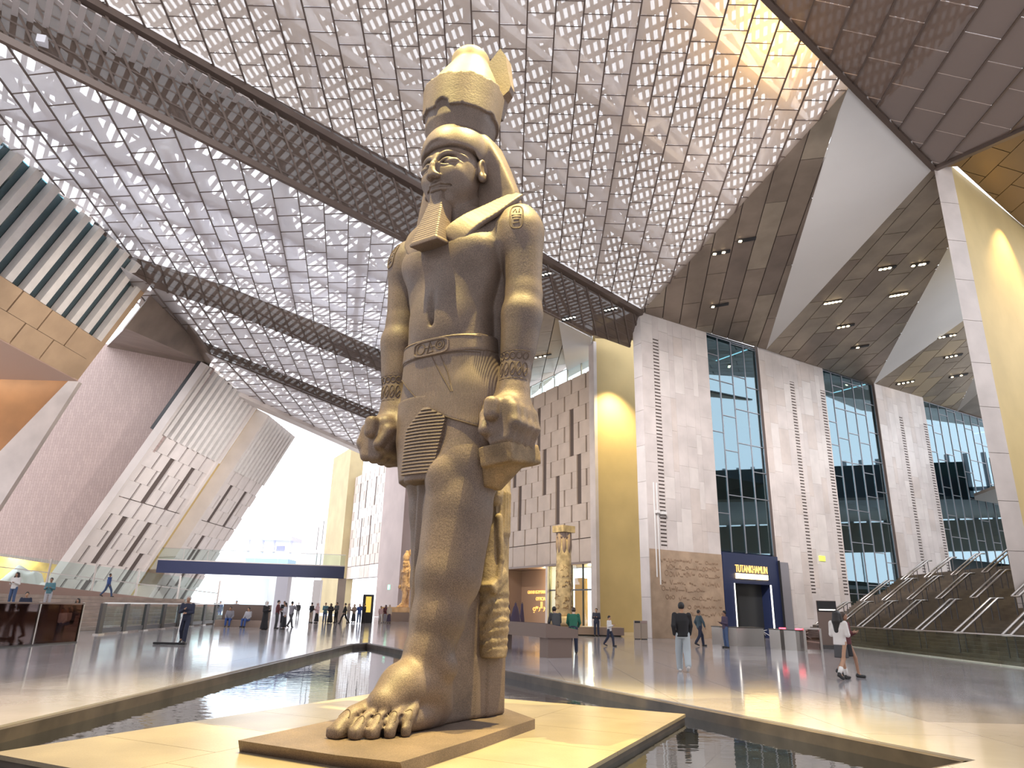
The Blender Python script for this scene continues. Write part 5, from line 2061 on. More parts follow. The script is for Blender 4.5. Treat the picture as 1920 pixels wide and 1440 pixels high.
BV = bvh_of(BODY, KILT, HEAD, NEM)


def cast(p, d, lift=0.0):
    hit = BV.ray_cast(Vector(p) - Vector(d).normalized() * 2.0, Vector(d).normalized(), 4.0)
    if hit[0] is None:
        return None
    return hit[0] + hit[1] * lift


def relief(name, curves, d, r, m, lift=0.0, close=False, n=5, near=None):
    mb = MB()
    for c in curves:
        pts = [cast(p, d, lift) for p in c]
        pts = [p for p in pts if p is not None and (near is None or math.hypot(p.x - near[0], p.y - near[1]) < near[2])]
        if len(pts) >= 2:
            mb.tube(pts, r, n, close=close and len(pts) == len(c))
    if mb.v:
        return mb.build(name, m, col, local=True)


def ring(cx, cz, rx, rz, y=0, n=14, pw=2.0, plane='y'):
    out = []
    for i in range(n):
        t = 2 * math.pi * i / n
        c, s_ = math.cos(t), math.sin(t)
        x, z = cx + rx * math.copysign(abs(c) ** (2 / pw), c), cz + rz * math.copysign(abs(s_) ** (2 / pw), s_)
        out.append((x, y, z) if plane == 'y' else (y, x, z))
    return out


fwd = (0, 1, 0)
# belt: two borders, ruled lines and the oval clasp
belt_lo = lambda x: 5.56 - .06 * (1 - (x / .9) ** 2)
belt_hi = lambda x: 5.86 - .05 * (1 - (x / .9) ** 2)
xs_ = [-.82 + i * 1.64 / 20 for i in range(21)]
bl = Sdf((-1.1, -.95, 5.3), (1.1, .6, 6.1), .024)
bl.loft([(5.3, 0, -.09, .97, .61), (5.5, 0, -.12, .935, .60), (5.98, 0, -.16, .875, .58)], n=2.4)
bl.apply(lambda X, Y, Z: np.abs(Z - 5.70 - .10 * np.clip(Y + .5, -.4, 1) ) - .15, None, None, 'i')
BELT = bl.build('belt', M_granc, col, 1)
BV = bvh_of(BODY, KILT, HEAD, NEM, BELT)
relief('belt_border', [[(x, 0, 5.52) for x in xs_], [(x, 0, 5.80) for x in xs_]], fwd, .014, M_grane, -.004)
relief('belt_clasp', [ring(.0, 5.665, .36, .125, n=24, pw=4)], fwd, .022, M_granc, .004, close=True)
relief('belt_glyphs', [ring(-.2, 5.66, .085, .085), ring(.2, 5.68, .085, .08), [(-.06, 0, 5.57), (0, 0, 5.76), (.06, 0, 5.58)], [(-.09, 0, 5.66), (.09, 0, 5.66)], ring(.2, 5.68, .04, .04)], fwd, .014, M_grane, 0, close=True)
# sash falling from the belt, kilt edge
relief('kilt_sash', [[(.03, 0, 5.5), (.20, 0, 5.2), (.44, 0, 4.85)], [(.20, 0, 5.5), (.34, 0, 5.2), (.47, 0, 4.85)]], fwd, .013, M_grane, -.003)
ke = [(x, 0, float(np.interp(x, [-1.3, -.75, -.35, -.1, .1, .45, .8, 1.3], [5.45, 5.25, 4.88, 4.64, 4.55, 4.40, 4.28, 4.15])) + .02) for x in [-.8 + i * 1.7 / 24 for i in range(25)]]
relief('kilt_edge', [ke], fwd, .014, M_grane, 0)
# broad ovals with signs on the shoulders, bracelets on the wrists
for sx in (-1, 1):
    d = (-.55 * sx, .83, -.1)
    c0 = (sx * 1.16, 0, 7.86)
    relief('shoulder_cartouche', [[(c0[0] + a, 0, c0[2] + bq) for a, bq in [(.13 * math.copysign(abs(math.cos(t)) ** .6, math.cos(t)), .25 * math.copysign(abs(math.sin(t)) ** .6, math.sin(t))) for t in [i * math.pi / 12 for i in range(24)]]]], d, .016, M_grane, 0, close=True)
    relief('shoulder_signs', [[(c0[0] - .07, 0, 7.95), (c0[0] - .02, 0, 8.03), (c0[0] + .0, 0, 7.94)], [(c0[0] + .05, 0, 7.94), (c0[0] + .06, 0, 8.03)], [(c0[0] - .1, 0, 7.88), (c0[0] + .1, 0, 7.88)],
                              [(c0[0] - .09, 0, 7.83), (c0[0] + .09, 0, 7.83)], [(c0[0] - .07, 0, 7.7), (c0[0] + .06, 0, 7.72), (c0[0] + .05, 0, 7.78), (c0[0] - .06, 0, 7.77)]], d, .013, M_grane, 0)
    for ang in range(-3, 4):
        th_ = ang * .42
        dx, dy = math.sin(th_), -math.cos(th_)
        d = (-dx, -dy, 0)
        c0 = (sx * 1.26, -.09)
        sd = (math.cos(th_), math.sin(th_))
        def loc_(a, z):
            return (c0[0] + sd[0] * a, c0[1] + sd[1] * a, z)
        rr = []
        for zc, rx_, rz_ in ((5.42, .045, .055), (5.20, .042, .11)):
            rr.append([loc_(rx_ * math.cos(t), zc + rz_ * math.sin(t)) for t in [i * math.pi / 6 for i in range(12)]])
        relief('bracelet_ring', rr, d, .012, M_grane, 0, close=True, n=4, near=(c0[0], c0[1], .36))
        relief('bracelet_band', [[loc_(-.055, 5.04), loc_(.055, 5.04)], [loc_(-.055, 5.50), loc_(.055, 5.50)], [loc_(-.03, 5.13), loc_(.03, 5.22)]], d, .010, M_grane, 0, n=4, near=(c0[0], c0[1], .36))
# collar edge, nipples, toe nails
relief('collar_edge', [[(sx_ * a, 0, z) for a, z in ((.34, 7.95), (.2, 7.62), (.12, 7.5))] for sx_ in (-1, 1)], fwd, .012, M_grane, 0)
for (x, y, w_) in ((-.015, -1.93, .085), (.21, -1.88, .058), (.34, -1.72, .054), (.455, -1.54, .05), (.545, -1.34, .046)):
    pts = [(x + w_ * math.cos(t), y + .07 * math.sin(t), .5) for t in [math.pi * i / 8 for i in range(9)]]
    relief('toe_nail', [pts], (0, 0, -1), .009, M_grane, 0, n=4)
# raised stripes in the groove shade colour on the brow of the head cloth
relief('brow_line', [[(x, 0, 9.405 - .0 * x) for x in [-.5 + i * .05 for i in range(21)]]], fwd, .012, M_grane, 0)

# ---- slab the statue stands on
sl = empty('statue_slab', (-1.2, 10.5, -0.08))
prop(sl, 'thin irregular granite base slab under the feet of the colossal statue', 'base slab')
sp = [(-3.21, 9.35), (-2.3, 8.86), (-1.85, 8.62), (-1.10, 8.33), (-.35, 9.85), (.1, 10.85), (.48, 11.67), (-.05, 12.95), (-1.0, 13.1), (-2.0, 12.2)]
mb = MB()
n = len(sp)
top = [Vector((x, y, .06)) for x, y in sp]
bot = [Vector((x + (.05 if 0 < i < 4 else 0), y + (.10 if i < 4 else 0), -.08)) for i, (x, y) in enumerate(sp)]
mb.add(bot + top, [tuple(range(n))[::-1], tuple(range(n, 2 * n))] + [(i, (i + 1) % n, n + (i + 1) % n, n + i) for i in range(n)])
mb.build('slab_stone', M_granc, sl)

# ---- small figure carved beside the leg
pf = Sdf((-.1, .2, .8), (.85, 1.25, 4.0), .024)
pf.loft([(.86, .40, .76, .22, .26), (1.3, .38, .76, .26, .30), (1.9, .36, .75, .27, .31), (2.4, .36, .75, .22, .27), (2.8, .36, .75, .24, .27), (3.05, .34, .75, .22, .25), (3.2, .34, .75, .12, .14)], n=2.3)
pf.ell((.36, .72, 3.42), (.17, .18, .24), .06)
pf.loft([(2.75, .36, .82, .26, .25), (3.5, .36, .80, .24, .25), (3.72, .36, .78, .16, .18)], k=.04)
pf.ell((.50, .60, 3.40), (.12, .12, .2), .03)
pf.cap((.57, .60, 3.02), (.62, .64, 2.35), .065, .055, .03)
pf.cap((.62, .64, 2.35), (.60, .60, 2.05), .055, .05, .03)
pf.box((.47, .64, 2.0), (.16, .24, .09), .04, rot=Matrix.Rotation(.6, 3, 'X'), k=.04)
pf.box((.34, .86, 2.3), (.2, .16, 1.45), .04, k=.03)
for i in range(9):                                   # strands of the long wig
    t = -1.2 + i * .3
    x_, y_ = .36 + .25 * math.cos(t), .80 + .25 * math.sin(t) * -1
    pf.cap((x_, y_, 2.78), (x_, y_, 3.45), .022, .022, .012)
pf.rough((-.1, .2, .9), (.85, 1.25, 1.9), .016, 17, 4)
pf.build('companion_figure', mat('granite_warm', (0.30, 0.225, 0.14), rough=0.7, noise_scale=3, noise_amt=0.15, bump=0.2, bump_scale=20, speck=(75, 0.3)), col, 0)
# ================================================================== PEOPLE
def cloth(r, g, b_, rough=0.8):
    return mat('cloth_%02x%02x%02x' % (int(r * 255), int(g * 255), int(b_ * 255)), (r, g, b_), rough=rough)


SKIN = [mat('skin_tan', (0.46, 0.27, 0.17), rough=0.55), mat('skin_brown', (0.34, 0.19, 0.12), rough=0.55), mat('skin_light', (0.58, 0.38, 0.28), rough=0.55)]
HAIRC = mat('hair_black', (0.012, 0.010, 0.010), rough=0.5)
HAIRB = mat('hair_brown', (0.05, 0.03, 0.02), rough=0.5)
HAIRG = mat('hair_grey', (0.45, 0.42, 0.40), rough=0.6)
SHOEK = mat('shoe_black', (0.02, 0.02, 0.02), rough=0.4)
SHOEW = mat('shoe_white', (0.75, 0.73, 0.70), rough=0.5)
EYEM = mat('eye_dark', (0.02, 0.015, 0.012), rough=0.2)
LIPM = mat('lip_brown', (0.30, 0.12, 0.09), rough=0.5)


def person(loc, rz, H, label, top, bottom, pose='stand', arms='down', hair='short', hairm=None, skin=0, bot='trousers', sleeves='long', shoes=None, fine=False, group=None,
           stride=0.33, lean=0.0, seed=0, socks=False):
    if H < 1.79:
        H *= 1.05
    k = H / 1.75
    e = empty('person', loc, rz=rz)
    prop(e, label, 'person', group)
    ORG[e.name] = Vector((0, 0, 0))
    h = (0.014 if fine else 0.026) * k
    V = lambda x, y, z: (x * k, y * k, z * k)
    sit = pose == 'sit'
    crouch = pose == 'crouch'
    zb = -0.45 if sit else (-.48 if crouch else 0.0)                      # pelvis drop
    ly = -lean                                                           # forward lean of the chest
    hipz = .93 + zb
    L = {}
    for sx in (-1, 1):
        hx = (sx * .095, .0, hipz)
        if sit:
            kn, an = (sx * .12, -.44, .50), (sx * .12, -.46, .09)
        elif crouch:
            kn, an = (sx * .15, -.38, .52), (sx * .12, -.12, .09)
        elif pose == 'walk':
            f_ = -stride * sx
            kn = (sx * .095, f_ * .55 - .06, .51)
            an = (sx * .09, f_ * 1.05 + (.06 if f_ > 0 else 0), .09 + (.09 if f_ > 0 else 0))
        else:
            kn, an = (sx * .105, -.015, .51), (sx * .12, .02, .09)
        L[sx] = (hx, kn, an)
    shz = 1.42 + zb
    A = {}
    for sx in (-1, 1):
        sh = (sx * .185, ly, shz)
        if arms == 'down':
            el, wr = (sx * .235, ly + .03, shz - .29), (sx * .225, ly - .04, shz - .54)
        elif arms == 'swing':
            el, wr = (sx * .235, ly + sx * .12, shz - .27), (sx * .21, ly + sx * .10 - .10, shz - .50)
        elif arms == 'front':
            el, wr = (sx * .23, ly - .02, shz - .29), (sx * .10, ly - .26, shz - .22)
        elif arms == 'raise':
            el, wr = (sx * .22, ly - .16, shz - .20), (sx * .07, ly - .36, shz + .06)
        elif arms == 'cross':
            el, wr = (sx * .235, ly - .04, shz - .28), (-sx * .06, ly - .20, shz - .24)
        elif arms == 'hold':       # low in front, holding a handle
            el, wr = (sx * .23, ly - .06, shz - .27), (sx * .05, ly - .22, shz - .16 - (.14 if sx > 0 else 0))
        elif arms == 'rest':
            el, wr = (sx * .24, ly - .06, shz - .28), (sx * .16, ly - .32, shz - .44)
        A[sx] = (sh, el, wr)
    hd_ = (0, ly * 1.35 - .015 - (.06 if lean > .1 else 0), 1.635 + zb - abs(lean) * .22)
    # --- body
    R = Sdf(V(-.42, -.95, -.02), V(.42, .50, 1.82 + zb), h)
    cap = lambda s, a, b2, ra, rb=None, kk=.02: s.cap(V(*a), V(*b2), ra * k, (rb or ra) * k, kk * k)
    R.ell(V(hd_[0], hd_[1], hd_[2]), V(.074, .092, .112), 0)
    R.ell(V(0, hd_[1] - .02, hd_[2] - .055), V(.058, .070, .062), .03 * k)
    cap(R, (0, ly * 1.1 + .01, shz + .0), (0, hd_[1] + .015, hd_[2] - .06), .056, .052)
    R.ell(V(0, hd_[1] - .098, hd_[2] - .015), V(.014, .022, .026), .012 * k)
    for sx in (-1, 1):
        R.ell(V(sx * .076, hd_[1] + .005, hd_[2] - .01), V(.014, .022, .032), .008 * k)
        sh, el, wr = A[sx]
        cap(R, sh, el, .050, .040)
        cap(R, el, wr, .040, .028)
        d = Vector(wr) - Vector(el)
        d.normalize()
        hand = Vector(wr) + d * .05
        if fine:
            side = d.orthogonal().normalized() if abs(d.z) < .8 else Vector((0, 1, 0))
            out = d.cross(side).normalized()
            cap(R, wr, tuple(hand), .030, .034, .015)
            for q_, (sp, ln) in enumerate(((-.027, .070), (-.009, .080), (.009, .076), (.027, .060))):
                b0 = hand + d * .02 + side * sp
                m0 = b0 + d * ln * .55
                e0 = m0 + d * ln * .35 - out * sx * .025
                R.path([V(*b0), V(*m0), V(*e0)], [.0125 * k, .0115 * k, .0105 * k], .004 * k)
            t0 = Vector(wr) + d * .03 - side * .03
            R.path([V(*t0), V(*(t0 + d * .03 - side * .03)), V(*(t0 + d * .065 - side * .035))], [.014 * k, .013 * k, .012 * k], .006 * k)
        else:
            cap(R, wr, tuple(hand + d * .07), .032, .024)
        hx, kn, an = L[sx]
        cap(R, hx, kn, .080, .052)
        cap(R, kn, an, .052, .036)
        cap(R, an, (an[0], an[1] - .10, an[2] - .05), .034, .03)
    R.loft([(hipz * k - .04 * k, 0, 0, .14 * k, .095 * k), ((hipz + .14) * k, 0, ly * .35 * k, .125 * k, .09 * k), ((shz - .12) * k, 0, ly * .85 * k, .155 * k, .105 * k), ((shz + .03) * k, 0, ly * k, .12 * k, .07 * k)], .04 * k)
    R.build('body', SKIN[skin], e, 1)
    # --- top
    if bot != 'robe':
        T = Sdf(V(-.46, -.62, hipz - .12), V(.46, .42, shz + .14), h)
        T.loft([((hipz - .06) * k, 0, 0, .172 * k, .128 * k), ((hipz + .12) * k, 0, ly * .3 * k, .16 * k, .122 * k), ((shz - .14) * k, 0, ly * .85 * k, .188 * k, .135 * k), ((shz + .02) * k, 0, ly * k, .15 * k, .095 * k), ((shz + .055) * k, 0, ly * k, .075 * k, .07 * k)], 0, n=2.4)
        for sx in (-1, 1):
            sh, el, wr = A[sx]
            cap(T, sh, el, .072, .060, .03)
            if sleeves == 'long':
                w2 = tuple(Vector(el).lerp(Vector(wr), .93))
                cap(T, el, w2, .060, .046, .02)
        T.build('top', top, e, 1)
    # --- bottom
    if bot == 'robe':
        T = Sdf(V(-.48, -.62, .02), V(.48, .46, shz + .14), h)
        T.loft([(.04 * k, 0, 0, .27 * k, .24 * k), (.5 * k, 0, 0, .22 * k, .18 * k), (hipz * k, 0, 0, .19 * k, .15 * k), ((shz - .14) * k, 0, ly * .85 * k, .19 * k, .14 * k), ((shz + .02) * k, 0, ly * k, .15 * k, .10 * k), ((shz + .055) * k, 0, ly * k, .075 * k, .07 * k)], 0)
        for sx in (-1, 1):
            sh, el, wr = A[sx]
            cap(T, sh, el, .078, .075, .03)
            cap(T, el, tuple(Vector(el).lerp(Vector(wr), .9)), .072, .075, .02)
        T.build('robe', bottom, e, 1)
    else:
        B_ = Sdf(V(-.42, -.75, .0), V(.42, .55, hipz + .16), h)
        if bot == 'skirt':
            B_.loft([((hipz - .38) * k, 0, 0, .185 * k, .155 * k), ((hipz - .1) * k, 0, 0, .165 * k, .125 * k), ((hipz + .1) * k, 0, 0, .135 * k, .10 * k)])
        elif bot == 'longskirt':
            B_.loft([(.14 * k, 0, 0, .24 * k, .20 * k), ((hipz - .1) * k, 0, 0, .165 * k, .125 * k), ((hipz + .1) * k, 0, 0, .135 * k, .10 * k)])
        else:
            B_.loft([((hipz - .10) * k, 0, 0, .16 * k, .115 * k), ((hipz + .1) * k, 0, 0, .14 * k, .105 * k)])
            for sx in (-1, 1):
                hx, kn, an = L[sx]
                wide = 1.25 if bot == 'wide' else 1.0
                cap(B_, hx, kn, .098, .078 * wide, .02)
                cap(B_, kn, (an[0], an[1], an[2] + .0), .076 * wide, .064 * wide, .02)
        B_.build('skirt' if 'skirt' in bot else 'trousers', bottom, e, 1)
    # --- shoes
    for sx in (-1, 1):
        an = L[sx][2]
        S_ = Sdf(V(an[0] - .09, an[1] - .28, -.01), V(an[0] + .09, an[1] + .14, .2 + max(0, an[2] - .09)), h * .8)
        zz = an[2] - .09
        tip = .02 if zz > .02 else 0
        S_.cap(V(an[0], an[1] + .04, zz + .045), V(an[0], an[1] - .16, .04 + max(0, zz - .08)), .045 * k, .040 * k)
        S_.ell(V(an[0], an[1] + .01, zz + .08), V(.044, .055, .05), .02 * k)
        S_.build('shoe', shoes or SHOEK, e)
    if socks:
        for sx in (-1, 1):
            kn, an = L[sx][1], L[sx][2]
            m_ = Vector(an).lerp(Vector(kn), .42)
            MB().tube([V(*an), V(*m_)], [.052 * k, .058 * k], 10).build('sock', SHOEW, e, smooth=True, local=True)
    # --- hair / scarf
    if hair != 'bald':
        Hh = Sdf(V(-.2, hd_[1] - .2, hd_[2] - .55), V(.2, hd_[1] + .28, hd_[2] + .2), h * .85)
        c = hd_
        if hair == 'scarf':
            Hh.ell(V(c[0], c[1] + .015, c[2]), V(.108, .122, .138))
            Hh.loft([((c[2] - .30) * k, 0, (c[1] + .03) * k, .16 * k, .12 * k), ((c[2] - .10) * k, 0, (c[1] + .02) * k, .085 * k, .09 * k)], .05 * k)
            Hh.ell(V(c[0], c[1] - .12, c[2] - .01), V(.060, .085, .085), 0.01 * k, 's')
        else:
            Hh.ell(V(c[0], c[1] + .015, c[2] + .022), V(.087, .100, .106))
            Hh.ell(V(c[0], c[1] - .11, c[2] - .045), V(.078, .115, .10), .01 * k, 's')
            Hh.half(V(0, c[1] + .02, c[2] - .07), (0, -.25, -1)) if hair == 'short' else None
            if hair == 'long':
                Hh.path([V(c[0], c[1] + .07, c[2] + .02), V(c[0], c[1] + .10, c[2] - .16), V(c[0], c[1] + .10, c[2] - .40)], [.095 * k, .105 * k, .075 * k], .03 * k)
                for sx in (-1, 1):
                    Hh.path([V(sx * .07, c[1] + .02, c[2] + .02), V(sx * .10, c[1] + .03, c[2] - .15), V(sx * .10, c[1] + .01, c[2] - .30)], [.045 * k, .05 * k, .04 * k], .02 * k)
            if hair == 'cap':
                Hh.cap(V(c[0], c[1] - .06, c[2] + .055), V(c[0], c[1] - .15, c[2] + .045), .055 * k, .05 * k, .01 * k)
        Hh.build('scarf' if hair == 'scarf' else ('cap' if hair == 'cap' else 'hair'), hairm or HAIRC, e, 1)
    if fine:
        mb = MB()
        for sx in (-1, 1):
            mb.lathe(V(sx * .032, hd_[1] - .080, hd_[2] + .012), [(.002 * k, -.008 * k), (.013 * k, 0), (.002 * k, .008 * k)], 8, 1, .9)
        mb.build('eyes', EYEM, e, local=True)
        mb = MB()
        mb.tube([V(-.022, hd_[1] - .080, hd_[2] - .058), V(0, hd_[1] - .087, hd_[2] - .057), V(.022, hd_[1] - .080, hd_[2] - .058)], .005 * k, 5)
        mb.build('mouth', LIPM, e, local=True)
    return e


BLK, NAVY, WHT, DEN = cloth(.015, .015, .018), cloth(.02, .025, .05), cloth(.70, .68, .66), cloth(.06, .10, .20)
LDEN, GRY, DGRY, MAR = cloth(.42, .47, .50), cloth(.28, .27, .30), cloth(.07, .07, .075), cloth(.12, .03, .035)
KHA, GRN, PNK, BEI = cloth(.40, .31, .24), cloth(.02, .13, .08), cloth(.60, .42, .42), cloth(.52, .45, .38)
PUR, BLU, TEAL, LGY = cloth(.07, .05, .09), cloth(.05, .10, .30), cloth(.10, .22, .26), cloth(.45, .44, .47)


def at_floor(px, py):
    p = onz(px, py)
    return (p.x, p.y, 0.0)


def far(px, depth):
    """a spot on the floor at the given distance, on the column px of the frame"""
    d = ray(px, 1135)
    return (d.x / d.y * depth, depth, 0.0)


person(at_floor(1283, 1260), R_(172), 1.97, 'man in black jacket and pale jeans walking away, seen from behind', BLK, LDEN, 'walk', 'swing', bot='wide', shoes=SHOEW, fine=True, stride=.16)
pw = person(at_floor(1583, 1275), R_(128), 1.83, 'woman with long black hair, white top, dark short skirt and white socks walking', WHT, DGRY, 'walk', 'front', hair='long', bot='skirt', skin=0, shoes=SHOEK, fine=True, stride=.30, socks=True)
person((at_floor(1598, 1272)[0] + .15, at_floor(1598, 1272)[1] + .45, 0), R_(40), 1.80, 'dark haired woman in maroon top and black skirt beside the woman in white', MAR, BLK, 'walk', 'front', hair='long', hairm=HAIRB, bot='skirt', skin=1, fine=True, stride=.2)
person(at_floor(1143, 1212), R_(60), 1.38, 'running child in white long sleeved shirt and navy trousers', WHT, NAVY, 'walk', 'front', fine=True, skin=0, stride=.22)
g0 = frC.pt(-1.6, 0, 6.0)
person(far(1118, 50.5), R_(-20), 1.76, 'guard in dark uniform with pale belt standing by the shop window corner', NAVY, NAVY, 'stand', 'front', skin=0)
person((2.1, 30.3, 0), R_(200), 1.74, 'dark haired man in grey jacket leaning over the long display table', DGRY, NAVY, 'stand', 'rest', fine=True, lean=.16, skin=0)
person((2.75, 30.0, 0), R_(170), 1.72, 'man in green jacket with brown hair leaning over the long display table', GRN, NAVY, 'stand', 'rest', hairm=HAIRB, fine=True, lean=.12, skin=2)
person(far(1309, 39.5), R_(100), 1.76, 'guard with pale belt walking in front of the carved dado', cloth(.05, .08, .10), NAVY, 'walk', 'swing', fine=False, skin=1, stride=.2)
person(far(1357, 38.2), R_(-80), 1.75, 'man in dark purple jacket and blue jeans standing at the turnstile counter', PUR, DEN, 'stand', 'front', skin=1)
mp = person(at_floor(341, 1207), R_(10), 1.76, 'grey haired cleaner in navy suit pushing a wide floor mop', NAVY, NAVY, 'walk', 'hold', hairm=HAIRG, fine=True, skin=1, stride=.1)

# far groups: (pixel column, distance, heading, height, colours, pose, arms, hair, bottoms, label)
farp = [
    (500, 47.5, 70, 1.68, NAVY, BLK, 'stand', 'front', 'scarf', 'robe', 'woman in long black robe with white scarf near the stone bench', WHT),
    (522, 50.0, 95, 1.76, MAR, DGRY, 'stand', 'front', 'short', 'trousers', 'man in maroon pullover holding a phone beside the robed woman', None),
    (536, 49.0, -60, 1.62, LGY, BLK, 'stand', 'front', 'short', 'longskirt', 'woman in grey top and long black skirt facing the man in maroon', None),
    (548, 53.0, 160, 1.72, GRY, DGRY, 'walk', 'raise', 'short', 'trousers', 'person in grey shirt raising a camera behind the woman in grey', None),
    (533, 62.0, 20, 1.75, BLK, BLK, 'stand', 'down', 'short', 'trousers', 'man in black seen between the maroon man and the grey woman', None),
    (560, 92.0, 0, 1.72, DGRY, DGRY, 'stand', 'down', 'short', 'trousers', 'distant person in dark grey by the glass railing under the bridge', None),
    (585, 68.0, 150, 1.70, BLK, KHA, 'stand', 'front', 'short', 'trousers', 'person in black top and khaki trousers, back turned', None),
    (596, 67.0, -40, 1.66, PNK, BLK, 'stand', 'front', 'scarf', 'longskirt', 'woman in pink top and scarf with dark skirt', PNK),
    (611, 70.0, 30, 1.72, TEAL, DEN, 'stand', 'cross', 'short', 'trousers', 'person in teal shirt and jeans beside two black robes', None),
    (621, 69.0, 0, 1.66, BLK, BLK, 'stand', 'front', 'scarf', 'robe', 'woman in black robe and black scarf standing in the far group', BLK),
    (632, 70.0, -30, 1.78, DGRY, BLK, 'stand', 'cross', 'short', 'trousers', 'man in charcoal jacket at the right of the robed woman', None),
    (648, 68.0, -80, 1.72, BLK, BLK, 'walk', 'swing', 'short', 'trousers', 'man in black striding past the ochre pier', None),
    (655, 71.0, 60, 1.70, BEI, LGY, 'stand', 'front', 'scarf', 'trousers', 'person in beige top and pale trousers beside the striding man', KHA),
    (665, 71.5, -20, 1.66, KHA, DGRY, 'stand', 'front', 'scarf', 'longskirt', 'woman in khaki scarf with grey skirt in the far group', KHA),
    (675, 70.0, 10, 1.70, BLU, DEN, 'stand', 'raise', 'short', 'trousers', 'person in blue shirt lifting a phone near the poster stand', None),
    (684, 71.0, -50, 1.74, BLK, BLK, 'stand', 'raise', 'short', 'trousers', 'man in black taking a picture right beside the poster stand', None),
    (715, 74.0, 20, 1.55, PNK, WHT, 'walk', 'swing', 'short', 'trousers', 'child in pale pink by the pink stone pier', None),
    (724, 75.0, -10, 1.66, MAR, GRY, 'stand', 'front', 'scarf', 'longskirt', 'woman in maroon with grey skirt by the pink stone pier', PUR),
    (731, 74.0, 40, 1.68, BEI, PUR, 'stand', 'down', 'scarf', 'longskirt', 'woman in beige top and purple skirt next to the small statue', BEI),
    (931, 47.0, 30, 1.72, NAVY, NAVY, 'stand', 'front', 'short', 'trousers', 'person in navy behind the display table at the shop entrance', None),
    (940, 46.0, -60, 1.68, BLK, DEN, 'stand', 'raise', 'short', 'trousers', 'person in black pointing towards the shop entrance', None),
    (406, 66.0, 0, 1.72, BLK, DGRY, 'stand', 'front', 'short', 'trousers', 'person in black behind the post railing at left', None),
    (413, 67.0, 20, 1.62, DEN, BLU, 'stand', 'down', 'short', 'trousers', 'person in blue behind the post railing at left', None),
    (443, 70.0, 0, 1.70, GRY, GRY, 'stand', 'down', 'short', 'trousers', 'person in grey standing behind the stone bench', None),
]
for (px, dp, hdg, hh, t_, b2, ps, ar_, hr, bt, lb, hm) in farp:
    person(far(px, dp), R_(hdg), hh, lb, t_, b2, ps, ar_, hair=hr, hairm=hm, bot=bt, skin=(px // 7) % 3)

# ================================================================== FURNITURE OF THE HALL
# mop of the cleaner
mo = empty('floor_mop', at_floor(318, 1209))
prop(mo, 'wide black dust mop with long thin handle pushed across the floor', 'mop')
p = Vector(at_floor(318, 1209))
MB().box(p + Vector((0, 0, .05)), (1.25, .16, .08)).build('mop_head', M_black, mo)
c_ = Vector(mp.location)
MB().tube([p + Vector((.2, .03, .09)), c_ + Vector((-.02, -.30, 1.18))], .016, 6).build('handle', M_steel, mo)

# long display table beside the pool
dt = empty('display_table', (1.0, 29.5, 0))
prop(dt, 'long brown display table on two block legs beside the pool', 'display table')
a, c_ = Vector((-.55, 32.4, 0)), Vector((2.0, 27.0, 0))
d = (c_ - a).normalized()
n = Vector((-d.y, d.x, 0)) * -1
def tblock(s0, s1, w0, w1, z0, z1, z0b=None, z1b=None):
    q = [a + d * s0 + n * w0, a + d * s1 + n * w0, a + d * s1 + n * w1, a + d * s0 + n * w1]
    zl = [z0, z0, z0 if z0b is None else z0b, z0 if z0b is None else z0b]
    zh = [z1, z1, z1 if z1b is None else z1b, z1 if z1b is None else z1b]
    return MB().hexa([q[i] + Vector((0, 0, zl[i])) for i in range(4)], [q[i] + Vector((0, 0, zh[i])) for i in range(4)])
LL = (c_ - a).length
tblock(.1, .75, -.55, .45, 0, .68).build('block_leg', M_brown, dt)
tblock(LL - .75, LL - .1, -.55, .45, 0, .68).build('block_leg', M_brown, dt)
tblock(0, LL, -.75, .6, .68, .98, .68, 1.18).build('table_top', M_brown, dt)
tblock(.2, LL - .2, -.7, .5, .985, 1.0, 1.165, 1.185).build('display_surface', mat('display_surface_dark', (.05, .04, .04), rough=.2), dt)

# stone column on its long platform
pf_ = empty('column_platform', (5.0, 52.5, 0))
prop(pf_, 'long low brown platform carrying the carved stone column', 'platform')
MB().box((5.0, 52.6, .34), (6.6, 3.0, .5), rz=R_(-4)).build('platform_block', M_brown, pf_)
MB().box((5.0, 52.6, .07), (6.2, 2.6, .14), rz=R_(-4)).build('recessed_foot', M_black, pf_)
cx_ = far(1057, 52.6)[0]
cl = empty('stone_column', (cx_, 52.6, .59))
prop(cl, 'tall carved stone column with square cap on a round base', 'column')
M_cst = mat('column_stone', (0.52, 0.40, 0.24), rough=0.75, noise_scale=2.5, noise_amt=0.2, bump=0.35, bump_scale=7)
MB().lathe((cx_, 52.6, .59), [(1.08, 0), (1.18, .22), (1.14, .55), (1.0, .66)], 28).build('base_drum', M_cst, cl, smooth=True)
mb = MB()
mb.lathe((cx_, 52.6, 1.22), [(.56, 0), (.62, .2), (.61, 1.5), (.58, 3.0), (.54, 4.4), (.50, 5.2), (.47, 5.45)], 24)
mb.build('shaft', M_cst, cl, smooth=True)
MB().lathe((cx_, 52.6, 6.7), [(.46, 0), (.56, .12), (.54, .30), (.50, .45)], 16).build('neck_band', mat('column_capital', (0.30, 0.22, 0.18), rough=.8), cl)
mb = MB()
for k_ in range(8):       # bundle of papyrus stems below the cap
    t = k_ * math.pi / 4
    mb.tube([(cx_ + .38 * math.cos(t), 52.6 + .38 * math.sin(t), 5.3), (cx_ + .44 * math.cos(t), 52.6 + .44 * math.sin(t), 6.2), (cx_ + .42 * math.cos(t), 52.6 + .42 * math.sin(t), 7.12)], [.12, .17, .15], 8)
mb.build('papyrus_bundle', MATS['column_capital'], cl, smooth=True)
MB().box((cx_, 52.6, 7.40), (1.2, 1.2, .48), rz=R_(38)).build('square_cap', M_cst, cl)
mb = MB()
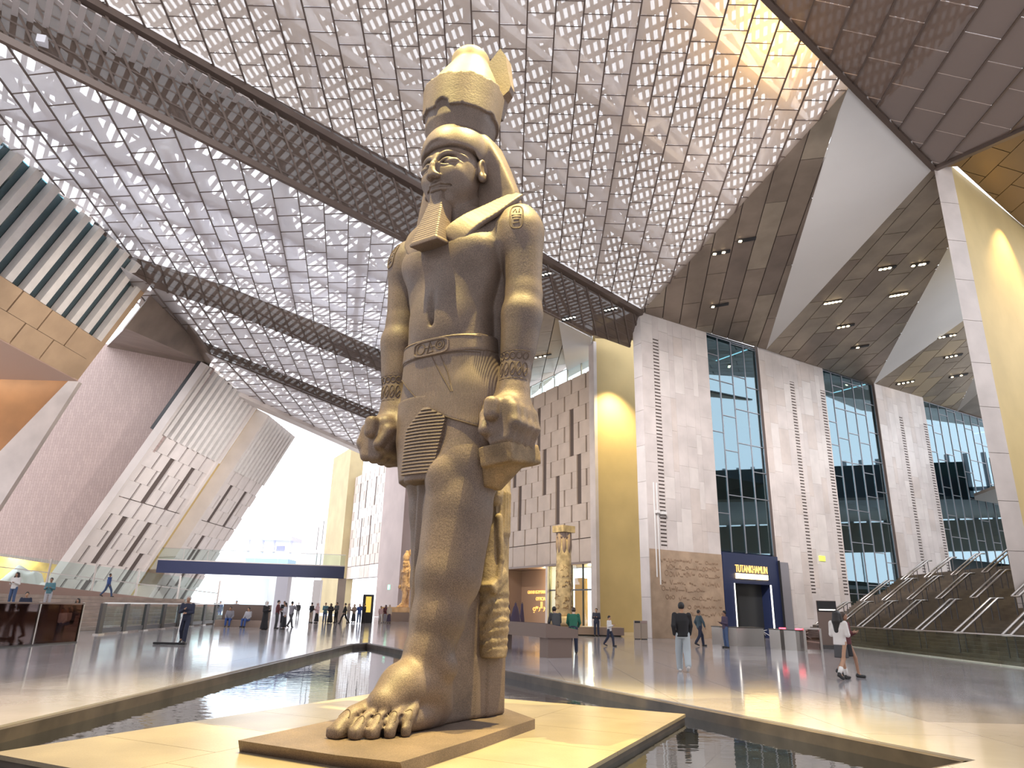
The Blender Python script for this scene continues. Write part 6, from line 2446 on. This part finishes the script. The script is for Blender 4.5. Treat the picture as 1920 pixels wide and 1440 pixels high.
random.seed(9)
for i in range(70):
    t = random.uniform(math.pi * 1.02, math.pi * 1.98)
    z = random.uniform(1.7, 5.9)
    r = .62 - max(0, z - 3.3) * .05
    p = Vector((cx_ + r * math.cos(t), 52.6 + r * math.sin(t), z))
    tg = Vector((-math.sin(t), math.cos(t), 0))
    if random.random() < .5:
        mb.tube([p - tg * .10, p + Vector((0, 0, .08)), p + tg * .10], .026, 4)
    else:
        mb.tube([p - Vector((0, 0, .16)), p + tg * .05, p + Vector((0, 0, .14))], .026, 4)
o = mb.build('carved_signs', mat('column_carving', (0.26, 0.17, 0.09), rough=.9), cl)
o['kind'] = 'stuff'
spot('column_spot', (cx_ - 3.0, 45.0, 20.0), (cx_, 52.6, 4.0), 16000, WARM, 24, .5, .1)

# robes on stands inside the shop entrance
for k_, px in enumerate((953, 967, 979)):
    p = far(px, 56.0 + k_ * 1.1)
    r = empty('robe_stand', p)
    prop(r, ['dark robe on a stand, first by the person at the shop entrance', 'wide dark robe hanging on the middle stand at the shop entrance', 'narrow dark robe on the stand nearest the green jacket'][k_], 'robe', 'robes on stands at the shop entrance')
    w_ = (.26, .44, .22)[k_]
    MB().lathe(p, [(w_ * .9, .55), (w_, .75), (w_ * .62, 1.45), (w_ * .45, 1.75), (.09, 1.95), (.08, 2.1)], 12, 1, .55).build('robe', PUR, r, smooth=True)
    MB().tube([(p[0], p[1], 0), (p[0], p[1], 2.2)], .03, 6).build('pole', M_dsteel, r)
    MB().lathe(p, [(.22, 0), (.22, .03), (.03, .05)], 12).build('foot', M_dsteel, r)

# bins by the recess
for k_, px in enumerate((1193.5, 1206)):
    p = far(px, 47.5)
    e = empty('waste_bin', p, rz=R_(-6))
    ORG[e.name] = Vector((0, 0, 0))
    prop(e, ['tan waste bin with dark flap, left of the pair by the ochre recess', 'tan waste bin with pinkish flap, right of the pair by the ochre recess'][k_], 'bin', 'waste bins by the ochre recess')
    MB().box((0, 0, .5), (.42, .42, .92)).build('bin_body', mat('bin_tan', (.34, .27, .21), rough=.5), e, local=True)
    MB().box((0, -.02, 1.05), (.42, .40, .17)).build('hood', mat('bin_tan', (.34, .27, .21)), e, local=True)
    MB().box((0, -.222, 1.05), (.34, .02, .12)).build('flap', M_black if k_ == 0 else mat('bin_flap_pink', (.35, .24, .22)), e, local=True)
    MB().box((0, 0, .02), (.36, .36, .04)).build('plinth_foot', M_black, e, local=True)

# turnstiles and counter in front of the portal
def turnstile(px, dp, rz, label, red=True, wide=.35):
    p = far(px, dp)
    e = empty('turnstile', p, rz=rz)
    ORG[e.name] = Vector((0, 0, 0))
    prop(e, label, 'turnstile', 'turnstiles before the portal')
    MB().box((0, 0, .47), (wide, 1.15, .94)).build('housing', M_steel, e, local=True)
    MB().box((0, 0, .97), (wide + .04, 1.2, .05)).build('lid', M_dsteel, e, local=True)
    MB().box((wide / 2 + .005, -.2, .5), (.01, .5, .5)).build('side_panel', M_bglass, e, local=True)
    for t in (0, 120, 240):
        v = Vector((math.sin(R_(t)), 0, math.cos(R_(t)))) * .42
        MB().tube([Vector((wide / 2 + .05, -.3, .80)), Vector((wide / 2 + .05, -.3, .80)) + Vector((.30, v.x * .6, v.z * .45 - .12))], .022, 6).build('arm', M_steel, e, local=True)
    if red:
        for q_ in (-.09, .09):
            MB().box((q_, -.45, 1.03), (.10, .16, .06)).build('red_light', M_red, e, local=True)
    return e


turnstile(1394, 41.5, R_(8), 'wide steel barrier counter below the navy portal', False, 1.6)
turnstile(1455, 38.8, R_(8), 'steel turnstile with one red light left of the pair', True, .45)
turnstile(1484, 37.4, R_(8), 'steel turnstile with two red lights right of the pair', True, .5)
turnstile(1345, 42.5, R_(8), 'steel turnstile behind the guard at the carved dado', False, .4)
gt = empty('glass_gate', far(1516, 36.4))
prop(gt, 'framed smoked glass gate next to the turnstiles', 'gate')
p0, p1 = Vector(far(1503, 36.6)), Vector(far(1532, 36.2))
for q in (p0, p1):
    MB().box(q + Vector((0, 0, .55)), (.10, .1, 1.1)).build('post', M_steel, gt)
MB().bar(p0 + Vector((0, 0, 1.08)), p1 + Vector((0, 0, 1.08)), .08).build('top_rail', M_steel, gt)
MB().hexa([p0 + Vector((.05, 0, .1)), p1 + Vector((-.05, 0, .1)), p1 + Vector((-.05, .03, .1)), p0 + Vector((.05, .03, .1))], [p0 + Vector((.05, 0, 1.02)), p1 + Vector((-.05, 0, 1.02)), p1 + Vector((-.05, .03, 1.02)), p0 + Vector((.05, .03, 1.02))]).build('glass', M_bglass, gt)
# sign board, behind the two women
sb = empty('sign_board', far(1549, 40.0))
prop(sb, 'upright black sign board with white heading behind the two women', 'sign board')
p = Vector(far(1549, 40.0))
MB().box(p + Vector((0, 0, 1.35)), (1.0, .10, 2.3), rz=R_(-10)).build('board', M_brown, sb)
MB().box(p + Vector((-.01, -.06, 2.2)), (.98, .05, .55), rz=R_(-10)).build('header', M_black, sb)
MB().box(p + Vector((-.01, -.10, 2.02)), (.85, .02, .06), rz=R_(-10)).build('heading_line', M_lampw, sb)
MB().box(p + Vector((0, 0, .1)), (1.05, .4, .2), rz=R_(-10)).build('foot', M_dsteel, sb)
# grey side panel of the portal
gp = empty('grey_panel', frW.pt(13.9, 0, .6))
prop(gp, 'tall narrow grey information panel at the right of the navy portal', 'panel')
mb = MB()
frW.box(mb, 13.55, 14.6, 0, 5.7, .12, .2)
mb.build('panel_sheet', mat('grey_print', (.25, .24, .26), rough=.5), gp)
mb = MB()
frW.box(mb, 13.5, 13.56, 0, 5.8, .08, .24)
mb.build('panel_edge', M_black, gp)
# lamps, pipes and exit signs on the walls
def wall_box(name, label, cat, fr, u, z, w_, h_, d_, m, d0=0.0):
    mb = MB()
    fr.box(mb, u - w_ / 2, u + w_ / 2, z - h_ / 2, z + h_ / 2, d0, d0 + d_)
    o = mb.build(name, m, origin=fr.pt(u, z, d0))
    return prop(o, label, cat)


wall_box('exit_sign', 'small yellow green lit exit sign on the middle stone pier', 'exit sign', frW, 19.3, 6.3, .75, .42, .08, mat('exit_yellow', (.7, .8, .1), emit=(.75, .85, .12), estr=.8))
wall_box('exit_sign', 'small green lit exit sign on the pink stone pier', 'exit sign', frC, -52.4, 4.4, .9, .7, .08, M_green, 1.0)
for k_, (fr, u) in enumerate(((frW, .55), (frW, .85))):
    mb = MB()
    mb.tube([fr.pt(u, 4.0 - k_ * .5, .1), fr.pt(u, 10.6, .1)], .05, 6)
    prop(mb.build('wall_pipe', M_white, origin=fr.pt(u, 4, .1)), ['thin pale conduit at the outer left edge of the near facade pier', 'thin pale conduit, right one of two on the near facade pier'][k_], 'pipe')
cam_ = empty('wall_camera', frW.pt(1.0, 8.6, .2))
prop(cam_, 'small white security camera below the louvre strip of the near pier', 'camera')
mb = MB()
frW.box(mb, .6, .85, 8.4, 8.6, 0.0, .35)
frW.box(mb, 1.1, 1.5, 8.35, 8.55, 0.0, .35)
mb.build('housing', M_white, cam_)
mb = MB()
frW.box(mb, .6, 1.5, 8.55, 8.62, .05, .12)
mb.build('bracket', M_steel, cam_)

# ceiling lamps in the soffits: black slot with a row of bright lenses
def ceiling_lamp(px, py, PN, nl, lit, label, m=None, wpx=34):
    P, N = PN
    f = lambda x, y: onpl(x, y, P - N * .02, N)
    c = f(px, py)
    u = (f(px + wpx / 2, py - 3) - f(px - wpx / 2, py + 3))
    L_ = u.length
    u.normalize()
    v = N.cross(u).normalized()
    e = empty('ceiling_lamp', c)
    prop(e, label, 'ceiling lamp', 'ceiling lamps in the bronze soffits')
    mb = MB()
    q = [c - u * L_ / 2 - v * .16, c + u * L_ / 2 - v * .16, c + u * L_ / 2 + v * .16, c - u * L_ / 2 + v * .16]
    mb.hexa(q, [p + N * -.06 for p in q])
    mb.build('slot', M_black, e)
    for i in range(nl):
        if i not in lit:
            continue
        p = c + u * L_ * ((i + .5) / nl - .5) - N * .07
        MB().box(p, (.20, .20, .05)).build('lens', m or M_lamp, e)
    return e


lampspec = [
    (1352, 473, PE, 4, (0, 2), 'lamp slot with two lit lenses on the near soffit by the mesh edge'),
    (1400, 449, PE, 4, (0,), 'lamp slot with one lit lens, topmost on the near soffit'),
    (1349, 572, PE, 4, (0,), 'lamp slot with one lit lens above the near glass bay'),
    (1561, 566, Pm, 5, (0, 1, 2, 3, 4), 'fully lit lamp row on the middle soffit nearest the large white gable'),
    (1663, 502, Pm, 4, (0, 1, 2), 'lamp row with dark right end, upper left of the middle soffit'),
    (1725, 495, Pm, 5, (0, 2, 3), 'lamp row with gaps, topmost beside the right pier'),
    (1684, 552, Pm, 5, (0, 1, 2, 3, 4), 'fully lit lamp row in the centre of the middle soffit'),
    (1585, 611, Pm, 4, (0, 1, 2), 'lamp row with three lit lenses low on the middle soffit'),
    (1612, 650, Pm, 4, (1,), 'lamp slot with a single lit lens, lowest on the middle soffit'),
    (1775, 630, Pf, 5, (0, 1, 3, 4), 'lamp row highest on the far golden soffit'),
    (1787, 667, Pf, 4, (0, 1, 2), 'lamp row with dark end, second down on the far golden soffit'),
    (1797, 704, Pf, 4, (0, 2), 'lamp row with two lenses, third down on the far golden soffit'),
    (1697, 717, Pf, 4, (0, 1, 2, 3), 'lamp row lowest on the far golden soffit above the far glass'),
    (1017, 667, Ps, 4, (0, 1, 2), 'lamp row on the soffit above the shop wall beside the raised arm'),
]
for (px, py, PN, nl, lit, lb) in lampspec:
    ceiling_lamp(px, py, PN, nl, lit, lb)
PBn = (Pn[0], Pn[1] if Pn[1].z > 0 else -Pn[1])
for (px, py, lb) in ((1066, 597, 'row of four small floodlights hung on the dark mesh band, lower one'), (1144, 580, 'row of four small floodlights hung on the dark mesh band, right one'), (1020, 515, 'cluster of small floodlights at the statue elbow under the mesh')):
    ceiling_lamp(px, py, PBn, 4, (0, 1, 2, 3), lb, M_lampw, 26)

# ================================================================== BRIDGE AND OUTSIDE
bl_, br_ = Vector((-37.4, 76.8, 0)), Vector((-18.4, 81.2, 0))
bd_ = (br_ - bl_).normalized()
bn = Vector((bd_.y, -bd_.x, 0))
br = empty('foot_bridge', bl_)
prop(br, 'navy sided footbridge with glass railing crossing the bright opening', 'bridge')
def bbox(s0, s1, d0, d1, z0, z1):
    q = [bl_ + bd_ * s0 + bn * d0, bl_ + bd_ * s1 + bn * d0, bl_ + bd_ * s1 + bn * d1, bl_ + bd_ * s0 + bn * d1]
    return MB().hexa([p + Vector((0, 0, z0)) for p in q], [p + Vector((0, 0, z1)) for p in q])
BLn = (br_ - bl_).length
bbox(0, BLn, 0, .25, 4.45, 5.75).build('fascia', M_bridge, br)
bbox(0, BLn, -3.0, 0.1, 4.6, 5.0).build('deck', M_wclad, br)
bbox(0, BLn, 0.02, .28, 5.75, 5.85).build('coping', M_lime3, br)
for k_ in range(8):
    bbox(BLn / 8 * k_ + .03, BLn / 8 * (k_ + 1) - .03, .12, .15, 5.87, 7.0).build('glass_panel', M_glass, br)
bbox(0, BLn, .10, .17, 7.0, 7.06).build('handrail', M_steel, br)
bp = struct(empty('wall_bridge_pier', br_))
bbox(BLn - .6, BLn + .3, -2.5, .1, 0, 4.5).build('pier_block', M_conc, bp)
# small building with flat roof beyond the opening
kx = far(497, 160)[0]
kk = empty('pavilion', (kx, 160, -.2))
prop(kk, 'pale lavender flat roofed pavilion outside beyond the bridge', 'building')
M_lav = mat('pavilion_lavender', (.62, .62, .80), rough=.6)
MB().box((kx, 160, 15.3), (10.6, 8, .9)).build('flat_roof', M_lav, kk)
for q in (-4.6, -1.5, 1.0, 4.8):
    MB().box((kx + q, 158, 13.5), (.35, .35, 2.8)).build('post', M_lav, kk)
MB().box((kx + 2.5, 158, 13.2), (1.8, .4, 1.2)).build('notice', mat('pavilion_notice', (.40, .40, .66)), kk)
MB().box((kx + .8, 158, 9.8), (9.2, 6, 2.0)).build('blue_glazing', mat('pavilion_blue', (.45, .60, .78), rough=.3), kk)
MB().box((kx, 160, 4.3), (10.2, 7, 9.0)).build('base_wall', M_white, kk)
bx_ = far(527, 118)[0]
MB().box((bx_, 118, 3.3), (1.9, 1.9, 7.0)).build('pillar_outside', mat('grey_outside_pillar', (.30, .28, .30), rough=.6))
prop(bpy.data.objects['pillar_outside'], 'grey square pillar standing under the bridge outside', 'pillar')
bx_ = far(592, 118)[0]
o = MB().box((bx_, 118, 2.6), (1.2, 1.2, 5.6)).build('pillar_short', mat('grey_outside_pillar2', (.40, .36, .34), rough=.6))
prop(o, 'short grey brown pillar outside right of the square pillar', 'pillar')
MB().box((far(455, 150)[0], 150, 3.2), (8, 5, 6.6)).build('ticket_booth', mat('booth_blue', (.55, .70, .80), rough=.3))
prop(bpy.data.objects['ticket_booth'], 'pale blue glazed booth outside left of the grey pillar', 'booth')

# poster stand
pp = far(690, 73)
ps_ = empty('poster_stand', pp)
prop(ps_, 'black poster stand with lit yellow panel before the pink pier', 'poster stand')
MB().box((pp[0], pp[1], 1.35), (1.05, .3, 2.7)).build('stand_body', M_black, ps_)
MB().box((pp[0] + .05, pp[1] - .16, 1.75), (.55, .03, 1.5)).build('yellow_poster', mat('poster_yellow', (.8, .6, .1), emit=(.9, .65, .12), estr=.7), ps_)

# second royal statue on a plinth, far away
s2 = copy_tree(col)
sx_ = far(757, 84)[0]
s2.location = (sx_, 84, 1.55)
s2.rotation_euler = (0, 0, R_(-38))
s2.scale = (.52, .52, .52)
s2['label'] = 'smaller tan royal statue on a plinth beside the pink stone pier'
s2.name = 'royal_statue'
M_tanst = mat('tan_statue_stone', (0.50, 0.33, 0.20), rough=.65, noise_scale=2, noise_amt=.12)
for ch in s2.children:
    if ch.type == 'MESH' and ch.material_slots:
        ch.material_slots[0].link = 'OBJECT'
        ch.material_slots[0].material = M_tanst
pq = empty('statue_pedestal', (sx_, 84, 0))
prop(pq, 'brown pedestal with tan slab under the smaller royal statue', 'pedestal')
MB().box((sx_, 84, .5), (4.6, 3.4, 1.0), rz=R_(-10)).build('pedestal_block', M_brown, pq)
MB().box((sx_, 84, 1.28), (4.2, 3.0, .54), rz=R_(-10)).build('tan_slab', M_tanst, pq)
spot('royal_spot', (sx_ + 2, 78, 16.0), (sx_, 84, 5.0), 9000, WARM, 30, .5, .1)

# ================================================================== LEFT SIDE: RAILING, BENCH, TERRACE
ra, rb = Vector((-19.6, 35.6, 0)), Vector((-23.3, 62.5, 0))
rd = (rb - ra).normalized()
rl_ = empty('post_railing', ra)
prop(rl_, 'glass railing with dark flat posts along the sunken edge at left', 'railing')
RLn = (rb - ra).length
npst = 10
for k_ in range(npst):
    p = ra + rd * RLn * k_ / (npst - 1)
    MB().box(p + Vector((0, 0, .72)), (.14, .34, 1.44)).build('post', M_dsteel, rl_)
    MB().box(p + Vector((0, 0, .03)), (.3, .5, .06)).build('foot_plate', M_steel, rl_)
    if k_ < npst - 1:
        q = ra + rd * RLn * (k_ + 1) / (npst - 1)
        for nm_, z0, z1, m in (('glass_panel', .32, 1.30, M_glass), ('kick_plate', .08, .30, M_dsteel)):
            u_ = Vector((.02, 0, 0))
            MB().hexa([p + Vector((0, .1, z0)), q + Vector((0, -.1, z0)), q + Vector((.03, -.1, z0)), p + Vector((.03, .1, z0))],
                      [p + Vector((0, .1, z1)), q + Vector((0, -.1, z1)), q + Vector((.03, -.1, z1)), p + Vector((.03, .1, z1))]).build(nm_, m, rl_)
MB().bar(ra + Vector((0, 0, 1.46)), rb + Vector((0, 0, 1.46)), .07).build('top_rail', M_steel, rl_)

# dark glazed stand at the lower left
ds = empty('glazed_stand', (-19.3, 26.5, 0))
prop(ds, 'long dark smoked glass display stand at the lower left floor edge', 'display stand')
q0, q1 = Vector((-16.7, 28.9, 0)), Vector((-17.4, 19.5, 0))
dd_ = (q1 - q0).normalized()
nn_ = Vector((-1, 0, 0))
def dsb(s0, s1, w0, w1, z0, z1, nm_, m):
    q = [q0 + dd_ * s0 + nn_ * w0, q0 + dd_ * s1 + nn_ * w0, q0 + dd_ * s1 + nn_ * w1, q0 + dd_ * s0 + nn_ * w1]
    MB().hexa([p + Vector((0, 0, z0)) for p in q], [p + Vector((0, 0, z1)) for p in q]).build(nm_, m, ds)
for s0 in (0, 2.4, 4.8, 7.2):
    dsb(s0 + .03, s0 + 2.37, 0, .03, .06, 1.42, 'glass_panel', M_bglass)
    dsb(s0 - .03, s0 + .03, -.02, .06, 0, 1.5, 'glass_post', M_steel)
dsb(0, 9.4, .9, 1.0, .05, 1.40, 'back_panel', M_brown)
dsb(0, .05, 0, 1.0, .05, 1.40, 'end_glass', M_bglass)
dsb(0, 9.4, -.03, 1.0, 1.42, 1.47, 'top_ledge', M_brown)
dsb(0, 9.4, -.03, 1.0, 0, .05, 'base_plate', M_dsteel)

# stone bench with two seated people
bp_ = Vector(far(452, 51.5))
bn_ = empty('stone_bench', bp_)
prop(bn_, 'long brown stone bench with two seated people at the railing end', 'bench')
MB().box(bp_ + Vector((0, .6, .22)), (3.4, 1.1, .44)).build('seat_block', mat('bench_stone', (.34, .25, .20), rough=.6), bn_)
MB().box(bp_ + Vector((0, 1.35, .75)), (3.4, .25, 1.5)).build('back_panel', M_brown, bn_)
person((bp_.x - .75, bp_.y + .15, 0), R_(10), 1.74, 'man in grey shirt seated on the left half of the stone bench', GRY, BLU, 'sit', 'rest', skin=1)
person((bp_.x + .55, bp_.y + .15, 0), R_(-15), 1.70, 'man in blue grey shirt seated on the right half of the stone bench', LGY, BLU, 'sit', 'rest', skin=0)

# terrace of long steps rising to the left, with a parapet and its glass balustrade
tr = struct(empty('wall_terrace', (-40, 45, 0)))
for k_ in range(9):
    z0, z1 = k_ * .20, (k_ + 1) * .20
    x1 = -22.5 - k_ * .6
    MB().box(((x1 - 62) / 2, 47.9, (z0 + z1) / 2), (abs(-62 - x1), 27.8, z1 - z0 - .01)).build('long_step', M_stairL, tr)
pa, pb_ = Vector((-26.4, 66.0, 0)), Vector((-37.5, 53.5, 0))
pts_ = [Vector((-25.5, 64, 0)), Vector((-37.0, 58.0, 0)), Vector((-52, 50, 0))]
zz_ = [(0.5, 1.35), (1.2, 2.55), (2.6, 4.1)]
for i in range(2):
    a, c_ = pts_[i], pts_[i + 1]
    MB().hexa([a + Vector((0, 0, 0)), c_, c_ + Vector((0, .5, 0)), a + Vector((0, .5, 0))],
              [a + Vector((0, 0, zz_[i][1])), c_ + Vector((0, 0, zz_[i + 1][1])), c_ + Vector((0, .5, zz_[i + 1][1])), a + Vector((0, .5, zz_[i][1]))]).build('parapet', mat('parapet_brown', (.38, .27, .23), rough=.6), tr)
gb2 = empty('terrace_balustrade', pts_[1])
prop(gb2, 'tall glass balustrade with pale posts climbing along the left terrace parapet', 'balustrade')
for i in range(2):
    a, c_ = pts_[i], pts_[i + 1]
    for k_ in range(4):
        t0, t1 = k_ / 4, (k_ + 1) / 4
        p, q = a.lerp(c_, t0), a.lerp(c_, t1)
        zp, zq = zz_[i][1] + (zz_[i + 1][1] - zz_[i][1]) * t0, zz_[i][1] + (zz_[i + 1][1] - zz_[i][1]) * t1
        g0_, g1_ = p.lerp(q, .03), p.lerp(q, .97)
        MB().hexa([g0_ + Vector((0, .2, zp)), g1_ + Vector((0, .2, zq)), g1_ + Vector((0, .24, zq)), g0_ + Vector((0, .24, zp))],
                  [g0_ + Vector((0, .2, zp + 2.0)), g1_ + Vector((0, .2, zq + 2.0)), g1_ + Vector((0, .24, zq + 2.0)), g0_ + Vector((0, .24, zp + 2.0))]).build('glass_panel', M_glass, gb2)
        MB().box(p + Vector((0, .22, zp + 1.05)), (.12, .12, 2.1)).build('post', M_fin, gb2)
    MB().bar(a + Vector((0, .22, zz_[i][1] + 1.0)), c_ + Vector((0, .22, zz_[i + 1][1] + 1.0)), .07).build('mid_rail', M_steel, gb2)

# lit niche with white rocks below the pink wall
nw = MB().box((-54, 66, 3.2), (27, .4, 6.4)).build('wall_niche', mat('niche_ochre', (.58, .44, .16), rough=.8, noise_scale=.8, noise_amt=.2))
struct(nw)
random.seed(21)
for k_, (px, sz, lb) in enumerate(((2, 1.2, 'small white boulder at the frame edge in the lit niche'), (50, 2.5, 'large white boulder, biggest in the lit niche under the pink wall'), (97, 1.3, 'pointed white boulder right of the largest in the lit niche'))):
    p = far(px, 62)
    rk = Sdf((-sz, -sz * .6, 0), (sz, sz * .6, sz * 1.1), sz / 16)
    for j in range(7):
        rk.box((random.uniform(-.4, .4) * sz, random.uniform(-.15, .15) * sz, random.uniform(.1, .45) * sz), (random.uniform(.25, .5) * sz, .3 * sz, random.uniform(.2, .45) * sz), .08 * sz, rot=Matrix.Rotation(random.uniform(-.8, .8), 3, 'Y') @ Matrix.Rotation(random.uniform(-.8, .8), 3, 'Z'), k=.12 * sz)
    o = rk.build('boulder', M_rock)
    o.location = (p[0], 60.2, 1.78)
    prop(o, lb, 'rock', 'white rocks in the lit niche')
l = bpy.data.lights.new('niche_lamp', 'POINT')
l.energy, l.color, l.shadow_soft_size = 700, (1, .85, .5), .4
o = bpy.data.objects.new('niche_lamp', l)
COL.objects.link(o)
o.location = (-45, 64.7, 5.2)

# people on the terrace
def on_terrace(px, depth, z):
    d = ray(px, 1128)
    x = d.x / d.y * depth
    if x >= -22.5:
        return (x, depth, 0.0)
    lv = min(9, math.floor((-22.5 - x) / .6) + 1)
    return (-22.5 - (lv - 1) * .6 - .27, depth, .2 * lv)
tp = [
    (22, 38, 1.5, 0, 1.60, WHT, DEN, 'stand', 'front', 'long', 'woman in white top and jeans standing on the terrace steps at the frame edge'),
    (36, 36.4, 1.2, 40, 1.70, NAVY, BLK, 'crouch', 'rest', 'short', 'man in navy crouching beside the standing woman on the terrace'),
    (79, 40, 1.2, 20, 1.62, TEAL, LGY, 'stand', 'front', 'short', 'child in teal and grey balancing on the terrace steps'),
    (69, 35, .3, 0, 1.5, WHT, DEN, 'sit', 'rest', 'short', 'dark haired head in white behind the glazed stand, left of two'),
    (86, 35, .3, 0, 1.5, BLU, DEN, 'sit', 'rest', 'short', 'dark haired child in blue behind the glazed stand'),
    (121, 35.2, .3, 20, 1.55, WHT, DEN, 'sit', 'rest', 'short', 'seated child in white behind the right end of the glazed stand'),
    (132, 36.6, .3, -10, 1.55, BEI, DEN, 'sit', 'rest', 'short', 'seated child in beige beside the woman in navy on the terrace'),
    (140, 37.6, .6, -20, 1.66, NAVY, BLK, 'sit', 'rest', 'long', 'woman in navy seated above the right end of the glazed stand'),
    (151, 39.8, .6, 10, 1.60, BEI, PUR, 'sit', 'front', 'long', 'long haired woman in beige seated at the end of the group on the terrace'),
]
for (px, dp, z, hdg, hh, t_, b2, ps2, ar_, hr, lb) in tp:
    person(on_terrace(px, dp, z), R_(hdg), hh, lb, t_, b2, ps2, ar_, hair=hr, skin=px % 3)
person((far(196, 58)[0], 58, 1.8), R_(90), 1.72, 'person in blue walking behind the tall glass balustrade', BLU, DEN, 'walk', 'swing', skin=1)
person((far(312, 70)[0], 70, 0.0), R_(80), 1.72, 'person in dark clothes behind the glass at the foot of the left wall', DGRY, BLK, 'stand', 'down', skin=1)
